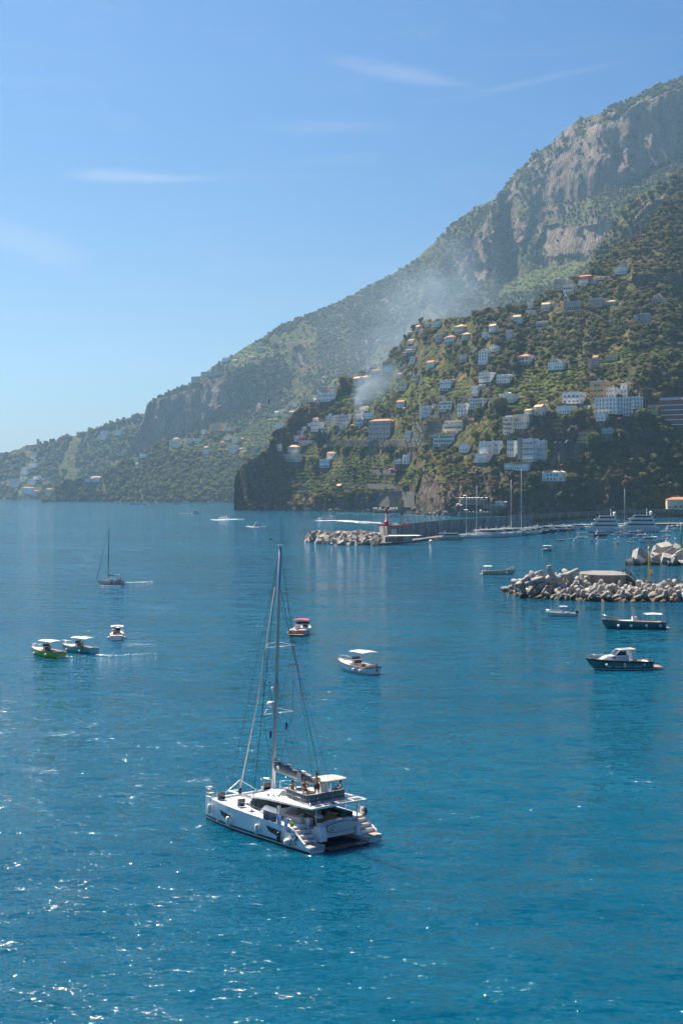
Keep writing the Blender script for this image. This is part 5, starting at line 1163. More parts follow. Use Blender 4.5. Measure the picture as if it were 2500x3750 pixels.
# red beacon
REDM = mat('beacon_red', (.45, .02, .02), .45, var=.15)
bc = P(1414, 1931, 708); bc.z = ZT + .2; be = empty('red_beacon', bc, 0, 'red lattice and column beacon on the pier end', 'beacon')
mb = MB().use(REDM); mb.tube([(0, 0, 0), (0, 0, 2.3), (0, 0, 2.6), (0, 0, 2.7), (0, 0, 7.6)], [1.3, 1.3, .9, .42, .38], 12); mb.build('column', None, be)
mb = MB().use(REDM); mb.tube([(0, 0, 5.6), (0, 0, 5.75)], 1.0, 10); mb.tube([(0, 0, 7.6), (0, 0, 7.75)], 1.0, 10); mb.tube([(0, 0, 7.75), (0, 0, 8.9)], .45, 8); mb.tube([(0, 0, 9.6), (0, 0, 10.8)], .07, 5); mb.ball((0, 0, 9.2), .5); mb.build('lantern', None, be)
mb = MB().use(REDM)
for x in (1.5, 2.7):
    mb.tube([(x, .5, 0), (x, .5, 7.5)], .07, 4)
for k in range(10): mb.tube([(1.5, .5, k * .75), (2.7, .5, k * .75)], .05, 4)
mb.build('ladder', None, be)
mb = MB().use(REDM)
for (x0, y0, x1, y1) in ((-4.5, -1.5, 13, -1.5), (-4.5, -1.5, -4.5, 3), (13, -1.5, 13, 3)):
    for z in (.6, 1.2): mb.tube([(x0, y0, z), (x1, y1, z)], .06, 4)
    n = max(2, int(math.hypot(x1 - x0, y1 - y0) / 1.6))
    for k in range(n + 1): mb.tube([(x0 + (x1 - x0) * k / n, y0 + (y1 - y0) * k / n, 0), (x0 + (x1 - x0) * k / n, y0 + (y1 - y0) * k / n, 1.2)], .06, 4)
mb.box((4, .6, .25), (17, 4, .5)); mb.tube([(8, .5, .5), (9.8, .5, 3.4)], .25, 6); mb.build('railing', None, be, fix=False)
fp = P(1466, 1921, 712); fp.z = ZT; e = empty('flag_pole', fp, 0, 'thin dark pole with a small flag on the harbour wall', 'pole')
MB().use(RAIL).tube([(0, 0, 0), (0, 0, 7.2)], .09, 5).build('pole', None, e); MB().use(mat('flag_dark', (.05, .03, .08), .8)).box((.45, 0, 6.3), (.9, .05, 1.3)).build('flag', None, e)
sg = P(1441, 1939, 700); sg.z = 5.2; e = empty('notice_board', sg, R(12), 'white square notice board fixed to the pier end wall', 'sign')
MB().use(mat('sign_white', (.8, .8, .78), .6)).box((0, 0, 0), (2.4, .1, 2.2)).build('board', None, e)
mb = MB().use(RAIL); [mb.box((0, -.07, .6 - k * .4), (1.7, .04, .12)) for k in range(4)]; mb.build('lettering', None, e, fix=False)
# gangway ladder leaning on the wall
g0 = P(1950, 1912, 1085); mb = MB().use(WALLC['w'])
for dy in (0, .9):
    mb.tube([g0 + Vector((-2, dy, -3)), g0 + Vector((2.5, dy, 5.5))], .12, 4)
for k in range(12): q = g0 + Vector((-2, 0, -3)).lerp(Vector((2.5, 0, 5.5)), k / 11); mb.tube([q, q + Vector((.5, .9, 0))], .08, 4)
tag(mb.build('gangway', None), 'white gangway standing against the brown harbour wall', 'gangway')
# van on the pier head
fl0 = [W(x, y) for x, y in [(1215, 1990), (1300, 1996), (1378, 1996)]]
mb = MB().use(CONC); zt = 3.4
quad = [P(1196, 1948, 790), P(1360, 1953, 728), P(1388, 1972, 690), P(1260, 1972, 700)]
pts = [Vector((p.x, p.y, zt)) for p in (W(1215, 1975), W(1300, 1981), W(1386, 1984))]
bks = [Vector((p.x + 3, p.y + 42, zt)) for p in pts]
for a, b, c, d in zip(pts, pts[1:], bks, bks[1:]):
    mb.add([a, b, d, c, a - Vector((0, 0, 5)), b - Vector((0, 0, 5))], [(0, 1, 2, 3), (4, 5, 1, 0)])
tag(mb.build('pier_head', None, fix=False), 'pale concrete pier head behind the heap of blocks', 'pier')
mb = MB().use(mat('rib_concrete', (.34, .32, .29), .9, var=.3))
for k in range(10):
    p = pts[1].lerp(pts[2], .35 + k * .07); mb.tube([(p.x, p.y - .6, -.5), (p.x, p.y - .6, zt)], .85, 8)
tag(mb.build('ribbed_wall', None), 'ribbed concrete wall at the root of the pier head', 'wall')
van_loc = P(1320, 1953, 745); van_loc.z = zt
v = empty('parked_van', van_loc, R(170), 'white pickup van parked on the pier head', 'van')
mb = MB().use(mat('car_paint_white', CARC['white'], .25)); mb.loft([[(x, y, z) for x, z in [(-2.3, .4), (-2.3, .95), (-.2, .95), (-.2, 1.9), (1.3, 1.85), (1.9, 1.15), (2.4, 1.0), (2.4, .4)]] for y in (-.9, .9)], closed=True, smooth=False); mb.build('body', None, v)
mb = MB().use(GLASSD); [mb.add([(.0, y, 1.2), (1.5, y, 1.2), (1.15, y, 1.75), (.0, y, 1.8)], [(0, 1, 2, 3)]) for y in (-.92, .92)]; mb.build('window', None, v, fix=False)
wmsh = MB().use(mat('tyre', (.02, .02, .02))).tube([(0, -.12, 0), (0, .12, 0)], .38, 10).mesh('wheel')
for x in (-1.5, 1.5):
    for y in (-.85, .85): inst(wmsh, 'wheel', v, (x, y, .38))
# heap of concrete blocks round the pier head
BLK = mat('block_concrete', (.35, .32, .285), .92, var=.4, scale=.5, bump=.5, bscale=2.)
def blockmesh(d, m, seed, name='concrete_block'):
    rnd = random.Random(seed); bm = bmesh.new(); bmesh.ops.create_cube(bm, size=1)
    for v_ in bm.verts: v_.co = Vector((v_.co.x * d[0], v_.co.y * d[1], v_.co.z * d[2])) + Vector((rnd.gauss(0, .05), rnd.gauss(0, .05), rnd.gauss(0, .05)))
    bmesh.ops.bevel(bm, geom=bm.edges, offset=.09, segments=1, affect='EDGES'); me = bpy.data.meshes.new(name); bm.to_mesh(me); bm.free(); me.materials.append(m); return me
BM_ = [blockmesh(d, BLK, i) for i, d in enumerate([(2.6, 2.6, 5.2), (3, 3, 3.6), (2.2, 3.4, 4.6), (1.6, 3.4, 5.2), (3.2, 3.2, 2.2)])]
rr = random.Random(21)
for k in range(170):
    t = rr.random(); px = 1118 + t * 268; yw = np.interp(px, [1118, 1180, 1250, 1386], [1983, 1993, 1997, 1998]); D0_ = DW(yw)
    back = rr.random() * np.interp(px, [1118, 1160, 1386], [8, 26, 30]); z = min(back * .19, 3.2) + rr.uniform(-.8, .4)
    if px > 1240: z += .2
    o = inst(BM_[k % 5], 'concrete_block', None, ((px - 1250) / F * D0_, D0_ + back + 1.5, z), (rr.uniform(-.9, .9), rr.uniform(-.9, .9), rr.uniform(0, 3.14)), rr.uniform(.7, 1.05))
    tag(o, 'brown concrete block in the tumbled heap at the pier tip', 'concrete block', 'tumbled concrete blocks round the pier head')
for k in range(26):
    px = rr.uniform(1345, 1430); D0_ = DW(np.interp(px, [1345, 1430], [1998, 1992])) + rr.uniform(0, 12)
    o = inst(ROCKS[k % 6], 'boulder', None, ((px - 1250) / F * D0_, D0_, rr.uniform(0, 1.6)), (rr.uniform(0, 6), rr.uniform(0, 6), rr.uniform(0, 6)), (rr.uniform(1, 2.2), rr.uniform(1, 2.), rr.uniform(.8, 1.2))); tag(o, 'grey boulder between the block heap and the quay', 'boulder', 'boulders at the pier corner')
# ---------------------------------------------------------------- breakwater of white cubes
CUB = mat('cube_concrete', (.47, .43, .39), .9, var=.25, scale=.5, bump=.35, bscale=2.)
CUBD = mat('cube_concrete_wet', (.16, .13, .09), .7, var=.4, scale=.6)
cm_ = [blockmesh((4.2, 4.2, 4.2), CUB, 50), blockmesh((4.4, 3.6, 4.6), CUB, 51), blockmesh((3.6, 4.4, 3.2), CUB, 52)]
spec = [(2316, 2063, 0, 3.4, .5), (2341, 2040, 0, 4.4, .1), (2345, 2062, 0, 4.2, .2), (2372, 2052, 3, 4.2, .9), (2398, 2040, 7, 4.2, .4), (2374, 2064, 0, 4.0, -.4), (2388, 2060, 1, 4.2, .6), (2400, 2052, 4, 4.2, .3), (2413, 2058, 2, 4.6, -.3),
        (2416, 2020, 12, 4., .2), (2430, 2018, 10, 4.8, .35), (2455, 2028, 12, 4.2, .7), (2447, 2046, 4, 5.2, .15), (2470, 2022, 15, 4, .5), (2476, 2034, 9, 4.2, .2), (2490, 2016, 18, 3.4, .4), (2488, 2050, 3, 5.4, .55), (2462, 2062, 0, 4.6, -.2), (2420, 2066, 0, 3.6, .1), (2360, 2068, -1, 3, .3),
        (2504, 2036, 8, 4.6, .3), (2518, 2056, 2, 5, .6), (2534, 2030, 12, 5, .1), (2550, 2050, 4, 5, .9), (2345, 2068, -2, 3.4, .8), (2480, 2068, -1, 4.4, .2), (2440, 2036, 14, 4.2, .9), (2405, 2024, 14, 3.6, .1)]
for k, (px, py, back, sz, rz) in enumerate(spec):
    D0_ = DW(2068) + back * 1.2 + 2.5; p = P(px, py, D0_); z = max(p.z, .6)
    o = inst(cm_[k % 3], 'concrete_cube', None, (p.x, D0_, z), (rr.uniform(-.55, .55), rr.uniform(-.5, .5), rz + rr.uniform(-.2, .2)), sz / 4.2 * .95)
    tag(o, 'pale concrete cube in the farther breakwater by the green light post', 'concrete cube', 'pale cubes of the farther breakwater')
for k in range(30):
    px = rr.uniform(2292, 2560); D0_ = DW(2072) + rr.uniform(1, 20) * (.3 if px < 2330 else 1); o = inst(cm_[k % 3], 'concrete_cube', None, ((px - 1250) / F * D0_, D0_, rr.uniform(-.9, .3) + (1.5 if px > 2350 and k % 2 else 0)), (rr.uniform(-.6, .6), rr.uniform(-.6, .6), rr.uniform(0, 3)), rr.uniform(.5, .85))
    o.data = cm_[k % 3]; tag(o, 'half sunken concrete cube at the foot of the farther breakwater', 'concrete cube', 'low cubes at the foot of the farther breakwater')
GRN = mat('beacon_green', (.01, .20, .06), .45)
gp = P(2492, 2018, 500); gp.z = 4.6; e = empty('green_beacon', gp, 0, 'green light post on the farther breakwater', 'beacon')
mb = MB().use(GRN); mb.tube([(0, 0, -1), (0, 0, 8.4)], .22, 8); mb.build('post', None, e)
MB().use(GRN).box((.6, 0, -.9), (4, 3, 2.4)).build('base', None, e); MB().use(mat('lamp_white', (.8, .85, .8), .4)).ball((0, 0, 8.7), .35).build('lamp', None, e)
mb = MB().use(RAIL); [mb.tube([(x, -1.3, .3), (x, -1.3, 1.5)], .04, 4) for x in (-1, .2, 1.4, 2.6)]; mb.tube([(-1, -1.3, 1.5), (2.6, -1.3, 1.5)], .04, 4); mb.build('railing', None, e, fix=False)
# ---------------------------------------------------------------- tetrapod breakwater
def tetra_mat():
    m = mat('tetrapod_concrete', (.40, .37, .335), .9, var=.28, scale=.6, bump=.3, bscale=3.); t = m.node_tree; b = t.nodes['Principled BSDF']; N = t.nodes.new; Lk = t.links.new
    geo = N('ShaderNodeNewGeometry'); sx = N('ShaderNodeSeparateXYZ'); Lk(geo.outputs['Position'], sx.inputs[0])
    n = N('ShaderNodeTexNoise'); n.inputs['Scale'].default_value = .6; Lk(geo.outputs['Position'], n.inputs['Vector'])
    a = N('ShaderNodeMath'); a.operation = 'MULTIPLY_ADD'; a.inputs[1].default_value = 1.4; Lk(n.outputs['Fac'], a.inputs[0]); Lk(sx.outputs['Z'], a.inputs[2])
    mr = N('ShaderNodeMapRange'); mr.inputs['From Min'].default_value = 1.2; mr.inputs['From Max'].default_value = 2.3; Lk(a.outputs[0], mr.inputs['Value'])
    old = b.inputs['Base Color'].links[0].from_socket; mx = N('ShaderNodeMixRGB'); mx.inputs['Color1'].default_value = (.085, .065, .035, 1); Lk(mr.outputs[0], mx.inputs[0]); Lk(old, mx.inputs[2]); Lk(mx.outputs[0], b.inputs['Base Color']); return m
TETM = tetra_mat(); 
for c_ in cm_: c_.materials.clear(); c_.materials.append(TETM)
def tetrapod_mesh():
    mb = MB().use(TETM); dirs = [Vector((0, 0, 1))] + [Vector((math.cos(a) * .943, math.sin(a) * .943, -.333)) for a in (0, 2.094, 4.189)]
    for d in dirs: mb.tube([d * .0, d * 2.0, d * 2.1, d * 2.12], [.72, .42, .36, .26], 12)
    mb.ball((0, 0, 0), .70, 10, 8); return mb.mesh('tetrapod')
TM = tetrapod_mesh(); rr = random.Random(33)
def edge_y(px): return np.interp(px, [1858, 1900, 1980, 2060, 2200, 2500, 2600], [2172, 2183, 2192, 2198, 2203, 2205, 2206])
def top_y(px): return np.interp(px, [1858, 1900, 1950, 2000, 2100, 2200, 2340, 2420, 2520, 2600], [2168, 2146, 2128, 2124, 2140, 2150, 2164, 2162, 2164, 2165])
rows = 7; n_t = 0
for r in range(rows):
    px = 1862 + r * 10
    while px < 2590 and True:
        D_f = DW(edge_y(px)); 
        y = edge_y(px) + (top_y(px) - edge_y(px)) * (r / (rows - 1)) - 4
        back = r * 2.1 if px > 1900 else r * 1.2
        D0_ = D_f + 1.2 + back; p = P(px + rr.uniform(-5, 5), y + rr.uniform(-3, 3), D0_); z = np.clip(p.z, .2, 4.2)
        if px < 1880 and r > 3: px += 30; continue
        s_ = rr.uniform(.95, 1.22)
        o = inst(TM, 'tetrapod', None, (p.x, D0_ + rr.uniform(-.5, .5), z), (rr.uniform(0, 6.28), rr.uniform(0, 6.28), rr.uniform(0, 6.28)), s_)
        tag(o, 'pale concrete tetrapod among its like in the nearer breakwater', 'tetrapod', 'tetrapods heaped in the nearer breakwater'); n_t += 1
        px += rr.uniform(33, 44)
for (px, py) in [(2017, 2112), (2082, 2108), (1905, 2140), (2462, 2150), (2350, 2162), (2210, 2175), (2140, 2165), (2040, 2150), (1990, 2130), (1955, 2128)]:
    p = P(px, py, 333); o = inst(TM, 'tetrapod', None, (p.x, p.y, max(1.5, p.z)), (rr.uniform(0, 6.28), rr.uniform(0, 6.28), rr.uniform(0, 6.28)), 1.3)
    tag(o, 'pale concrete tetrapod among its like in the nearer breakwater', 'tetrapod', 'tetrapods heaped in the nearer breakwater')
for k in range(40):
    px = rr.uniform(1850, 2560); D0_ = DW(edge_y(px)) + rr.uniform(-1.5, 1.5); s_ = rr.uniform(.4, 1.1)
    o = inst(ROCKS[k % 6], 'boulder', None, ((px - 1250) / F * D0_, D0_, rr.uniform(-.3, .15)), (rr.uniform(0, 6), rr.uniform(0, 6), rr.uniform(0, 6)), (s_ * 1.3, s_, s_ * .6)); tag(o, 'wet brown rock awash at the foot of the tetrapods', 'boulder', 'wet rocks at the foot of the tetrapods')
# rounded platform, steps, walkway and railings behind the tetrapods
zp = HC - 298 / F * 345 + .0
p0 = P(2085, 2106, 345); zpl = p0.z + .3
e = empty('breakwater_platform', (P(2170, 2100, 348).x, 350, 0), 0, 'rounded concrete platform with steps behind the tetrapods', 'platform'); O = Vector(e.location)
outl = [P(x, 2100, d) for x, d in [(2125, 349), (2119, 343), (2128, 338), (2160, 335), (2200, 333), (2250, 333), (2290, 334), (2290, 345), (2240, 352), (2170, 353)]]
mb = MB().use(CONC); mb.prism([((p - O).x, (p - O).y) for p in outl], -1, 5.2); mb.build('platform', None, e)
mb = MB().use(CONC)
for k in range(9): 
    q = P(2290 + k * 5.2, 2100, 339) - O; mb.box((q.x, q.y, 5.0 - k * .3 - 1.2), (.55, 5, 2.4))
mb.build('step', None, e)
zw = 2.55; e = empty('walkway', (P(2400, 2100, 338).x, 338, 0), 0, 'concrete walkway with dark railings running to the right edge', 'walkway'); O = Vector(e.location)
x0_, x1_ = P(2325, 0, 338).x - O.x, P(2640, 0, 338).x - O.x
MB().use(CONC).box(((x0_ + x1_) / 2, 2, zw / 2 - .5), (x1_ - x0_, 7, zw + 1)).build('slab', None, e)
mb = MB().use(RAIL); xx = x0_ + .3
for z in (.45, .85, 1.2): mb.tube([(x0_, 4.5, zw + z), (x1_, 4.5, zw + z)], .035, 5)
while xx < x1_: mb.tube([(xx, 4.5, zw), (xx, 4.5, zw + 1.35)], .08, 6); xx += 2.75
mb.build('railing', None, e)
mb = MB().use(RAIL)
a, b = Vector((P(2290, 0, 338).x - O.x, 1, 5.2)), Vector((P(2334, 0, 338).x - O.x, 1, zw))
for z in (.5, .9, 1.2): mb.tube([a + Vector((0, 0, z)), b + Vector((0, 0, z))], .035, 5)
for t in (0, .5, 1): q = a.lerp(b, t); mb.tube([q, q + Vector((0, 0, 1.5))], .08, 6)
for dx in (-.55, 0): mb.tube([a + Vector((dx, 0, 0)), a + Vector((dx, 0, 1.4))], .09, 6)
mb.build('stair_railing', None, e)
YEL = mat('beacon_yellow', (.62, .42, .02), .5)
q = P(2374, 2130, 336); q.z = zw; e = empty('yellow_beacon', q, 0, 'tall yellow light post with rungs and a box on the nearer breakwater', 'beacon')
mb = MB().use(YEL); mb.tube([(0, 0, 1), (0, 0, 9.6)], .16, 8); [mb.box((0, 0, 1.8 + k * .42), (.85, .07, .06)) for k in range(16)]; mb.build('post', None, e, fix=False)
MB().use(YEL).box((.62, 0, 3.3), (.75, .5, .9)).build('box', None, e); MB().use(CONC).box((0, 0, .2), (1.2, 1.2, 2.0)).build('base', None, e)
mb = MB().use(YEL); mb.box((0, 0, 9.9), (.9, .08, .2), ry=.78); mb.box((0, 0, 9.9), (.9, .08, .2), ry=-.78); mb.tube([(0, 0, 8.4), (0, 0, 8.9)], .28, 8); mb.build('topmark', None, e)
MB().use(mat('lamp_white', (.8, .85, .8), .4)).tube([(0, 0, 7.4), (0, 0, 8.1)], .2, 8).build('lamp', None, e)
# ---------------------------------------------------------------- boats
GEL = mat('white_gelcoat', (.78, .78, .77), .22, var=.06, scale=.5, coat=.3)
GELB = mat('cool_gelcoat', (.66, .72, .76), .25, var=.06, scale=.5)
CUSH = mat('cream_cushion', (.78, .74, .66), .8, var=.1)
TEAK = mat('teak', (.34, .20, .11), .6, var=.3, scale=6)
WOODR = mat('varnished_rail', (.30, .12, .06), .4, var=.25, scale=3)
STEEL = mat('stainless', (.65, .66, .68), .25, metal=.8)
BALLW = mat('fender_white', (.75, .75, .73), .45, var=.08)
BLACKP = mat('black_plastic', (.02, .02, .022), .4)
SKIN = mat('skin', (.52, .30, .20), .6, var=.12); SKINT = mat('tanned_skin', (.36, .18, .10), .6, var=.15)
HAIR = mat('hair_dark', (.015, .01, .008), .7)
def boat_color(n, c): return mat('hull_' + n, c, .25, var=.08, scale=.6, coat=.3)
BLUEC = mat('blue_canvas', (.03, .13, .33), .8, var=.2); GREYC = mat('grey_canvas', (.22, .24, .25), .85, var=.15)
def hull_rings(L, B, fb=.9, fs=.7, draft=.4, tw=.8, full=.35, rake=.12, nst=14):
    """stations from stern (x=-L/2) to stem (x=L/2); each ring port gunwale -> keel -> starboard gunwale"""
    out = []
    for i in range(nst + 1):
        t = i / nst; x = -L / 2 + L * t
        hb = B / 2 * ((tw + (1 - tw) * min(1, t / .4) ** .8) if t < .4 else max(0.02, 1 - ((t - .4) / .6) ** (2.0 + full * 2)))
        z = fs + (fb - fs) * t ** 1.8; k = -draft * (1 - max(0, (t - .72) / .28) ** 2)
        wl = hb * (.86 if t < .5 else .86 - .46 * ((t - .5) / .5) ** 1.2)
        xr = L * rake * max(0, (t - .6) / .4) ** 1.5; xt = x + xr * .0
        r = [(x, hb, z), (x - xr * .35, (hb + wl) / 2 * 1.0, z * .5), (x - xr, wl, 0.02), (x - xr * 1.15, wl * .6, k * .7), (x - xr * 1.2, 0, k), (x - xr * 1.15, -wl * .6, k * .7), (x - xr, -wl, .02), (x - xr * .35, -(hb + wl) / 2, z * .5), (x, -hb, z)]
        out.append([Vector(p) for p in r])
    return out
def hull(e, L, B, fb, fs, m, mrail=None, mbot=None, deckm=None, open_from=-1., open_to=.2, floor=.15, strake=True, **k):
    rg = hull_rings(L, B, fb, fs, **k); mb = MB().use(m)
    for i in range(len(rg) - 1): mb.add([*rg[i], *rg[i + 1]], [(j, j + 1, 10 + j, 9 + j) for j in range(8)], True)
    mb.add(rg[0], [tuple(range(9))]); mb.build('hull', None, e)
    if mrail:
        mb = MB().use(mrail)
        for s in (0, 8): mb.tube([r[s] + Vector((0, 0, .02)) for r in rg], .055 * max(1, B / 2.4), 6)
        mb.tube([rg[0][0], rg[0][8]], .05, 6); mb.build('rubbing_rail', None, e)
    # deck forward, cockpit sole aft
    mb = MB().use(deckm or CUSH); n = len(rg) - 1
    for i in range(n):
        t = (i + .5) / n * 2 - 1
        if t >= open_to:
            a, b, c, d = rg[i][0], rg[i][8], rg[i + 1][8], rg[i + 1][0]; z = Vector((0, 0, -.06)); cr = Vector((0, 0, .07 * B / 2.4))
            ma, mc = (a + b) / 2 + cr, (c + d) / 2 + cr
            mb.add([a + z, ma + z, mc + z, d + z, b + z, c + z], [(0, 1, 2, 3), (1, 4, 5, 2)])
    mb.build('deck', None, e, fix=False)
    mb = MB().use(TEAK); ii = [i for i in range(n) if (i + .5) / n * 2 - 1 < open_to]
    for i in ii:
        q = .90; a, b, c, d = rg[i][0], rg[i][8], rg[i + 1][8], rg[i + 1][0]
        mb.add([Vector((a.x, a.y * q, floor)), Vector((b.x, b.y * q, floor)), Vector((c.x, c.y * q, floor)), Vector((d.x, d.y * q, floor))], [(0, 1, 2, 3)])
    mb.build('cockpit_sole', None, e, fix=False)
    mb = MB().use(CUSH)      # inner sides and side decks
    for i in ii:
        for s, sg in ((0, 1), (8, -1)):
            a, d = rg[i][s], rg[i + 1][s]; q = .86
            mb.add([a, d, Vector((d.x, d.y * q, d.z)), Vector((a.x, a.y * q, a.z)), Vector((d.x, d.y * q, floor)), Vector((a.x, a.y * q, floor))], [(0, 1, 2, 3), (3, 2, 4, 5)])
    mb.build('coaming', None, e, fix=False)
    return rg
def fender(e, x, y, z, r=.17, ball=True, m=None, lz=None):
    mb = MB().use(m or BALLW)
    if ball: mb.ball((x, y, z), r, 10, 8)
    else: mb.tube([(x, y, z - r * 2.2), (x, y, z - r * 2), (x, y, z + r * 2), (x, y, z + r * 2.2)], [r * .5, r, r, r * .5], 10)
    mb.use(BLACKP); mb.tube([(x, y * .97, z + r), (x, y * .93, z + r + (lz or .35))], .015, 4); return mb.build('fender', None, e, fix=False)
def canopy(e, x0, x1, w_, z, m, h0=.0, curve=.12, posts=True, th=.05):
    mb = MB().use(m); n = 6; rings = []
    for j in range(n + 1):
        y = -w_ / 2 + w_ * j / n; q = curve * (1 - (2 * j / n - 1) ** 2)
        rings.append([(x0, y, z - h0 + q), ((x0 + x1) / 2, y, z + q + curve * .4), (x1, y, z - h0 * .3 + q), (x1, y, z - h0 * .3 + q - th), ((x0 + x1) / 2, y, z + q + curve * .4 - th), (x0, y, z - h0 + q - th)])
    mb.loft(rings, closed=True, smooth=False); mb.build('canopy', None, e)
    if posts:
        mb = MB().use(STEEL)
        for x in (x0 + .1, x1 - .1):
            for y in (-w_ / 2 + .06, w_ / 2 - .06): mb.tube([(x, y, .5), (x, y, z - h0 * .5)], .022, 5)
        mb.build('canopy_frame', None, e)
# -- people: one skinned figure each
def person(loc, rz, pose, label, skin=None, hair=None, bottom=None, top=None, s=1.0, extra=None, group=None, lod=1):
    e = empty('person', loc, rz, label, 'person', group); e.scale = (s, s, s)
    J = dict(pel=(0, 0, .93), bel=(0, .01, 1.08), che=(0, .0, 1.30), nec=(0, -.01, 1.47), hd0=(0, .0, 1.55), hd1=(0, .02, 1.70),
             shL=(-.18, 0, 1.42), elL=(-.25, -.03, 1.13), wrL=(-.27, .06, .88), haL=(-.27, .09, .80), shR=(.18, 0, 1.42), elR=(.25, -.03, 1.13), wrR=(.27, .06, .88), haR=(.27, .09, .80),
             hiL=(-.10, 0, .90), knL=(-.12, .03, .49), anL=(-.13, -.01, .09), toL=(-.13, .14, .04), hiR=(.10, 0, .90), knR=(.12, .03, .49), anR=(.13, -.01, .09), toR=(.13, .14, .04))
    J.update(pose)
    Rr = dict(pel=(.15, .11), bel=(.135, .10), che=(.155, .105), nec=(.055, .055), hd0=(.075, .085), hd1=(.085, .10), shL=(.062, .06), elL=(.042, .042), wrL=(.030, .030), haL=(.035, .02), hiL=(.085, .09), knL=(.058, .06), anL=(.042, .042), toL=(.04, .028))
    for k in list(Rr):
        if k.endswith('L'): Rr[k[:-1] + 'R'] = Rr[k]
    names = list(J); idx = {n: i for i, n in enumerate(names)}
    E = [('pel', 'bel'), ('bel', 'che'), ('che', 'nec'), ('nec', 'hd0'), ('hd0', 'hd1')]
    for q in 'LR': E += [('che', 'sh' + q), ('sh' + q, 'el' + q), ('el' + q, 'wr' + q), ('wr' + q, 'ha' + q), ('pel', 'hi' + q), ('hi' + q, 'kn' + q), ('kn' + q, 'an' + q), ('an' + q, 'to' + q)]
    me = bpy.data.meshes.new('body'); me.from_pydata([J[n] for n in names], [(idx[a], idx[b]) for a, b in E], [])
    o = bpy.data.objects.new('body', me); link(o, e); KIDS.setdefault(e.name, []).append(o)
    md = o.modifiers.new('skin', 'SKIN'); md.use_smooth_shade = True
    for n in names: me.skin_vertices[0].data[idx[n]].radius = Rr[n]
    me.skin_vertices[0].data[idx['pel']].use_root = True
    sb = o.modifiers.new('sub', 'SUBSURF'); sb.levels = sb.render_levels = lod
    me.materials.append(skin or SKIN)
    V3 = lambda n: Vector(J[n])
    # fingers and thumb
    for q, sg in (('L', -1), ('R', 1)):
        h = V3('ha' + q); d = (h - V3('wr' + q)).normalized(); sd = d.cross(Vector((0, 1, .2))).normalized()
        mb = MB().use(skin or SKIN)
        for k in range(4): b = h + sd * (k - 1.5) * .018; l = (.06, .07, .066, .052)[k]; mb.tube([b, b + d * l * .6, b + d * l * .9 + Vector((0, .02, 0))], .0095, 5, .006)
        mb.tube([V3('wr' + q) + sd * .03, h + sd * .055, h + sd * .06 + d * .03], .011, 5, .007); mb.build('fingers', None, e)
    # hair, ears, nose, eyes
    hc = (V3('hd0') + V3('hd1')) / 2 + Vector((0, 0, .035)); mb = MB().use(hair or HAIR); mb.ball(hc + Vector((0, -.018, .035)), .098, 10, 8, 1.0); mb.build('hair', None, e)
    mb = MB().use(skin or SKIN); f = hc + Vector((0, .095, -.02)); mb.tube([f + Vector((0, -.02, .03)), f + Vector((0, .025, -.005)), f + Vector((0, -.01, -.015))], .012, 5); [mb.ball(hc + Vector((x, 0, -.02)), .02, 6, 4, 1.4) for x in (-.095, .095)]; mb.build('face', None, e)
    mb = MB().use(BLACKP); [mb.ball(f + Vector((x, -.012, .03)), .011, 6, 4) for x in (-.033, .033)]; mb.use(mat('lips', (.4, .15, .12), .5)); mb.box(f + Vector((0, -.005, -.05)), (.04, .01, .01)); mb.build('eyes_and_mouth', None, e)
    if bottom:
        mb = MB().use(bottom); pel = V3('pel'); 
        mb.tube([pel + (V3('bel') - pel) * .45, pel, (V3('hiL') + V3('hiR')) / 2 - Vector((0, 0, .02))], [.165, .18, .15], 14)
        for q in 'LR': mb.tube([V3('hi' + q) + Vector((0, 0, .03)), V3('hi' + q).lerp(V3('kn' + q), .72)], .115, 12, .10)
        mb.build('shorts', None, e)
    if top:
        mb = MB().use(top); mb.tube([V3('pel') + Vector((0, 0, .02)), V3('bel'), V3('che'), V3('nec') - Vector((0, 0, .04))], [.18, .17, .19, .10], 14)
        for q in 'LR': mb.tube([V3('sh' + q).lerp(V3('che'), .3), V3('sh' + q).lerp(V3('el' + q), .6)], .085, 10, .07)
        mb.build('shirt', None, e)
    if extra: extra(e, J)
    return e
SIT = dict(pel=(0, 0, .12), bel=(0, -.02, .28), che=(0, -.02, .50), nec=(0, 0, .67), hd0=(0, .02, .75), hd1=(0, .04, .90), shL=(-.18, 0, .62), elL=(-.26, .05, .36), wrL=(-.22, .25, .25), haL=(-.2, .31, .22), shR=(.18, 0, .62), elR=(.26, .05, .36), wrR=(.22, .25, .25), haR=(.2, .31, .22),
           hiL=(-.10, .02, .11), knL=(-.14, .42, .14), anL=(-.14, .46, -.30), toL=(-.14, .58, -.34), hiR=(.10, .02, .11), knR=(.14, .42, .14), anR=(.14, .46, -.30), toR=(.14, .58, -.34))
GREYT = mat('grey_shirt', (.22, .23, .26), .8); WHITET = mat('white_shirt', (.75, .74, .72), .8); NAVYS = mat('navy_shorts', (.03, .04, .10), .8)
def head(px, py, dx, dy): return math.atan2(dy, dx)
def boat_at(px, py, ang, name, label, cat='boat', group=None):
    return empty(name, W(px, py), R(ang), label, cat, group)
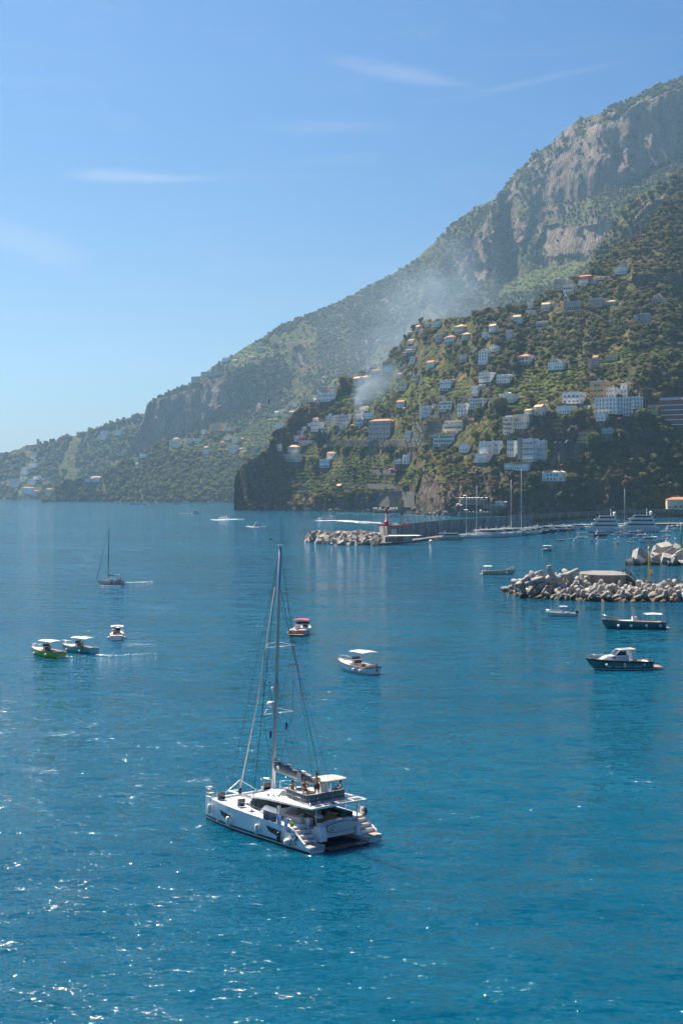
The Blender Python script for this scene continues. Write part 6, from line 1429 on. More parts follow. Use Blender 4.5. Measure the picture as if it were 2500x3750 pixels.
# ang: heading of the bow, degrees from +X (camera right) towards +Y (away)
def gozzo(px, py, ang, L, col, label, roof='white', tendercol=None, helm=True, name='wooden_motorboat', people=(), B=None, cush=True, deckm=None, cz=2.15, cx=(-.30, .12), fenders=((.15, 1), (-.25, 1), (.2, -1), (-.2, -1))):
    B = B or L * .34; e = boat_at(px, py, ang, name, label)
    rg = hull(e, L, B, 1.15 * L / 7.5, .78 * L / 7.5, col, WOODR, deckm=deckm, open_to=.0, floor=.28, tw=.78, full=.15, rake=.08)
    sc = L / 7.5; zd = .85 * sc
    if cush:
        mb = MB().use(CUSH); mb.prism([(L * .02, -B * .30), (L * .27, -B * .22), (L * .36, 0), (L * .27, B * .22), (L * .02, B * .30)], zd + .05, zd + .2); mb.build('sunpad', None, e)
    mb = MB().use(CUSH); mb.box((-L * .42, 0, .55 * sc + .1), (L * .08, B * .62, .45)); [mb.box((-L * .27, s * B * .30, .5 * sc + .1), (L * .22, B * .14, .35)) for s in (-1, 1)]; mb.build('bench', None, e)
    if helm:
        mb = MB().use(GEL); mb.box((-L * .02, 0, .95 * sc), (L * .07, B * .42, .95 * sc)); mb.use(WOODR); mb.box((-L * .06, 0, 1.2 * sc), (.06, B * .40, .4)); mb.use(GLASSD); mb.box((L * .0, 0, 1.62 * sc), (.05, B * .42, .38), ry=-.3); mb.build('console', None, e)
        mb = MB().use(BLACKP); mb.tube([(-L * .075 + 0.16 * math.cos(a) * 0, .18 * math.cos(a), 1.35 * sc + .18 * math.sin(a)) for a in [k * math.pi / 5 for k in range(11)]], .018, 5); mb.build('steering_wheel', None, e)
    if roof:
        rm = {'white': WHITET, 'red': mat('red_canvas', (.60, .07, .035), .8, var=.15)}.get(roof, GEL); canopy(e, L * cx[0], L * cx[1], B * .86, cz * sc + .15, rm)
    for fx, s in fenders: fender(e, L * fx, s * B * .54, .42 * sc, .17 * sc + .03)
    mb = MB().use(GEL); mb.box((-L * .53, 0, .18), (L * .07, B * .62, .06)); mb.use(STEEL); [mb.tube([(-L * .56, y, .2), (-L * .56, y, .75)], .02, 4) for y in (-.25, .05)]; mb.build('bathing_platform', None, e)
    mb = MB().use(STEEL); mb.tube([rg[9][0] + Vector((0, -.1, .05)), rg[11][0] + Vector((0, -.08, .5)), Vector((L / 2 - .1, 0, 1.65 * sc)), rg[11][8] + Vector((0, .08, .5)), rg[9][8] + Vector((0, .1, .05))], .02, 5)
    mb.build('bow_rail', None, e)
    mb = MB().use(BLACKP); mb.tube([(L * .5, 0, 1.05 * sc), (L * .46, 0, .2), (L * .44, 0, -.3)], .02, 4); mb.build('anchor_line', None, e)
    for (x, y, pose, lab, top, z) in people:
        M = Matrix.Rotation(R(ang), 3, 'Z') @ Vector((x, y, z)); q = e.location + M
        person(q, R(ang - 90 + (180 if False else 0)), pose, lab, top=top, bottom=NAVYS, lod=1)
    return e, L, B
GREEN = boat_color('green', (.24, .52, .012)); TEALB = boat_color('teal', (.01, .44, .46)); DARKT = boat_color('dark_teal', (.015, .15, .17)); HWHITE = boat_color('white', (.76, .77, .76)); HCREAM = boat_color('cream', (.60, .54, .40)); HRED = boat_color('red', (.45, .08, .03)); HNAVY = boat_color('navy', (.02, .035, .07)); HMAR = boat_color('maroon', (.16, .03, .03)); HTURQ = boat_color('turquoise', (.03, .32, .42)); HORNG = boat_color('orange', (.55, .26, .05))
gozzo(170, 2402, 136, 7.6, GREEN, 'bright green wooden motorboat with white deck cushions and canopy', people=[(-1.1, .1, SIT, 'person sitting at the wheel of the green boat', GREYT, .75)], cx=(-.36, .08))
gozzo(287, 2388, 142, 7.4, TEALB, 'teal blue wooden motorboat beside the green one', people=[(-1.2, .1, SIT, 'person in a pale shirt sitting under the canopy of the teal boat', WHITET, .75)], cx=(-.38, .08))
gozzo(430, 2338, 97, 7.2, HWHITE, 'white motorboat seen from the stern with a person standing aft', people=[(-2.3, .35, {}, 'person in grey clothes standing in the stern of the white boat', GREYT, .3)], cz=2.0, cx=(-.15, .12), fenders=((-.3, 1), (-.38, 1), (-.3, -1), (-.38, -1)))
def rudder_people(): pass
# white boat with brown rail, seen from its quarter
gozzo(1303, 2458, 124, 8.6, HWHITE, 'white wooden cruiser with brown rail and tall white canopy', name='wooden_cruiser', B=3.0, cz=2.35, cx=(-.40, -.02), fenders=((-.2, -1), (-.2, 1), (-.38, 1)), people=[(-4.25, -.5, dict(SIT, anL=(-.14, .46, -.28), anR=(.14, .46, -.28)), 'sunburnt person sitting on the stern platform of the white cruiser', None, .35)])
# red open cruiser
def red_boat():
    e = boat_at(1106, 2322, 78, 'open_cruiser', 'white open cruiser with orange red stern and canopy'); L, B = 7.8, 2.9
    rg = hull(e, L, B, 1.25, 1.0, HWHITE, GEL, deckm=GEL, open_to=-.1, floor=.35, tw=.95, full=.3, rake=.12)
    mb = MB().use(HRED); mb.box((-L / 2 - .03, 0, .68), (.07, B * .93, .6)); mb.use(HMAR); mb.box((-L / 2 - .02, 0, .08), (.06, B * .86, .34)); mb.build('transom', None, e)
    mb = MB().use(GEL); mb.box((-L / 2 - .35, 0, .33), (.7, B * .9, .12)); mb.build('bathing_platform', None, e)
    mb = MB().use(mat('hull_side_red', (.4, .08, .03), .3)); 
    for s, sg in ((0, 1), (8, -1)): mb.tube([r[s] * .5 + r[1 if s == 0 else 7] * .5 for r in rg[:13]], .10, 5)
    mb.build('side_stripe', None, e)
    mb = MB().use(GEL); mb.box((.1, -.62, 1.25), (.5, 1.0, 1.1)); mb.box((.1, .75, 1.2), (.5, .9, 1.0)); mb.use(BLACKP); mb.box((-.17, -.62, 1.5), (.04, .8, .35)); mb.use(GLASSD); mb.box((.35, 0, 1.95), (.05, 2.4, .5), ry=-.4); mb.build('console', None, e)
    mb = MB().use(CUSH); mb.box((-3.3, -.75, .85), (.6, 1.1, .5)); mb.box((-3.3, .75, .85), (.6, 1.1, .5)); mb.box((-1.2, -.7, .8), (.6, .9, .7)); mb.build('bench', None, e)
    canopy(e, -1.1, .9, 2.5, 2.55, mat('red_canvas', (.60, .07, .035), .8, var=.15), curve=.1)
    fender(e, -3.6, 1.6, .55, .2); mb = MB().use(STEEL); mb.tube([(.2, 0, 2.6), (.2, 0, 3.6)], .02, 4); mb.build('antenna', None, e)
    m = text_mesh('FELICIA', .26, mat('sign_letter_white', (.8, .8, .8), .5)); inst(m, 'lettering', e, (-L / 2 - .08, .5, .68), (R(90), 0, R(-90)))
def text_mesh(txt, size, m, ext=.004, shear=0.):
    cu = bpy.data.curves.new('lettering', 'FONT'); cu.body = txt; cu.size = size; cu.extrude = ext; cu.resolution_u = 2; cu.shear = shear; cu.align_x = 'CENTER'
    o = bpy.data.objects.new('tmp', cu); COL.objects.link(o); dg = bpy.context.evaluated_depsgraph_get(); me = bpy.data.meshes.new_from_object(o.evaluated_get(dg)); bpy.data.objects.remove(o); bpy.data.curves.remove(cu)
    me.materials.clear(); me.materials.append(m); return me
red_boat()
# long boats on the right
gozzo(1826, 2104, 3, 10.2, HCREAM, 'long cream open boat with a small white canopy at its stern', B=2.6, cush=False, cz=1.75, cx=(-.46, -.22), deckm=TEAK, helm=False, fenders=((-.2, -1), (.0, -1), (.2, -1)))
gozzo(2316, 2302, 181, 11.4, DARKT, 'long dark teal open boat with white canopy and round fenders', B=3.0, cush=True, cz=1.65, cx=(-.44, -.18), deckm=TEAK, fenders=((.26, 1), (.06, 1), (-.18, 1), (-.40, 1)))
gozzo(2003, 2018, 268, 6.0, HTURQ, 'small turquoise and white boat coming head on with a rounded white roof', name='small_motorboat', B=4.2, cz=2.6, cx=(-.3, .2), helm=True)
# small outboard motorboat
def outboard_boat():
    e = boat_at(2050, 2257, 182, 'outboard_motorboat', 'low white motorboat with a black outboard engine'); L, B = 6.0, 2.2
    rg = hull(e, L, B, .95, .6, HWHITE, GEL, deckm=GEL, open_to=.1, floor=.2, tw=.9, full=.3, rake=.16)
    mb = MB().use(GEL); mb.box((-.3, 0, .75), (.6, .9, .9)); mb.use(GLASSD); mb.box((.05, 0, 1.3), (.05, .9, .4), ry=-.5); mb.build('console', None, e)
    mb = MB().use(CUSH); mb.box((-1.5, 0, .6), (.6, 1.3, .5)); mb.build('bench', None, e)
    mb = MB().use(BLACKP); mb.box((-L / 2 - .3, 0, .85), (.55, .42, .55), taper=.8); mb.box((-L / 2 - .3, 0, .2), (.22, .16, 1.0)); mb.build('outboard_engine', None, e)
    canopy(e, -1.3, .2, 1.7, 1.95, mat('lilac_canvas', (.45, .35, .48), .8), curve=.12)
    mb = MB().use(STEEL); mb.tube([rg[7][0] + Vector((0, 0, .05)), rg[8][0] + Vector((0, 0, .4)), rg[11][0] + Vector((0, 0, .4)), Vector((L / 2 - .1, 0, 1.35)), rg[11][8] + Vector((0, 0, .4)), rg[8][8] + Vector((0, 0, .4)), rg[7][8] + Vector((0, 0, .05))], .022, 5); mb.build('bow_rail', None, e)
outboard_boat()
def hybrid_cruiser():
    e = boat_at(2262, 2450, 186, 'cabin_cruiser', 'dark teal cabin cruiser with white deckhouse and slogan on its side'); L, B = 9.2, 3.3
    rg = hull(e, L, B, 1.55, 1.1, boat_color('hybrid_teal', (.02, .20, .20)), mat('dark_rail', (.06, .02, .015), .4), deckm=GEL, open_to=-.45, floor=.45, tw=.86, full=.3, rake=.13)
    mb = MB().use(mat('dark_rail', (.06, .02, .015), .4))
    for s, o_ in ((0, 1), (8, 7)): mb.loft([[r[s] * 1.004 + Vector((0, 0, .0)), r[s] * .82 + r[o_] * .18 + Vector((0, (1 if s == 0 else -1) * .03, -.02)), r[s] * .7 + r[o_] * .3 + Vector((0, (1 if s == 0 else -1) * .02, -.04))] for r in rg], cap0=False, cap1=False)
    mb.use(GEL)
    for s, o_, g in ((2, 1, 1), (6, 7, -1)): mb.tube([r[s] * .86 + r[o_] * .14 + Vector((0, g * .02, 0)) for r in rg], .045, 5)
    mb.build('side_stripe', None, e)
    mb = MB().use(GEL); P_ = [(-1.6, .0, 1.15), (2.3, .0, 1.35)]
    # low trunk cabin
    mb.loft([[(-1.2, y, 1.2), (2.6, y * .55, 1.42), (1.7, y * .6, 1.85), (.5, y * .85, 2.0), (-1.2, y * .85, 2.0)] for y in (-1.25, 1.25)], closed=True, smooth=False); mb.build('trunk_cabin', None, e)
    mb = MB().use(GLASSD); [mb.tube([(.7, s * 1.08, 1.72), (1.1, s * 1.02, 1.72)], .12, 8) for s in (-1, 1)]; mb.build('porthole', None, e)
    mb = MB().use(GEL)      # windscreen frame, deckhouse roof and its slanted arch
    mb.slab([(.15, -1.0, 2.63), (.15, 1.0, 2.63), (-1.75, 1.05, 2.73), (-1.75, -1.05, 2.73)], -.12)
    for s in (-1, 1):
        mb.tube([(.75, s * 1.05, 2.0), (.12, s * 1.0, 2.63)], .06, 5); mb.tube([(-.75, s * 1.12, 1.9), (-.95, s * 1.05, 2.66)], .08, 5)
        mb.slab([(-2.35, s * 1.2, 1.2), (-1.7, s * 1.2, 1.2), (-1.65, s * 1.05, 2.73), (-2.1, s * 1.05, 2.73)], .1)
        mb.slab([(.75, s * 1.1, 1.98), (-1.0, s * 1.15, 1.98), (-1.0, s * 1.15, 1.75), (.75, s * 1.1, 1.8)], .06)
    mb.box((-2.0, 0, 2.80), (.5, 2.2, .12)); mb.build('deckhouse', None, e, fix=False)
    MB().use(GREYC).slab([(.2, -.95, 2.68), (.2, .95, 2.68), (-1.6, 1.0, 2.80), (-1.6, -1.0, 2.80)], -.06).build('roof_canvas', None, e)
    mb = MB().use(GLASSD); mb.slab([(.78, -.98, 2.03), (.78, .98, 2.03), (.17, .95, 2.58), (.17, -.95, 2.58)], .03)
    for s in (-1, 1): mb.slab([(.65, s * 1.07, 2.05), (-.7, s * 1.12, 2.05), (-.9, s * 1.03, 2.56), (.1, s * 1.0, 2.56)], .03)
    mb.build('windscreen', None, e, fix=False)
    mb = MB().use(CUSH); mb.box((-3.9, 0, .8), (.6, 2.2, .6)); mb.box((-2.6, .8, .8), (1.2, .5, .6)); mb.use(TEAK); mb.box((-2.7, -.3, 1.05), (.8, .7, .06)); mb.build('cockpit_seating', None, e)
    mb = MB().use(TEAK); mb.box((-L / 2 - .7, 0, .32), (1.5, 2.6, .1)); mb.use(GEL); mb.box((-L / 2 - .7, 0, .24), (1.56, 2.66, .08)); mb.build('bathing_platform', None, e)
    mb = MB().use(STEEL)
    for s, g in ((0, -1), (8, 1)): 
        pts = [rg[i][s] + Vector((0, g * .08, .58)) for i in range(6, 14)]; mb.tube([rg[5][s] + Vector((0, g * .08, .05))] + pts, .025, 5)
        for i in range(6, 14, 2): mb.tube([rg[i][s] + Vector((0, g * .08, 0)), rg[i][s] + Vector((0, g * .08, .58))], .02, 4)
        mb.tube([rg[0][s] + Vector((.1, g * .1, 0)), rg[0][s] + Vector((.1, g * .1, .5)), rg[2][s] + Vector((.1, g * .1, .5)), rg[3][s] + Vector((0, g * .1, .05))], .022, 4)
    mb.build('guard_rail', None, e)
    fender(e, 2.1, 1.55, .75, .22); fender(e, -.4, 1.75, .7, .15, False); fender(e, -3.2, 1.62, .75, .18)
    mb = MB().use(BLACKP); mb.tube([(-2.0, 0, 2.88), (-2.4, 0, 3.58)], .04, 5); mb.tube([(-1.8, 0, 2.88), (-1.7, .3, 3.18)], .03, 4); mb.build('flag_staff', None, e)
    m = text_mesh('Enjoy the Silent Hybrid', .40, mat('sign_letter_white', (.8, .8, .8), .5)); inst(m, 'lettering', e, (-.9, 1.70, .42), (R(96), 0, R(180)))
    m2 = MB().use(MATS['sign_letter_white']).box((0, 0, 0), (.36, .02, .06)).box((0, 0, .14), (.36, .02, .05)).box((-.16, 0, .07), (.05, .02, .2)).box((.16, 0, .07), (.05, .02, .2)).box((.3, 0, .07), (.2, .02, .05)); inst(m2.mesh('emblem'), 'emblem', e, (1.75, 1.60, .48), (0, 0, R(180)))
    MB().use(BLACKP).tube([(L / 2 - .35, 0, 1.45), (L / 2 - .5, 0, -.3)], .025, 4).build('anchor_line', None, e)
hybrid_cruiser()
# sloop under way
def sloop(px, py, ang, L, label, mast, boomcol=BLUEC, group=None, sail=True, people=True):
    e = boat_at(px, py, ang, 'sailboat', label, 'sailboat', group); B = L * .33
    rg = hull(e, L, B, L * .15, L * .135, HWHITE, BLACKP if people else None, deckm=GEL, open_to=-.45, floor=.5, tw=.7, full=.1, rake=.1); z0 = L * .14
    mb = MB().use(GEL); mb.loft([[(-L * .16, y, z0), (L * .22, y * .5, z0), (L * .16, y * .5, z0 + .35), (-L * .14, y * .9, z0 + .5)] for y in (-B * .3, B * .3)], closed=True, smooth=False); mb.use(GLASSD); [mb.box((-L * .0, s * B * .27, z0 + .28), (L * .2, .04, .14)) for s in (-1, 1)]; mb.build('coachroof', None, e)
    mm = mat('mast_dark', (.12, .12, .13), .4) if people else mat('mast_pale', (.55, .56, .56), .4); zb = z0 + .4; mt = z0 + mast; xm = L * .1
    MB().use(mm).tube([(xm, 0, zb), (xm - .25, 0, mt)], .10 if people else .20, 7, .07 if people else .14).build('mast', None, e)
    mb = MB().use(mm); mb.tube([(xm, 0, zb + .9), (-L * .28, 0, zb + 1.0)], .07, 6); mb.use(boomcol); mb.tube([(xm - .1, 0, zb + 1.15), (-L * .1, 0, zb + 1.15), (-L * .26, 0, zb + 1.1)], [.22, .17, .1], 8); mb.build('boom', None, e)
    mb = MB().use(boomcol); mb.tube([(L * .5, 0, z0 + .3), (xm - .1, 0, mt * .95)], .07, 5, .04); mb.build('furled_foresail', None, e)
    mb = MB().use(mm); [mb.tube([(xm - .2, s * B * .45, z0), (xm - .1, s * .5, z0 + mast * .5), (xm - .2, 0, mt * .97)], .014, 3) for s in (-1, 1)]; mb.tube([(-L / 2, 0, z0), (xm - .25, 0, mt)], .014, 3); mb.tube([(xm - .1, -.55, z0 + mast * .5), (xm - .1, .55, z0 + mast * .5)], .03, 4); mb.build('rigging', None, e)
    if people:
        canopy(e, -L * .34, -L * .14, B * .7, z0 + 1.5, BLUEC, curve=.1)
        for x in (-.05, -.22, -.34): fender(e, L * x, B * .53, .5, .15, False, BLACKP)
        for x, y, z, t in ((-L * .26, .4, z0 - .3, GREYT), (-L * .32, -.4, z0 - .1, NAVYS)):
            q = e.location + Matrix.Rotation(R(ang), 3, 'Z') @ Vector((x, y, z)); person(q, R(ang - 90), SIT, 'person in %s sitting in the cockpit of the sailboat' % ('grey' if t is GREYT else 'dark blue'), top=t, bottom=NAVYS)
    return e
sloop(407, 2141, 176, 7.6, 'white sailboat with bare mast and blue boom cover trailing foam', 14.6)
FOAM = mat('wake_foam', (.80, .84, .86), .8, var=.05)
def foam(pts, w0, w1, label, n=160, seed=0, sz=.5):
    """broken foam lying on the water along pts (px, py)"""
    rnd = random.Random(seed); mb = MB().use(FOAM); P_ = [W(x, y) for x, y in pts]
    for k in range(n):
        t = rnd.random() ** 1.3; f = t * (len(P_) - 1); i = min(int(f), len(P_) - 2); c = P_[i].lerp(P_[i + 1], f - i); d = (P_[i + 1] - P_[i]).normalized(); sd = Vector((-d.y, d.x, 0))
        ww = w0 + (w1 - w0) * t; c = c + sd * rnd.uniform(-1, 1) * ww; s_ = sz * rnd.uniform(.3, 1.2) * (1 - .5 * t); m = rnd.randint(5, 7); a0 = rnd.random() * 6
        mb.add([c + Vector((0, 0, .03))] + [c + d * s_ * 2.4 * math.cos(a0 + 6.283 * j / m) * rnd.uniform(.6, 1.2) + sd * s_ * math.sin(a0 + 6.283 * j / m) * rnd.uniform(.6, 1.2) + Vector((0, 0, .03 + .08 * (j % 2))) for j in range(m)], [(0, 1 + j, 1 + (j + 1) % m) for j in range(m)])
    o = mb.build('foam', None, fix=False); tag(o, label, None, None, 'stuff')
foam([(455, 2135), (510, 2133), (560, 2131)], .5, .9, 'white wake behind the sailboat', 110, 1, .45)
foam([(366, 2143), (400, 2146), (440, 2144)], .15, .2, 'foam along the sailboat hull', 40, 2, .2)
foam([(360, 2398), (420, 2403), (480, 2398), (560, 2392)], .5, 1.1, 'thin wake trailing the green and teal boats', 110, 3, .13)
foam([(240, 2405), (280, 2406), (330, 2404)], .2, .6, 'foam under the teal boat', 24, 4, .12)
foam([(1170, 1908), (1230, 1906), (1300, 1910), (1390, 1917)], 3, 14, 'broad white wake curving behind the excursion boat', 520, 5, 2.4)
foam([(1160, 1905), (1180, 1907), (1215, 1908)], 1, 2, 'bow foam of the excursion boat', 60, 6, 1.0)
foam([(800, 1904), (840, 1902), (885, 1901)], 5, 9, 'white wake of the distant speedboat', 140, 7, 2.4)
foam([(775, 1902), (800, 1906), (820, 1906)], 2, 3, 'bow wave of the distant speedboat', 60, 8, 1.5)
foam([(905, 1927), (935, 1931), (968, 1927)], 1.5, 3, 'foam round the boat heading in', 60, 9, 1.0)
foam([(655, 1879), (690, 1881), (712, 1881)], 1, 2, 'thin far wake left of the middle slope', 30, 10, 1.6)
foam([(120, 3450), (121, 3450)], .01, .01, 'speck of foam near the lower left', 2, 11, .03)
# -- excursion boat, speedboats
def motor_yacht(px, py, ang, L, label, tiers=1, group=None, name='motor_yacht', hullm=None, cat='yacht', B=None, top=None, canv=None, mast=False, fly=False):
    L = L * (1.35 if 7.5 < L < 20 and cat != 'boat' or (7.5 < L < 14 and name == 'motorboat' and px > 1600) and name != 'excursion_boat' else 1.15 if L < 20 and L > 6.6 else 1.0)
    e = boat_at(px, py, ang, name, label, cat, group); B = B or L * .27
    fs, fb = (L * .075 + .45, L * .105 + .6) if L < 22 else (L * .125, L * .165)
    rg = hull(e, L, B, fb, fs, hullm or HWHITE, None, deckm=GEL, open_to=-.62, floor=fs * .6, tw=.9, full=.35, rake=.12)
    z = fs + (fb - fs) * .25; x0, x1 = (-L * .32, L * .20) if L < 22 else (-L * .42, L * .22); w_ = B * .82
    for k in range(tiers):
        h = 1.15 + L * .045 if L < 22 else 2.3
        if k == 0 and L < 22: h = .95 + L * .06
        mb = MB().use(GEL); rk = h * (1.6 if k == tiers - 1 else 1.0); nose = h * 1.5
        prof = [(x0, z), (x1 + nose, z), (x1 + .1, z + h), (x0 + h * .3, z + h)]
        mb.loft([[(x, y * (1 if x < x1 else .72), zz) for x, zz in prof] for y in (-w_ / 2, w_ / 2)], closed=True, smooth=False); mb.build('superstructure', None, e)
        mb = MB().use(GLASSD)
        for s in (-1, 1): mb.add([(x0 + h * .5, s * (w_ / 2 + .04), z + h * .45), (x1 + nose * .28, s * (w_ * .46 + .05), z + h * .45), (x1 - nose * .1, s * (w_ / 2 + .04), z + h * .82), (x0 + h * .7, s * (w_ / 2 + .04), z + h * .82)], [(0, 1, 2, 3)])
        xa, xb = x1 + .1 + nose * .10, x1 + .1 + nose * .75; za, zb_ = z + h * .92, z + h * .25
        mb.add([(xa, -w_ * .33, za + .05), (xa, w_ * .33, za + .05), (xb + .08, w_ * .34, zb_ + .08), (xb + .08, -w_ * .34, zb_ + .08)], [(0, 1, 2, 3)]); mb.build('window_band', None, e, fix=False)
        z += h; 
        mb = MB().use(GEL); mb.box(((x0 + x1) / 2 - L * .03, 0, z + .05), ((x1 - x0) * 1.12, w_ * 1.04, .12)); mb.build('roof', None, e)
        z += .1; x0 += L * (.05 if L < 22 else .03); x1 -= L * (.09 if L < 22 else .07); w_ *= .86
    if canv: canopy(e, -L * .46, -L * .25, B * .8, fs + 1.9, canv)
    mb = MB().use(GEL); mb.box((x0 + L * .04, 0, z + .5), (.35, w_, .18)); [mb.box((x0 + L * .04, s * w_ * .45, z + .25), (.4, .12, .6)) for s in (-1, 1)]; mb.tube([(x0 + L * .05, 0, z + .5), (x0 + L * .04, 0, z + .9 + L * .04)], .06, 5)
    if L > 22: mb.ball((x0 + L * .02, B * .16, z + 1.5), .95, 10, 7); mb.ball((x0 + L * .02, -B * .16, z + 1.5), .95, 10, 7); mb.tube([(x0 + L * .12, 0, z), (x0 + L * .12, 0, z + 4)], .15, 6)
    mb.build('radar_arch', None, e)
    if L > 9:
        mb = MB().use(STEEL)
        for s, g in ((0, -1), (8, 1)):
            mb.tube([rg[i][s] + Vector((0, g * .08, .6)) for i in range(6, 15)], .03, 4); [mb.tube([rg[i][s] + Vector((0, g * .08, 0)), rg[i][s] + Vector((0, g * .08, .6))], .025, 4) for i in range(6, 15, 2)]
        mb.build('guard_rail', None, e)
    mb = MB().use(GLASSD); n = max(3, int(L / 4))
    for k in range(n):
        i = 3 + k * (8 / n); r = rg[int(i)]; 
        for s, o_, g in ((0, 1, 1), (8, 7, -1)): c = r[s] * .5 + r[o_] * .5; mb.box((c.x, c.y + g * .03, c.z), (L * .035, .06, L * .012))
    mb.build('porthole', None, e, fix=False)
    mb = MB().use(TEAK); mb.box((-L / 2 - L * .03, 0, .4), (L * .07, B * .8, .12)); mb.build('bathing_platform', None, e)
    return e
motor_yacht(1195, 1905, 184, 13.5, 'white excursion boat with dark window band and broad wake', 1, name='excursion_boat', cat='boat', canv=WHITET)
motor_yacht(820, 1902, 185, 9, 'distant white speedboat throwing foam', name='speedboat', cat='boat')
motor_yacht(936, 1929, 260, 6.5, 'small dark distant boat heading towards the camera', name='speedboat', cat='boat', hullm=HNAVY, canv=GREYC)
motor_yacht(716, 1881, 180, 9, 'distant grey cabin boat below the middle slope', name='speedboat', cat='boat')
far = [(332, 1834, 16, 'm'), (378, 1835, 12, 's'), (432, 1836, 12, 'm'), (470, 1834, 9, 'm'), (488, 1848, 12, 'm'), (507, 1847, 9, 'm'), (531, 1850, 5, 'm'), (555, 1845, 8, 'm'), (620, 1845, 5, 'm'), (652, 1848, 11, 'm'), (677, 1846, 13, 'm'), (692, 1842, 6, 'm'), (714, 1840, 7, 'm'), (742, 1847, 6, 'm'), (760, 1847, 9, 'm'), (772, 1843, 14, 'm'), (795, 1843, 11, 'm'), (95, 1832, 12, 'm'), (108, 1831, 9, 'm'), (57, 1833, 7, 'm'), (38, 1832, 7, 'm'), (118, 1833, 7, 'm'), (4, 1833, 9, 'm'), (133, 1832, 6, 'm')]
lbl = 'tiny white boat far off along the foot of the coast'
proto_far = None
for k, (x, y, L, t) in enumerate(far):
    if t == 's': sloop(x, y, 185, 12, 'far anchored sailboat with a tall bare mast', 16, people=False); continue
    sz = L / 5.2 * (F * HC / (y - YH)) / 3000 * 3.0
    if proto_far is None: proto_far = motor_yacht(x, y, 180, 8, lbl, group='tiny boats off the far coast', name='motorboat', cat='boat'); c = proto_far
    else: c = copy_tree(proto_far); c.location = W(x, y); c.rotation_euler = (0, 0, R(rr.choice([178, 182, 2, 200])))
    c['label'] = lbl if x > 200 else 'tiny white boat in the far left bay'; c['group'] = 'tiny boats off the far coast' if x > 200 else 'tiny boats in the far left bay'
    c.scale = (L * .13 + .2,) * 3
motor_yacht(1445, 1893, 2, 9, 'small white boat passing behind the red beacon', name='motorboat', cat='boat')
# -- marina row along the quay
row = [(1652, 1978, -8, 11, 'cream cruiser nearest the pier end', HCREAM, GREYC, 0), (1714, 1971, 182, 12, 'white sailboat hull with blue canvas, left end of the row', HWHITE, None, 1), (1752, 1970, 182, 13, 'second white sailboat beside the blue canvas one', HWHITE, None, 1),
       (1788, 1969, -6, 15, 'long white yacht with red dark window, third from the left', HWHITE, None, 2), (1812, 1968, -6, 15.5, 'sleek white yacht with blue tinted windows', HWHITE, BLUEC, 2), (1846, 1965, -8, 15, 'white yacht with long pointed bow, middle of the row', HWHITE, None, 2),
       (1872, 1962, -10, 14, 'white yacht next to the dark teal boat', HWHITE, None, 2), (1905, 1962, -26, 9, 'dark teal boat wedged between white yachts', HTURQ, BLUEC, 0), (1924, 1960, -31, 10, 'beige boat right of the dark teal one', HCREAM, None, 0), (1942, 1957, -26, 11, 'pale blue white boat with upright stern', HWHITE, None, 0),
       (1962, 1955, -20, 12, 'navy hulled boat in the marina row', HNAVY, None, 0), (1990, 1951, -15, 13, 'dark blue hulled white cruiser with tall screen', HNAVY, None, 2), (2014, 1950, -28, 8, 'small white cruiser right of the navy ones', HWHITE, BLUEC, 0), (2036, 1948, -20, 11, 'low boat with a red brown hull', HMAR, BLUEC, 0),
       (2060, 1946, -26, 8, 'orange hulled fishing boat', HORNG, None, 0), (2080, 1944, -27, 8, 'blue fishing boat with small wheelhouse', BLUEC, None, 0), (2100, 1942, -27, 7, 'white fishing boat with rounded awning', HWHITE, WHITET, 0), (2120, 1940, -10, 10, 'open blue and white boat at the right end of the row', HTURQ, None, 0)]
for (x, y, a, L, lab, hm_, cv, kind) in row:
    if kind == 1: sloop(x, y, a, L, lab, 22 if x < 1740 else 26, people=False)
    else: motor_yacht(x, y, a, L, lab, 1, hullm=hm_, canv=cv, name='motor_yacht' if kind == 2 else 'motorboat', cat='yacht' if kind == 2 else 'boat')
sloop(1872, 1958, 100, 13, 'tall masted sailboat behind the white yachts', 30, people=False); sloop(1909, 1955, 100, 12, 'tallest masted sailboat with blue covers behind the row', 37, people=False); sloop(2287, 1942, 95, 13, 'twin masted sailboat between the two large yachts', 25, people=False)
# -- the two large yachts and small craft in the basin
motor_yacht(2205, 1951, 178, 23, 'large white three-deck yacht with two white radar domes', 3, B=6.5, name='superyacht')
motor_yacht(2333, 1950, 176, 26, 'large sleek white yacht with dark glass band and fenders', 3, B=6.5, name='superyacht')
motor_yacht(2262, 1947, 182, 13, 'smaller white yacht bow tucked between the two large ones', 1)
for (x, y, a, L, lab, hm_, cv) in [(2198, 1964, 2, 7.5, 'dark red fishing boat with pale wheelhouse', HMAR, None), (2262, 1964, 182, 6, 'little white cabin boat right of the dark red one', HWHITE, None), (2293, 1964, 175, 6.5, 'white fishing boat with an open frame cabin', HWHITE, None), (2318, 1965, 175, 9, 'blue and white fishing boat with red canopy', boat_color('pale_blue', (.30, .50, .62)), mat('red_canvas', (.60, .07, .035), .8)),
                                  (2345, 1978, 180, 8, 'white boat with a pink life ring on deck', HWHITE, None), (2370, 1989, 180, 8.5, 'white tour boat with long flat canopy', HWHITE, WHITET)]:
    motor_yacht(x, y, a, L, lab, 1, name='fishing_boat', cat='boat', hullm=hm_, canv=cv)
def dinghy(px, py, ang, L, m, label, group=None):
    e = boat_at(px, py, ang, 'rowing_boat', label, 'rowing boat', group); hull(e, L, L * .36, .6, .42, m, GEL, deckm=GEL, open_to=.7, floor=.12, draft=.15, tw=.7, rake=.08)
    mb = MB().use(TEAK); [mb.box((L * x, 0, .32), (.22, L * .3, .04)) for x in (-.25, .05)]; mb.build('thwart', None, e); return e
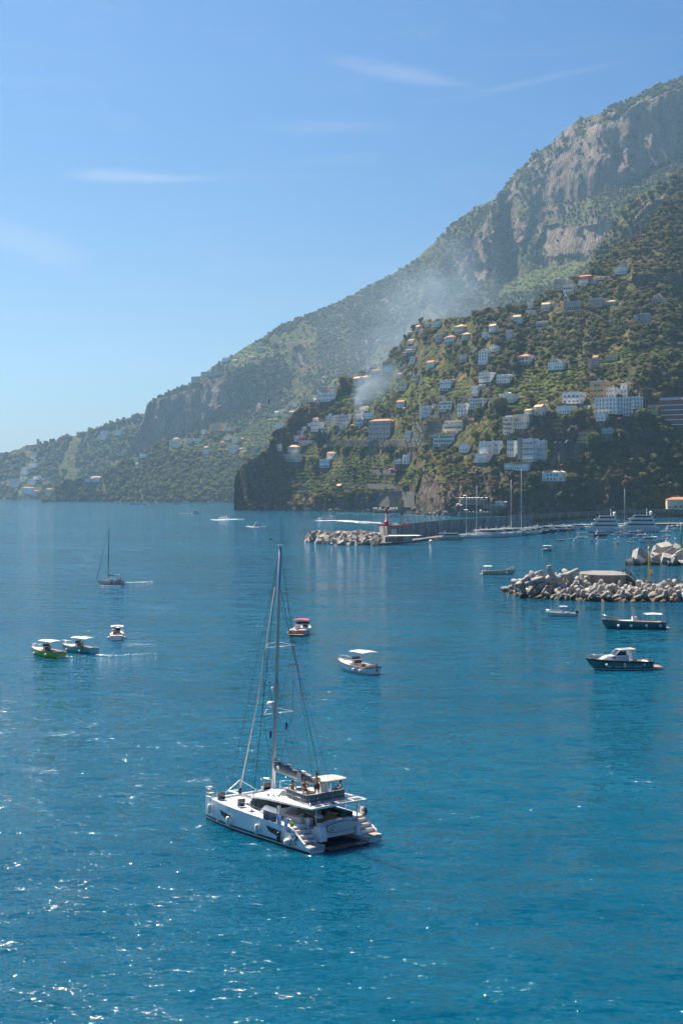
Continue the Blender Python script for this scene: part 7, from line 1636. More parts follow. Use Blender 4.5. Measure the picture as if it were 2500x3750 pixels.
for (x, y, a, L, m, lab) in [(2050, 1980, 180, 3.6, HNAVY, 'small dark rowing boat left of the turquoise one'), (2093, 1977, 0, 5, HTURQ, 'turquoise open rowing boat'), (2130, 1970, 0, 6.5, HTURQ, 'long open blue boat moored in the basin'), (2132, 1953, 0, 6, HWHITE, 'flat white raft boat near the large yachts'), (2152, 1973, 180, 4, HWHITE, 'small white dinghy beside the open blue boat'),
                             (2204, 1981, 0, 4.6, HWHITE, 'white rowing boat below the dark red fishing boat'), (2310, 1988, 180, 4.2, HCREAM, 'beige rowing boat left of the tour boat'), (2418, 1978, 0, 4, HNAVY, 'dark inflatable in the right of the basin'), (2435, 1966, 0, 4, HWHITE, 'small white dinghy in the right of the basin'), (2425, 1948, 2, 11, HWHITE, 'low white work raft at the quay on the right')]:
    dinghy(x, y, a, L, m, lab)
for (x, y, a, L, lab) in [(2452, 1942, 30, 7, 'small white boat at the right quay, left one'), (2468, 1941, 200, 8, 'small white boat at the right quay, right one'), (2492, 1944, 178, 9, 'white cabin boat cut by the right edge')]:
    motor_yacht(x, y, a, L, lab, 1, name='motorboat', cat='boat')
BUOYM = {'w': mat('buoy_white', (.75, .72, .65), .5), 'o': mat('buoy_orange', (.65, .30, .05), .5), 'r': mat('buoy_red', (.5, .03, .05), .5), 'k': BLACKP}
for (x, y, c) in [(2100, 1983, 'w'), (2188, 1969, 'o'), (2183, 1976, 'w'), (2251, 1977, 'w'), (2263, 1971, 'w'), (2165, 1982, 'k'), (2306, 1979, 'o'), (2260, 1989, 'r'), (2325, 1972, 'w'), (2441, 1975, 'w'), (2450, 1966, 'o'), (2436, 1984, 'w'), (2470, 1975, 'w'), (2122, 1984, 'k')]:
    o = MB().use(BUOYM[c]).ball((0, 0, .3), .5, 8, 6).build('mooring_buoy', None, None, W(x, y)); nm = {'w': 'white', 'o': 'orange', 'r': 'red', 'k': 'black'}[c]; tag(o, '%s mooring buoy floating in the harbour basin' % nm, 'buoy', nm + ' mooring buoys in the basin')
for k in range(46):
    t = k / 45; o = MB().use(BUOYM['w']).ball((0, 0, .1), .42, 6, 4).build('float', None, None, W(1240 + t * 400, 1879 + 12 * t + 1.2 * math.sin(k))); tag(o, 'small white float on the line marking the bathing area', 'float', 'floats of the bathing area line')
extra_row = [(1768, 1968, -10, 12, 'white cruiser squeezed in beside the second white sailboat', HWHITE, None, 2), (1830, 1963, 172, 13, 'white flybridge cruiser behind the sleek yacht', HWHITE, None, 2), (1858, 1960, -40, 12, 'white open yacht with grey canopy in mid row', HWHITE, GREYC, 2), (1888, 1958, -12, 13, 'white yacht with blue canopy left of the tallest mast', HWHITE, BLUEC, 2),
             (1933, 1954, 170, 10, 'white boat with its stern to the tallest mast', HWHITE, None, 0), (1976, 1950, -30, 10, 'white boat behind the navy hulled ones', HWHITE, None, 0), (2003, 1947, 175, 9, 'cream launch moored at the brown wall', HCREAM, None, 0), (2025, 1945, -40, 9, 'white launch with grey canopy under the first arches', HWHITE, GREYC, 0), (2048, 1943, 170, 8, 'blue canopied launch under the middle arches', HWHITE, BLUEC, 0), (2070, 1941, -50, 8, 'small pale launch beneath the arches', HCREAM, None, 0), (2110, 1938, 176, 9, 'white launch with long awning at the last arches', HWHITE, WHITET, 0)]
for (x, y, a, L, lab, hm_, cv, kind) in extra_row: motor_yacht(x, y, a, L, lab, 1, hullm=hm_, canv=cv, name='motorboat', cat='boat')
for k, (x, y) in enumerate([(1399, 1996), (1424, 1993), (1577, 1984)]): o = MB().use(BALLW).ball((0, 0, .2), .9 if k < 2 else 1.0, 10, 7).build('fender_ball', None, None, W(x, y + 1)); tag(o, ['white round fender at the left corner of the quay', 'second white round fender along the quay', 'white dinghy buoy in front of the quay'][k], 'fender')
# people on the breakwater
BACKP = mat('backpack_dark', (.02, .025, .03), .8); BLOND = mat('hair_grey_blond', (.45, .38, .28), .7)
def backpack(e, J): MB().use(BACKP).box((0, -.2, 1.25), (.34, .22, .5)).build('backpack', None, e)
q = P(2309, 2119, 338); person(q, R(-110), dict(wrL=(-.2, .3, 1.1), haL=(-.18, .36, 1.12)), 'person in dark clothes with a backpack climbing down the platform steps', top=BACKP, bottom=NAVYS, hair=BLOND, s=1.0, extra=backpack)
q = P(2350, 2131, 338); q.z = zw; person(q, R(10), dict(), 'person with long blond hair and olive outfit standing by the railing', top=mat('olive_top', (.12, .12, .05), .8), bottom=mat('olive_shorts', (.10, .10, .05), .8), hair=BLOND)
q = P(2497, 2131, 338); q.z = zw; person(q, R(180), dict(), 'person in a pale blue shirt at the right end of the walkway', top=mat('pale_blue_shirt', (.40, .50, .70), .8), bottom=NAVYS)
# ---------------------------------------------------------------- the sailing catamaran
def catamaran():
    A = math.atan2(.773, -.634)
    cat = empty('catamaran', (0.34, 98.56, 0), A, 'large white sailing catamaran with grey sail bag and people on its upper deck', 'catamaran')
    Mx = Matrix.Translation(cat.location) @ Matrix.Rotation(A, 4, 'Z')
    TP = lambda x, y, z: Mx @ Vector((x, y, z))
    white = mat('catamaran_gelcoat', (.80, .81, .82), .22, var=.03, scale=.3, coat=.4); deckw = mat('catamaran_deck', (.80, .79, .77), .55, var=.05, scale=2.)
    navy = mat('navy_stripe', (.02, .05, .075), .3); anti = mat('antifouling', (.012, .016, .02), .6); glass = mat('smoked_glass', (.012, .013, .016), .06, var=.02)
    teak = mat('cat_teak', (.42, .31, .22), .65, var=.25, scale=8.); grey = mat('grey_sunbrella', (.15, .165, .17), .85, var=.12, scale=3); lgrey = mat('light_grey_canvas', (.42, .41, .39), .85, var=.1); cush = mat('beige_cushion', (.60, .57, .52), .85, var=.1); netm = mat('trampoline_net', (.50, .47, .45), .9, var=.15, scale=30.)
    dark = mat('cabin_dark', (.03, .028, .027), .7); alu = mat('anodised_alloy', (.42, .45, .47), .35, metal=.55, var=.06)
    sheer = lambda x: np.interp(x, [0, 2, 4, 8, 12.9], [1.42, 1.45, 1.5, 1.6, 1.72])
    def hb(x): return .74 * float(np.interp(x, [0, 1.5, 8, 10, 11.5, 12.5, 12.9], [.92, 1, 1, .84, .52, .17, .05]))
    yc = 2.57
    for sg in (1, -1):
        mb = MB().use(white); rings = []
        xs = [0, .75, 1.25, 1.7, 2.0, 2.01, 3, 4.5, 6, 7.5, 9, 10, 11, 11.8, 12.4, 12.75, 12.9]
        for x in xs:
            h = hb(x); zt = .42 if x <= 2.0 else sheer(x); yo = yc + h * 1.0; q = .86 if x < 10 else .8
            rings.append([Vector((x, sg * yo, zt)), Vector((x, sg * (yc + h * 1.0), zt * .55)), Vector((x, sg * (yc + h * q), .10)), Vector((x, sg * (yc + h * .55), -.30)), Vector((x, sg * yc, -.45)), Vector((x, sg * (yc - h * .55), -.3)), Vector((x, sg * (yc - h * q), .1)), Vector((x, sg * (yc - h), zt * .55)), Vector((x, sg * (yc - h), zt))])
        for i in range(len(rings) - 1): mb.add([*rings[i], *rings[i + 1]], [(j, j + 1, 10 + j, 9 + j) for j in range(8)], True)
        mb.add(rings[0], [tuple(range(9))])
        for i in range(len(rings) - 1): mb.add([rings[i][0], rings[i][8], rings[i + 1][8], rings[i + 1][0]], [(0, 1, 2, 3)])
        hl = mb.build('hull', None, cat)
        off = lambda x, z, e_=.012: Vector((x, sg * (yc + hb(x) * float(np.interp(z, [.1, sheer(x) * .55, 2], [.86 if x < 10 else .8, 1, 1])) + e_), z))
        def band(m, za, zb, x0, x1, nm, n=24, e_=.012):
            mb = MB().use(m); mb.loft([[off(x0 + (x1 - x0) * i / n, za, e_), off(x0 + (x1 - x0) * i / n, zb, e_)] for i in range(n + 1)], cap0=False, cap1=False); return mb.build(nm, None, cat, fix=False)
        band(navy, .20, .36, .1, 12.85, 'hull_stripe'); band(anti, -.02, .11, .0, 12.85, 'boot_stripe', e_=.02)
        for wx in ((9.26, 10.6), (3.1, 4.8)):      # long hull windows
            mb = MB().use(glass); a, b = wx; n = 8; zt_ = lambda t: 1.02 + .14 * t; zb_ = lambda t: np.interp(t, [0, .05, .35, .92, 1], [.96, .70, .62, .84, 1.12])
            mb.loft([[off(a + (b - a) * k / n, float(zb_(k / n)), .025), off(a + (b - a) * k / n, zt_(k / n), .025)] for k in range(n + 1)], cap0=False, cap1=False); mb.build('hull_window', None, cat, fix=False)
        # outer bulwark and stepped stern
        mb = MB().use(white); yo = yc + hb(1.0)
        pr = [(.42, .42), (.55, .62), (1.9, 1.43), (2.3, 1.5), (2.3, .42)]
        mb.loft([[(x, sg * y, z) for x, z in pr] for y in (yo - .14, yo + .005)], closed=True, smooth=False)
        pr2 = [(1.0, .42), (1.15, .8), (1.9, 1.40), (2.3, 1.45), (2.3, .42)]
        mb.loft([[(x, sg * y, z) for x, z in pr2] for y in (yc - .74, yc - .62)], closed=True, smooth=False); mb.build('stern_bulwark', None, cat)
        for k, (x0, x1, z) in enumerate([(0.0, .8, .44), (.8, 1.2, .72), (1.2, 1.65, .99), (1.65, 2.3, 1.26)]):
            mb = MB().use(white); mb.box(((x0 + x1) / 2, sg * (yc + .0), z - .14), (x1 - x0, 1.18 if k else 1.36, .28)); mb.use(teak); mb.box(((x0 + x1) / 2, sg * yc, z + .012), (x1 - x0 - .08, 1.04, .024)); mb.build('stern_step', None, cat)
    # bridge deck, tunnel, transom beam, lowered swim platform
    mb = MB().use(white); mb.box((5.8, 0, 1.05), (8.0, 3.7, .62)); mb.box((10.0, 0, 1.4), (.5, 3.7, .4)); mb.build('bridge_deck', None, cat)
    mb = MB().use(white); mb.box((1.35, 0, .93), (.62, 3.7, .7)); mb.box((1.35, 0, 1.42), (.45, 3.0, .5)); mb.box((1.0, 1.55, 1.0), (.9, .6, .95), taper=.8); mb.box((1.0, -1.75, .9), (.5, .35, .9), taper=.8); mb.build('transom_beam', None, cat)
    mb = MB().use(mat('wet_platform', (.10, .07, .055), .4)); [mb.box((-.05, y, .13), (.72, 1.08, .06)) for y in (-1.15, 0, 1.15)]; mb.use(anti); mb.box((-.05, 0, .08), (.8, 3.5, .05)); mb.build('swim_platform', None, cat)
    # decks
    mb = MB().use(teak); mb.box((3.0, 0, 1.39), (3.2, 3.7, .05)); mb.build('cockpit_sole', None, cat)
    mb = MB().use(netm); mb.box((11.2, 0, 1.50), (2.0, 3.9, .03)); mb.build('trampoline', None, cat)
    mb = MB().use(white); mb.tube([(12.25, -2.5, 1.55), (12.25, 2.5, 1.55)], .12, 10); mb.tube([(9.8, 0, 1.55), (13.5, 0, 1.62)], .11, 10); mb.build('crossbeam', None, cat)
    mb = MB().use(white); mb.tube([(12.25, 1.75, 1.62), (12.25, .05, 2.65)], .035, 6); mb.tube([(12.25, -1.75, 1.62), (12.25, -.05, 2.65)], .035, 6); mb.tube([(12.25, 0, 1.6), (12.25, 0, 2.65)], .035, 6); mb.tube([(13.5, 0, 1.65), (12.25, 0, 2.65)], .03, 6); mb.build('seagull_striker', None, cat)
    mb = MB().use(white); mb.box((13.0, -.25, 1.72), (.9, .14, .16), ry=.35); mb.use(BLACKP); mb.ball((12.6, -.25, 1.9), .09); mb.build('anchor', None, cat)
    # cabin: dark glass body under a white roof shell
    st = [(9.45, 1.45, 1.72), (8.6, 2.0, 2.22), (7.6, 2.25, 2.52), (6.4, 2.32, 2.66), (4.9, 2.3, 2.7)]
    mb = MB().use(glass); mb.loft([[(x + .28, h * .98, 1.45), (x, h * .9, zt), (x, 0, zt + .02), (x, -h * .9, zt), (x + .28, -h * .98, 1.45)] for x, h, zt in st], smooth=False); mb.build('cabin_glass', None, cat)
    mb = MB().use(white)
    for sg in (1, -1):
        mb.loft([[(x, sg * h, 1.45), (x, sg * (h + .02), 1.45 + hz), (x, sg * (h - .10), 1.45 + hz + .02)] for x, h, hz in ((9.9, 1.55, .10), (9.0, 2.12, .10), (8.0, 2.34, .12), (6.9, 2.4, .16), (6.2, 2.4, .74), (4.8, 2.4, .74))], cap0=False, cap1=False, smooth=False)
        mb.box((4.75, sg * 2.25, 1.9), (.18, .2, 1.0))
    mb.build('cabin_side', None, cat, fix=False)
    def roofring(x, h, z, c, t): 
        n = 8; r = [(x, h * math.cos(math.pi * k / n), z + c * math.sin(math.pi * k / n)) for k in range(n + 1)]
        return r + [(x, -h * .97, z - t), (x, 0, z - t), (x, h * .97, z - t)]
    mb = MB().use(white); mb.loft([roofring(*q) for q in [(8.95, 1.55, 2.16, .12, .1), (8.5, 2.0, 2.38, .20, .12), (7.6, 2.36, 2.60, .28, .14), (6.2, 2.52, 2.74, .26, .14), (4.5, 2.62, 2.84, .18, .15), (3.4, 2.66, 2.88, .12, .15), (2.0, 2.62, 2.90, .09, .15), (1.0, 2.58, 2.90, .07, .14), (.68, 2.48, 2.88, .06, .11)]], closed=True); mb.build('roof', None, cat)
    for (x, y, dy) in [(1.05, 1.75, .62), (1.05, .72, 1.15), (1.05, -.62, 1.15), (1.05, -1.75, .75)]:
        mb = MB().use(mat('solar_panel', (.10, .11, .125), .25, var=.2, scale=12)); mb.box((x, y, 2.988 - abs(y) * .012), (.52, dy, .012)); mb.build('solar_panel', None, cat)
    mb = MB().use(alu); mb.tube([(1.42, -2.3, 3.05), (1.42, 2.2, 3.05)], .03, 6); mb.tube([(1.62, -2.3, 3.05), (1.62, 2.2, 3.05)], .03, 6); mb.build('traveller_track', None, cat)
    mb = MB().use(alu)
    for y in (1.75, -1.95): mb.tube([(1.2, y, 1.35), (1.15, y, 2.85)], .045, 8)
    mb.build('roof_post', None, cat)
    # foredeck hatches
    for (x, y, z, ang) in [(11.3, 2.45, 1.72, 1.25), (8.95, 2.55, 1.68, 1.2), (7.9, 1.0, 2.86, 1.1)]:
        mb = MB().use(glass); mb.box((x - .05, y, z + .26), (.05, .52, .52), ry=-.12, rz=-.25); mb.use(alu); mb.box((x, y, z + .26), (.03, .58, .58), ry=-.12, rz=-.25); mb.build('open_hatch', None, cat)
    for (x, y) in [(7.4, 2.75), (5.4, 2.72), (6.2, -2.75)]: MB().use(BLACKP).box((x, y, sheer(x) + .02), (.45, .3, .03)).build('deck_hatch', None, cat)
    # rigging
    mb = MB().use(alu); pts = [(8.46, 0, 2.75), (8.30, 0, 6), (8.1, 0, 11), (7.85, 0, 16), (7.6, 0, 20.6)]; mb.tube(pts, [.145, .145, .14, .13, .12], 10); mb.use(white); mb.box((7.6, 0, 20.7), (.5, .28, .16)); mast = mb.build('mast', None, cat)
    mb = MB().use(BLACKP); mb.tube([(7.7, 0, 20.8), (8.2, .3, 21.1)], .015, 4); mb.box((8.3, .35, 21.15), (.25, .02, .1)); mb.tube([(7.5, .05, 20.8), (7.5, .05, 22.8)], .012, 4); mb.tube([(7.45, -.1, 20.8), (7.45, -.1, 22.4)], .012, 4); mb.tube([(7.5, 0, 20.8), (7.1, -.4, 21.0)], .012, 4); mb.build('masthead_instruments', None, cat)
    for z, x in ((13.2, 8.0), (8.3, 8.22)):
        mb = MB().use(white)
        for s in (1, -1): mb.tube([(x, 0, z), (x - .45, s * 1.35, z + .08)], .05, 6, .03); mb.tube([(x - .45, s * 1.35, z + .08), (x + .35, s * .55, z + .28), (x, 0, z + .35)], .022, 5)
        mb.build('spreader', None, cat)
    mb = MB().use(white); mb.tube([(8.62, .1, 8.75), (8.62, .1, 8.8), (8.62, .1, 9.05), (8.62, .1, 9.15)], [.26, .31, .31, .2], 14); mb.tube([(8.3, 0, 8.7), (8.7, .1, 8.74)], .05, 5); mb.build('radar_dome', None, cat)
    mb = MB().use(white); mb.tube([(8.4, .08, 9.9), (8.4, .08, 10.25)], .12, 8); mb.tube([(8.2, .0, 9.8), (8.45, .08, 9.85)], .04, 5); mb.build('mast_lamp', None, cat)
    def wire(a, b, r=.016, m=None, nm='shroud'): MB().use(m or BLACKP).tube([a, b], r, 4).build(nm, None, cat)
    for s in (1, -1):
        wire((8.0, s * .08, 18.4), (6.9 if s > 0 else 6.2, s * 3.1, 1.55), .021); wire((7.7, s * .05, 20.3), (7.75, s * 1.35, 13.25), .012); wire((7.75, s * 1.35, 13.25), (7.9, s * 1.35, 8.35), .012); wire((7.85, s * 1.35, 8.3), (8.35, s * .15, 3.4), .012); wire((7.75, s * 1.35, 13.2), (8.15, s * .1, 8.0), .012)
    wire((7.6, 0, 20.5), (13.4, 0, 1.75), .012, nm='forestay'); wire((7.6, -.1, 20.4), (3.8, 0, 4.3), .012, nm='topping_lift'); wire((8.0, -.1, 17), (2.6, -.9, 3.1), .010, nm='halyard')
    for k in range(4): wire((8.0, .05, 11), (7.2 - k * 1.0, .1, 4.35), .007, nm='lazy_jack')
    mb = MB().use(mat('furled_sail', (.62, .60, .57), .8, var=.12, scale=3)); mb.tube([(12.2, 0, 2.1), (10.3, 0, 9.5), (8.25, 0, 17.6)], [.055, .06, .04], 8); mb.use(BLACKP); mb.tube([(12.25, 0, 1.62), (12.2, 0, 2.05)], .12, 8); mb.build('furled_genoa', None, cat)
    # boom with lazy bag and flaked sail
    a, b = Vector((8.2, 0, 4.15)), Vector((3.7, 0, 3.85)); mb = MB().use(alu); mb.tube([a, b], .13, 8); mb.build('boom', None, cat)
    mb = MB().use(grey); rings = []
    for k in range(13):
        t = k / 12; p = a.lerp(b, t); h = .62 * (1 - .45 * t) + .04 * math.sin(k * 2.1); wv = .20 - .04 * t
        rings.append([p + Vector((0, wv * .5, .02)), p + Vector((0, wv, h * .35)), p + Vector((0, wv * .8, h)), p + Vector((0, -wv * .8, h)), p + Vector((0, -wv, h * .35)), p + Vector((0, -wv * .5, .02))])
    mb.loft(rings, closed=True); bag = mb.build('sail_bag', None, cat)
    me_ = MB().use(mat('logo_blue', (.10, .30, .60), .5)); me_.box((7.6, .20, 4.42), (.16, .02, .24)); me_.use(white); me_.tube([(7.6, .2, 4.42), (7.6, .222, 4.42)], .14, 10); me_.build('sail_bag_emblem', None, bag)
    rnd = random.Random(3); mb = MB().use(mat('sailcloth', (.72, .70, .66), .8, var=.1))
    for k in range(26):
        t = rnd.uniform(.03, .98); p = a.lerp(b, t) + Vector((0, rnd.uniform(-.08, .08), .62 * (1 - .45 * t) + rnd.uniform(-.02, .1))); l = rnd.uniform(.2, .5)
        mb.tube([p - Vector((l, 0, -.03)), p + Vector((0, rnd.uniform(-.1, .1), .06)), p + Vector((l, 0, -.02))], rnd.uniform(.03, .08), 5)
    mb.build('flaked_sail', None, cat); mb = MB().use(lgrey); mb.loft([[(x, y, z) for y, z in ((.23, 4.45), (.25, 4.0), (.20, 3.75), (.1, 3.7))] for x in (5.3, 5.1, 4.8)], cap0=False, cap1=False); mb.build('bag_flap', None, cat, fix=False)
    # flybridge lounge: padded back rests all round
    zr = 2.98; loop = [(4.5, 1.75), (1.85, 2.12), (1.72, 2.0), (1.72, -1.15), (1.9, -1.35)]
    for (x0, y0), (x1, y1) in zip(loop, loop[1:]):
        L_ = math.hypot(x1 - x0, y1 - y0); n = max(1, int(round(L_ / .8))); an = math.atan2(y1 - y0, x1 - x0)
        for k in range(n):
            t = (k + .5) / n; mb = MB().use(grey); mb.box((x0 + (x1 - x0) * t, y0 + (y1 - y0) * t, zr + .34), (L_ / n * .96, .10, .58), rz=an); mb.build('back_rest', None, cat)
    mb = MB().use(alu)
    for z in (.30, .62):
        for (x0, y0), (x1, y1) in zip(loop, loop[1:]): mb.tube([(x0 - (.06 if x0 < 2 else 0), y0 + (.06 if y0 > 0 else 0), zr + z), (x1 - (.06 if x1 < 2 else 0), y1 + (.06 if y1 > 0 else 0), zr + z)], .014, 5)
    for (x, y) in ((3.6, 1.94), (2.4, 2.12), (1.66, 2.0), (1.64, 1.6), (1.64, -.1), (1.64, -.8)): mb.tube([(x, y, zr), (x - .02, y, zr + .64)], .018, 5)
    mb.build('lounge_rail', None, cat)
    mb = MB().use(cush); mb.box((2.2, .3, zr + .16), (.7, 2.9, .28)); mb.box((3.4, 1.55, zr + .16), (1.9, .55, .28)); mb.box((4.5, .5, zr + .14), (1.0, 2.0, .22)); mb.build('lounge_cushion', None, cat)
    mb = MB().use(grey); mb.box((5.2, 1.05, zr + .14), (.75, 1.3, .28), rz=.2, taper=.7); mb.box((5.3, -.2, zr + .16), (.5, 1.0, .22), taper=.7); mb.build('folded_cover', None, cat)
    mb = MB().use(white); mb.box((4.2, -1.25, zr + .35), (.6, .8, .75), taper=.8); mb.use(BLACKP); mb.box((4.0, -1.25, zr + .75), (.25, .5, .1), ry=.4); mb.use(STEEL); mb.tube([(3.85, -1.25 + .25 * math.cos(k * .7), zr + .62 + .25 * math.sin(k * .7)) for k in range(10)], .014, 5); mb.build('helm_console', None, cat)
    mb = MB().use(mat('hardtop_grey', (.36, .35, .33), .7, var=.05)); zt = 4.12
    mb.loft([[(x, -.15 + yy, zt + .03 * math.sin(math.pi * (x - 2.4) / 2.0)) for x in (2.35 + dx, 2.8, 3.4, 4.0, 4.45 - dx)] + [(x, -.15 + yy, zt - .05) for x in (4.45 - dx, 4.0, 3.4, 2.8, 2.35 + dx)] for yy, dx in ((0.25, .35), (-.2, .05), (-1.0, 0), (-1.7, .05), (-2.1, .35))], closed=True); mb.build('hardtop', None, cat)
    mb = MB().use(STEEL)
    for (x, y) in ((2.5, -.1), (2.5, -2.1), (4.3, -.1), (4.3, -2.1)): MB().use(STEEL).tube([(x, y, zr - .1), (x + .05, y, zt)], .022, 6).build('hardtop_post', None, cat)
    # cockpit furniture in the shade
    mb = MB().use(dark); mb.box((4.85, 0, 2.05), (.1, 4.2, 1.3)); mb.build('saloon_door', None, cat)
    mb = MB().use(cush); mb.box((4.3, 1.35, 1.62), (.7, 1.3, .42)); mb.box((3.3, 1.85, 1.62), (1.6, .5, .42)); mb.use(deckw); mb.box((4.65, 1.4, 1.95), (.12, 1.4, .5)); mb.build('cockpit_sofa', None, cat)
    mb = MB().use(mat('patterned_cloth', (.42, .45, .33), .85, var=.7, scale=9)); mb.box((3.3, .75, 2.08), (1.5, 1.05, .05)); mb.box((3.3, .22, 1.98), (1.5, .02, .2)); mb.box((2.55, .75, 1.98), (.02, 1.05, .2)); mb.use(deckw); mb.tube([(3.3, .75, 1.4), (3.3, .75, 2.06)], .1, 8); mb.build('cockpit_table', None, cat)
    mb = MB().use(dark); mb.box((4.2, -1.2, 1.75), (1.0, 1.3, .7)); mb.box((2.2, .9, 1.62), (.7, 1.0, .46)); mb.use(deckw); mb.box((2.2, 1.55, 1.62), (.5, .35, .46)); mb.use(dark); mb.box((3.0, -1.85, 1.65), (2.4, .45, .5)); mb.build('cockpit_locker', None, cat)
    rc = random.Random(8); colr = [mat('cloth_beige', (.5, .42, .3), .9), mat('cloth_blue', (.25, .35, .6), .9), WHITET, mat('cloth_olive', (.2, .2, .1), .9), dark]
    mb = MB()
    for k in range(22):
        mb.use(rc.choice(colr)); c = Vector((rc.uniform(1.6, 4.3), rc.uniform(-1.9, 1.6), rc.uniform(1.75, 2.15))); mb.box(c, (rc.uniform(.1, .4), rc.uniform(.1, .4), rc.uniform(.05, .3)), rz=rc.uniform(0, 3))
    mb.build('clutter', None, cat, fix=False)
    mb = MB().use(mat('wicker', (.20, .11, .06), .9, var=.3, scale=20)); mb.tube([(1.5, 1.15, 1.65), (1.5, 1.15, 1.95)], .32, 12, .38); mb.use(WHITET); [mb.ball((1.5 + rc.uniform(-.2, .2), 1.15 + rc.uniform(-.2, .2), 1.98), .13, 7, 5) for _ in range(5)]; o = mb.build('wicker_basket', None, None); o.matrix_world = Mx; tag(o, 'round wicker basket full of white towels on the catamaran stern', 'basket')
    # paddle board on its side across the stern
    mb = MB().use(mat('board_white', (.74, .75, .77), .45, var=.04)); n = 20; out = []
    for k in range(n):
        t = 2 * math.pi * k / n; cx, sy = math.cos(t), math.sin(t); out.append((1.42 * cx, .40 * sy * (1 - .12 * cx)))
    to = lambda u, v, d: Vector((.72 - v * .34 + d, -.25 - u, 1.30 + v * .95))
    mb.loft([[to(u * q, v * q, d) for u, v in out] for q, d in ((.94, -.07), (1, -.03), (1, .03), (.94, .07))], closed=True); o = mb.build('paddle_board', None, None); o.matrix_world = Mx; tag(o, 'white paddle board with red edge tied across the catamaran stern', 'paddle board')
    mb = MB().use(mat('board_red', (.50, .06, .03), .5)); mb.tube([to(u * 1.01, v * 1.01, -.02) for u, v in out + out[:1] if True], .022, 5); ed = mb.build('board_edge', None, o)
    mb = MB().use(BLACKP); [mb.box(to(u, v, -.08), (.02, .16, .06)) for u, v in ((-1.1, .0), (-.95, .16), (-.95, -.16))]; mb.build('board_fitting', None, o)
    # guard rails
    mb = MB().use(STEEL)
    for s in (1, -1):
        X = [12.5, 11.2, 9.8, 8.3, 6.8, 5.3, 4.0, 2.6]; tops = []
        for x in X: y = s * (yc + hb(x) * .9); z = float(sheer(x)); mb.tube([(x, y, z), (x, y, z + .62)], .016, 5); tops.append(Vector((x, y, z + .62)))
        mb.tube(tops, .013, 4); mb.tube([t - Vector((0, 0, .3)) for t in tops], .010, 4)
        mb.tube([tops[1], (12.75, s * (yc + .15), 2.4), (12.8, s * (yc - .1), 2.4), (12.3, s * (yc - .5), 2.36), (12.3, s * (yc - .5), 1.7)], .018, 5); mb.tube([(12.75, s * (yc + .1), 1.75), (12.78, s * (yc + .1), 2.4)], .018, 5)
        mb.tube([tops[-1], (1.9, s * (yc + .6), 1.95), (1.9, s * (yc + .6), 1.4)], .018, 5)
    mb.tube([(6.5, -1.6, 2.9), (6.5, -1.6, 3.45), (9.2, -1.2, 3.0), (9.2, -1.2, 2.3)], .014, 4); mb.build('guard_rail', None, cat)
    mb = MB().use(mat('teak_seat', (.45, .30, .18), .6)); mb.box((12.4, yc + .0, 2.0), (.35, .5, .04)); mb.build('pulpit_seat', None, cat)
    mb = MB().use(STEEL); [mb.tube([(x, y, z), (x, y, z + .18)], .10, 8, .08) for x, y, z in ((5.6, 2.1, 2.86), (5.2, 1.95, 2.9), (6.1, 2.2, 2.84), (1.25, 2.2, 2.95))]; mb.build('winch', None, cat)
    # laundry drying on the port rail
    def cloth(x0, x1, z0, z1, m, lab, y=None):
        y = y or (yc + hb(4) * .9 + .03); mb = MB().use(m); n = 6
        mb.loft([[(x0 + (x1 - x0) * k / n, y + .02 * math.sin(k * 2.2), z0), (x0 + (x1 - x0) * k / n, y + .05 + .03 * math.sin(k * 1.7), (z0 + z1) / 2), (x0 + (x1 - x0) * k / n + .03 * math.sin(k), y + .04, z1 + .02 * math.sin(k * 3))] for k in range(n + 1)], cap0=False, cap1=False); o = mb.build('drying_cloth', None, None, fix=False); o.matrix_world = Mx; tag(o, lab, 'cloth', None)
    cloth(5.2, 3.65, 2.15, 1.52, mat('grey_towel', (.12, .14, .16), .95), 'wide dark grey towel hanging on the port rail'); cloth(3.6, 3.1, 2.13, 1.40, mat('pale_blue_cloth', (.36, .50, .78), .9), 'pale blue cloth hanging beside the grey towel')
    cloth(2.75, 2.35, 2.05, 1.25, mat('sky_cloth', (.45, .58, .80), .9), 'second pale blue cloth nearer the stern'); cloth(2.1, 1.75, 1.92, 1.55, mat('yellow_cloth', (.62, .50, .03), .9), 'yellow cloth bunched at the stern rail'); cloth(5.6, 5.2, 2.12, 1.75, mat('dark_cloth', (.05, .05, .06), .9), 'small black cloth on the starboard rail', -(yc + .6))
    # fenders
    for x, z, ball, m, lab in ((11.9, .98, 0, BALLW, 'white sausage fender at the bow of the catamaran'), (9.35, .62, 0, BALLW, 'white sausage fender under the forward hull window'), (5.75, .72, 0, BALLW, 'white sausage fender amidships on the port hull'), (3.15, .66, 0, BLACKP, 'black teardrop fender beside the aft hull window'), (2.1, .52, 1, BALLW, 'round white ball fender near the stern')):
        o = MB().use(m); y = yc + hb(x) + .19
        if ball: o.ball((x, y + .05, z), .27, 12, 9)
        else: o.tube([(x, y, z - .36), (x, y, z - .30), (x, y, z + .28), (x, y, z + .36)], [.06, .14, .14, .07], 10)
        o.use(BLACKP).tube([(x, y, z + .3), (x, y - .14, float(sheer(x)) + .05)], .012, 4); q = o.build('fender', None, None); q.matrix_world = Mx; tag(q, lab, 'fender')
    mb = MB().use(mat('round_cover', (.10, .08, .10), .8, var=.15)); mb.tube([(2.05, -(yc + .78), 1.72), (2.05, -(yc + .62), 1.72)], .36, 18); mb.use(alu); mb.tube([(2.05, -(yc + .70) + 0 * k, 1.72) for k in range(2)] if False else [(2.05, -(yc + .60), 1.72), (2.05, -(yc + .59), 1.72)], .30, 16); o = mb.build('life_buoy', None, None); o.matrix_world = Mx; tag(o, 'round dark covered life buoy on the starboard stern rail', 'life buoy')
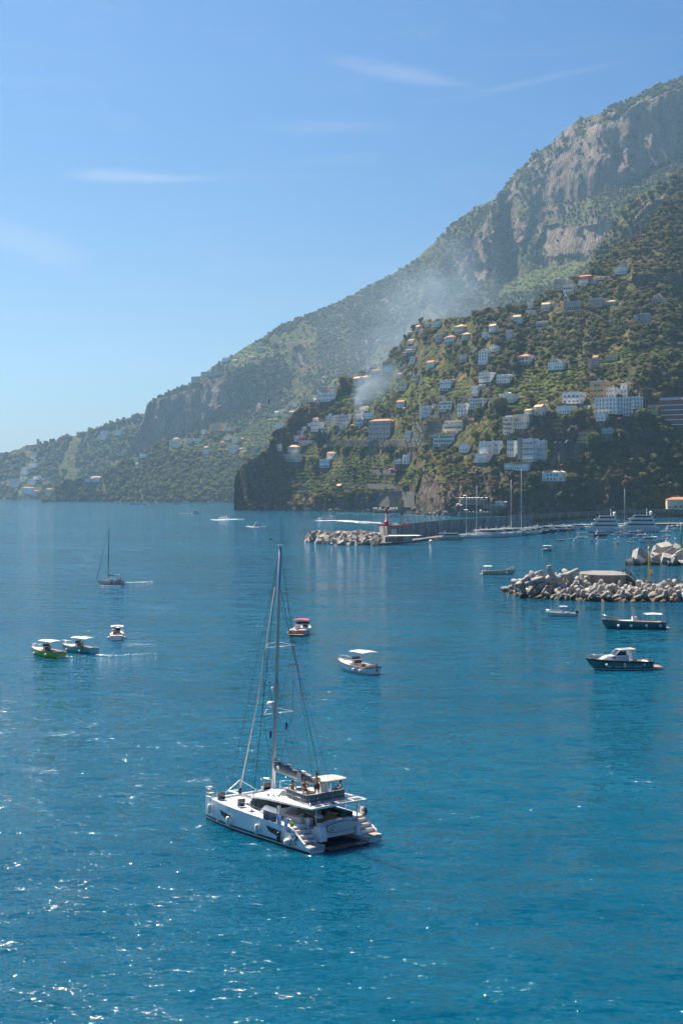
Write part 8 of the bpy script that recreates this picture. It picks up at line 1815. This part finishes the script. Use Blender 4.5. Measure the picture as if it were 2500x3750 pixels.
    mb = MB().use(mat('green_ensign', (.02, .14, .10), .8)); mb.slab([(1.9, -1.1, 1.95), (1.9, -1.75, 1.95), (1.9, -1.75, 1.5), (1.9, -1.1, 1.5)], .02); o = mb.build('green_cloth', None, None); o.matrix_world = Mx; tag(o, 'dark green cloth hanging at the aft cockpit post', 'cloth')
    # flag at the boom end
    fe = empty('ensign', TP(3.55, -.05, 3.95), A, 'Italian green white and red flag drooping at the boom end', 'flag'); MB().use(STEEL).tube([(0, 0, 0), (0, 0, 1.0)], .015, 5).build('staff', None, fe)
    for k, (c, nm) in enumerate([((.02, .22, .08), 'flag_green'), ((.75, .75, .72), 'flag_whitep'), ((.50, .03, .02), 'flag_red')]):
        mb = MB().use(mat(nm, c, .8)); z = .95 - k * .30; mb.loft([[(0, 0, z), (-.05, .02, z - .32)], [(-.10, .05, z - .05), (-.12, .06, z - .36)], [(-.15, -.02, z - .14), (-.15, .0, z - .42)]], cap0=False, cap1=False); mb.build('flag_stripe', None, fe, fix=False)
    for (z, y, c) in ((7.6, -.75, 'flag_blue'), (7.1, .7, 'flag_blue2')):
        mb = MB().use(mat(c, (.02, .05, .22), .8)); mb.slab([(8.0, y, z), (8.0, y - .22, z - .08), (8.0, y - .2, z - .5), (8.0, y - .02, z - .6)], .01); o = mb.build('signal_flag', None, None); o.matrix_world = Mx; tag(o, 'small blue flag under the right spreader' if y < 0 else 'small blue flag left of the mast', 'flag')
    # writing on the hull
    tm = mat('hull_lettering', (.05, .07, .09), .5)
    yo = yc + hb(2) + .012
    inst(text_mesh('Elba 45', .36, tm), 'lettering', cat, (1.95, yo, 1.12), (R(90), 0, R(180))); inst(text_mesh('Pele-Pay', .20, tm), 'lettering', cat, (.78, yc, .50), (R(90), 0, R(-90)))
    inst(text_mesh('FOUNTAINE PAJOT', .17, mat('stripe_lettering', (.6, .65, .66), .5)), 'lettering', cat, (11.95, yc + hb(11.9) * .88 + .05, .215), (R(84), 0, R(180 - 12)))
    def turtle(x, z, s):
        mb = MB().use(tm); y = yo + .004; n = 8
        mb.add([(x + s * .5 * math.cos(k * 6.283 / n), y, z + s * .6 * math.sin(k * 6.283 / n)) for k in range(n)], [tuple(range(n))])
        for a in (.7, 2.4, 3.9, 5.5): c = Vector((x + s * .75 * math.cos(a), y, z + s * .75 * math.sin(a))); mb.add([c + Vector((s * .36 * math.cos(a + b), 0, s * .36 * math.sin(a + b))) for b in (0, 1.2, 3.1, 4.6)], [(0, 1, 2, 3)])
        mb.add([(x - s * .16, y, z + s * .55), (x + s * .16, y, z + s * .55), (x, y, z + s * 1.0)], [(0, 1, 2)]); mb.build('turtle_decal', None, cat, fix=False)
    turtle(1.35, .88, .22); turtle(1.78, .88, .13); turtle(1.55, .66, .10); turtle(1.42, .48, .11)
    # people
    swim = mat('patterned_shorts', (.10, .04, .05), .85, var=.9, scale=18); blk = mat('black_swimwear', (.015, .015, .018), .8)
    face = lambda a: A + R(a) - math.pi / 2       # a = 0 faces the bow
    person(TP(2.85, .35, 2.99), face(-25), dict(wrR=(.33, .10, .84), haR=(.35, .13, .77), elL=(-.27, -.02, 1.14), wrL=(-.20, .16, 1.0), haL=(-.15, .2, .98)), 'bare-backed man standing on the upper deck in patterned swim shorts', skin=SKIN, bottom=swim, lod=2)
    person(TP(3.35, 1.05, 3.14 + .30), face(150), dict(SIT, elL=(-.24, .12, .38), wrL=(-.02, .30, .30), haL=(.04, .34, .28), elR=(.24, .12, .38), wrR=(.05, .30, .28), haR=(.0, .35, .27)), 'tanned man with tattoos sitting bent forward on the lounge cushions', skin=SKINT, bottom=blk, lod=2)
    person(TP(4.1, 1.55, 3.14 + .12), face(-40), dict(SIT, wrR=(.30, -.05, .12), haR=(.32, -.08, .06)), 'person with dark hair seen from behind at the front of the lounge', bottom=blk, lod=2)
    person(TP(2.2, -1.0, 3.14 + .12), face(75), dict(SIT, bel=(0, -.10, .26), che=(0, -.22, .46), nec=(0, -.24, .62), hd0=(0, -.22, .69), hd1=(0, -.20, .85), shL=(-.18, -.22, .58), shR=(.18, -.22, .58), elL=(-.24, -.02, .40), elR=(.24, -.02, .40), wrL=(-.1, .15, .45), wrR=(.1, .15, .45), haL=(-.08, .2, .47), haR=(.08, .2, .47), knL=(-.12, .30, .42), anL=(-.12, .52, .04), toL=(-.12, .64, .02), knR=(.12, .34, .38), anR=(.12, .56, .04), toR=(.12, .68, .02)), 'person reclining with raised knees and dark glasses under the hardtop', skin=SKIN, bottom=blk, lod=2)
def stretch_bow():
    ms = set(); inv = Matrix.Translation((0.34, 98.56, 0)) @ Matrix.Rotation(math.atan2(.773, -.634), 4, 'Z')
    for o in COL.objects:
        if o.type == 'MESH' and ((o.parent and o.parent.name == 'catamaran' and o.location.length < .001) or (o.parent is None and (o.matrix_world.translation - inv.translation).length < .01 and o.location.length > 5)): ms.add(o.data)
    for me in ms:
        for v in me.vertices:
            if v.co.x > 9 and v.co.z < 3.2: v.co.x += (v.co.x - 9) * .15
catamaran()
stretch_bow()
# ---------------------------------------------------------------- smoke of a garden fire drifting up the slope
def smoke():
    m = bpy.data.materials.new('smoke'); m.use_nodes = True; t = m.node_tree; t.nodes.remove(t.nodes['Principled BSDF']); N = t.nodes.new; Lk = t.links.new
    v = N('ShaderNodeVolumePrincipled'); v.inputs['Color'].default_value = (.55, .76, 1, 1); v.inputs['Anisotropy'].default_value = .55
    tcn = N('ShaderNodeTexCoord'); geo = N('ShaderNodeNewGeometry')
    n = N('ShaderNodeTexNoise'); n.inputs['Scale'].default_value = .018; n.inputs['Detail'].default_value = 4; n.inputs['Roughness'].default_value = .6; Lk(geo.outputs['Position'], n.inputs['Vector'])
    mr = N('ShaderNodeMapRange'); mr.inputs['From Min'].default_value = .40; mr.inputs['From Max'].default_value = .68; Lk(n.outputs['Fac'], mr.inputs['Value'])
    # soft towards the hull of each puff (object space radius 1)
    ln = N('ShaderNodeVectorMath'); ln.operation = 'LENGTH'; Lk(tcn.outputs['Object'], ln.inputs[0])
    fd = N('ShaderNodeMapRange'); fd.interpolation_type = 'SMOOTHSTEP'; fd.inputs['From Min'].default_value = 1.0; fd.inputs['From Max'].default_value = .1; Lk(ln.outputs['Value'], fd.inputs['Value'])
    mu = N('ShaderNodeMath'); mu.operation = 'MULTIPLY'; Lk(mr.outputs[0], mu.inputs[0]); Lk(fd.outputs[0], mu.inputs[1])
    oi = N('ShaderNodeAttribute'); oi.attribute_type = 'OBJECT'; oi.attribute_name = 'thickness'
    m2 = N('ShaderNodeMath'); m2.operation = 'MULTIPLY'; Lk(mu.outputs[0], m2.inputs[0]); Lk(oi.outputs['Fac'], m2.inputs[1])
    Lk(m2.outputs[0], v.inputs['Density']); Lk(v.outputs[0], t.nodes['Material Output'].inputs['Volume'])
    bm = bmesh.new(); bmesh.ops.create_icosphere(bm, subdivisions=3, radius=1); me = bpy.data.meshes.new('smoke'); bm.to_mesh(me); bm.free(); me.materials.append(m)
    # (px, py, D, rx, ry, rz in metres, thickness)
    for (px, py, D, rx, rz, th) in [(1310, 1474, 1880, 12, 14, .10), (1328, 1452, 1870, 18, 20, .08), (1355, 1420, 1880, 28, 26, .05), (1395, 1385, 1900, 42, 34, .03), (1440, 1300, 2000, 60, 55, .008), (1500, 1215, 2150, 90, 75, .0048), (1590, 1120, 2350, 130, 100, .0034), (1650, 1030, 2450, 120, 100, .0026), (1480, 1190, 2500, 260, 150, .0018)]:
        o = bpy.data.objects.new('smoke', me); link(o); o.location = P(px, py, D); o.scale = (rx, rx, rz); o.rotation_euler = (0, R(-25), 0); o['thickness'] = th
        tag(o, 'pale smoke drifting up the slope', None, None, 'stuff')
smoke()
plant_hills()
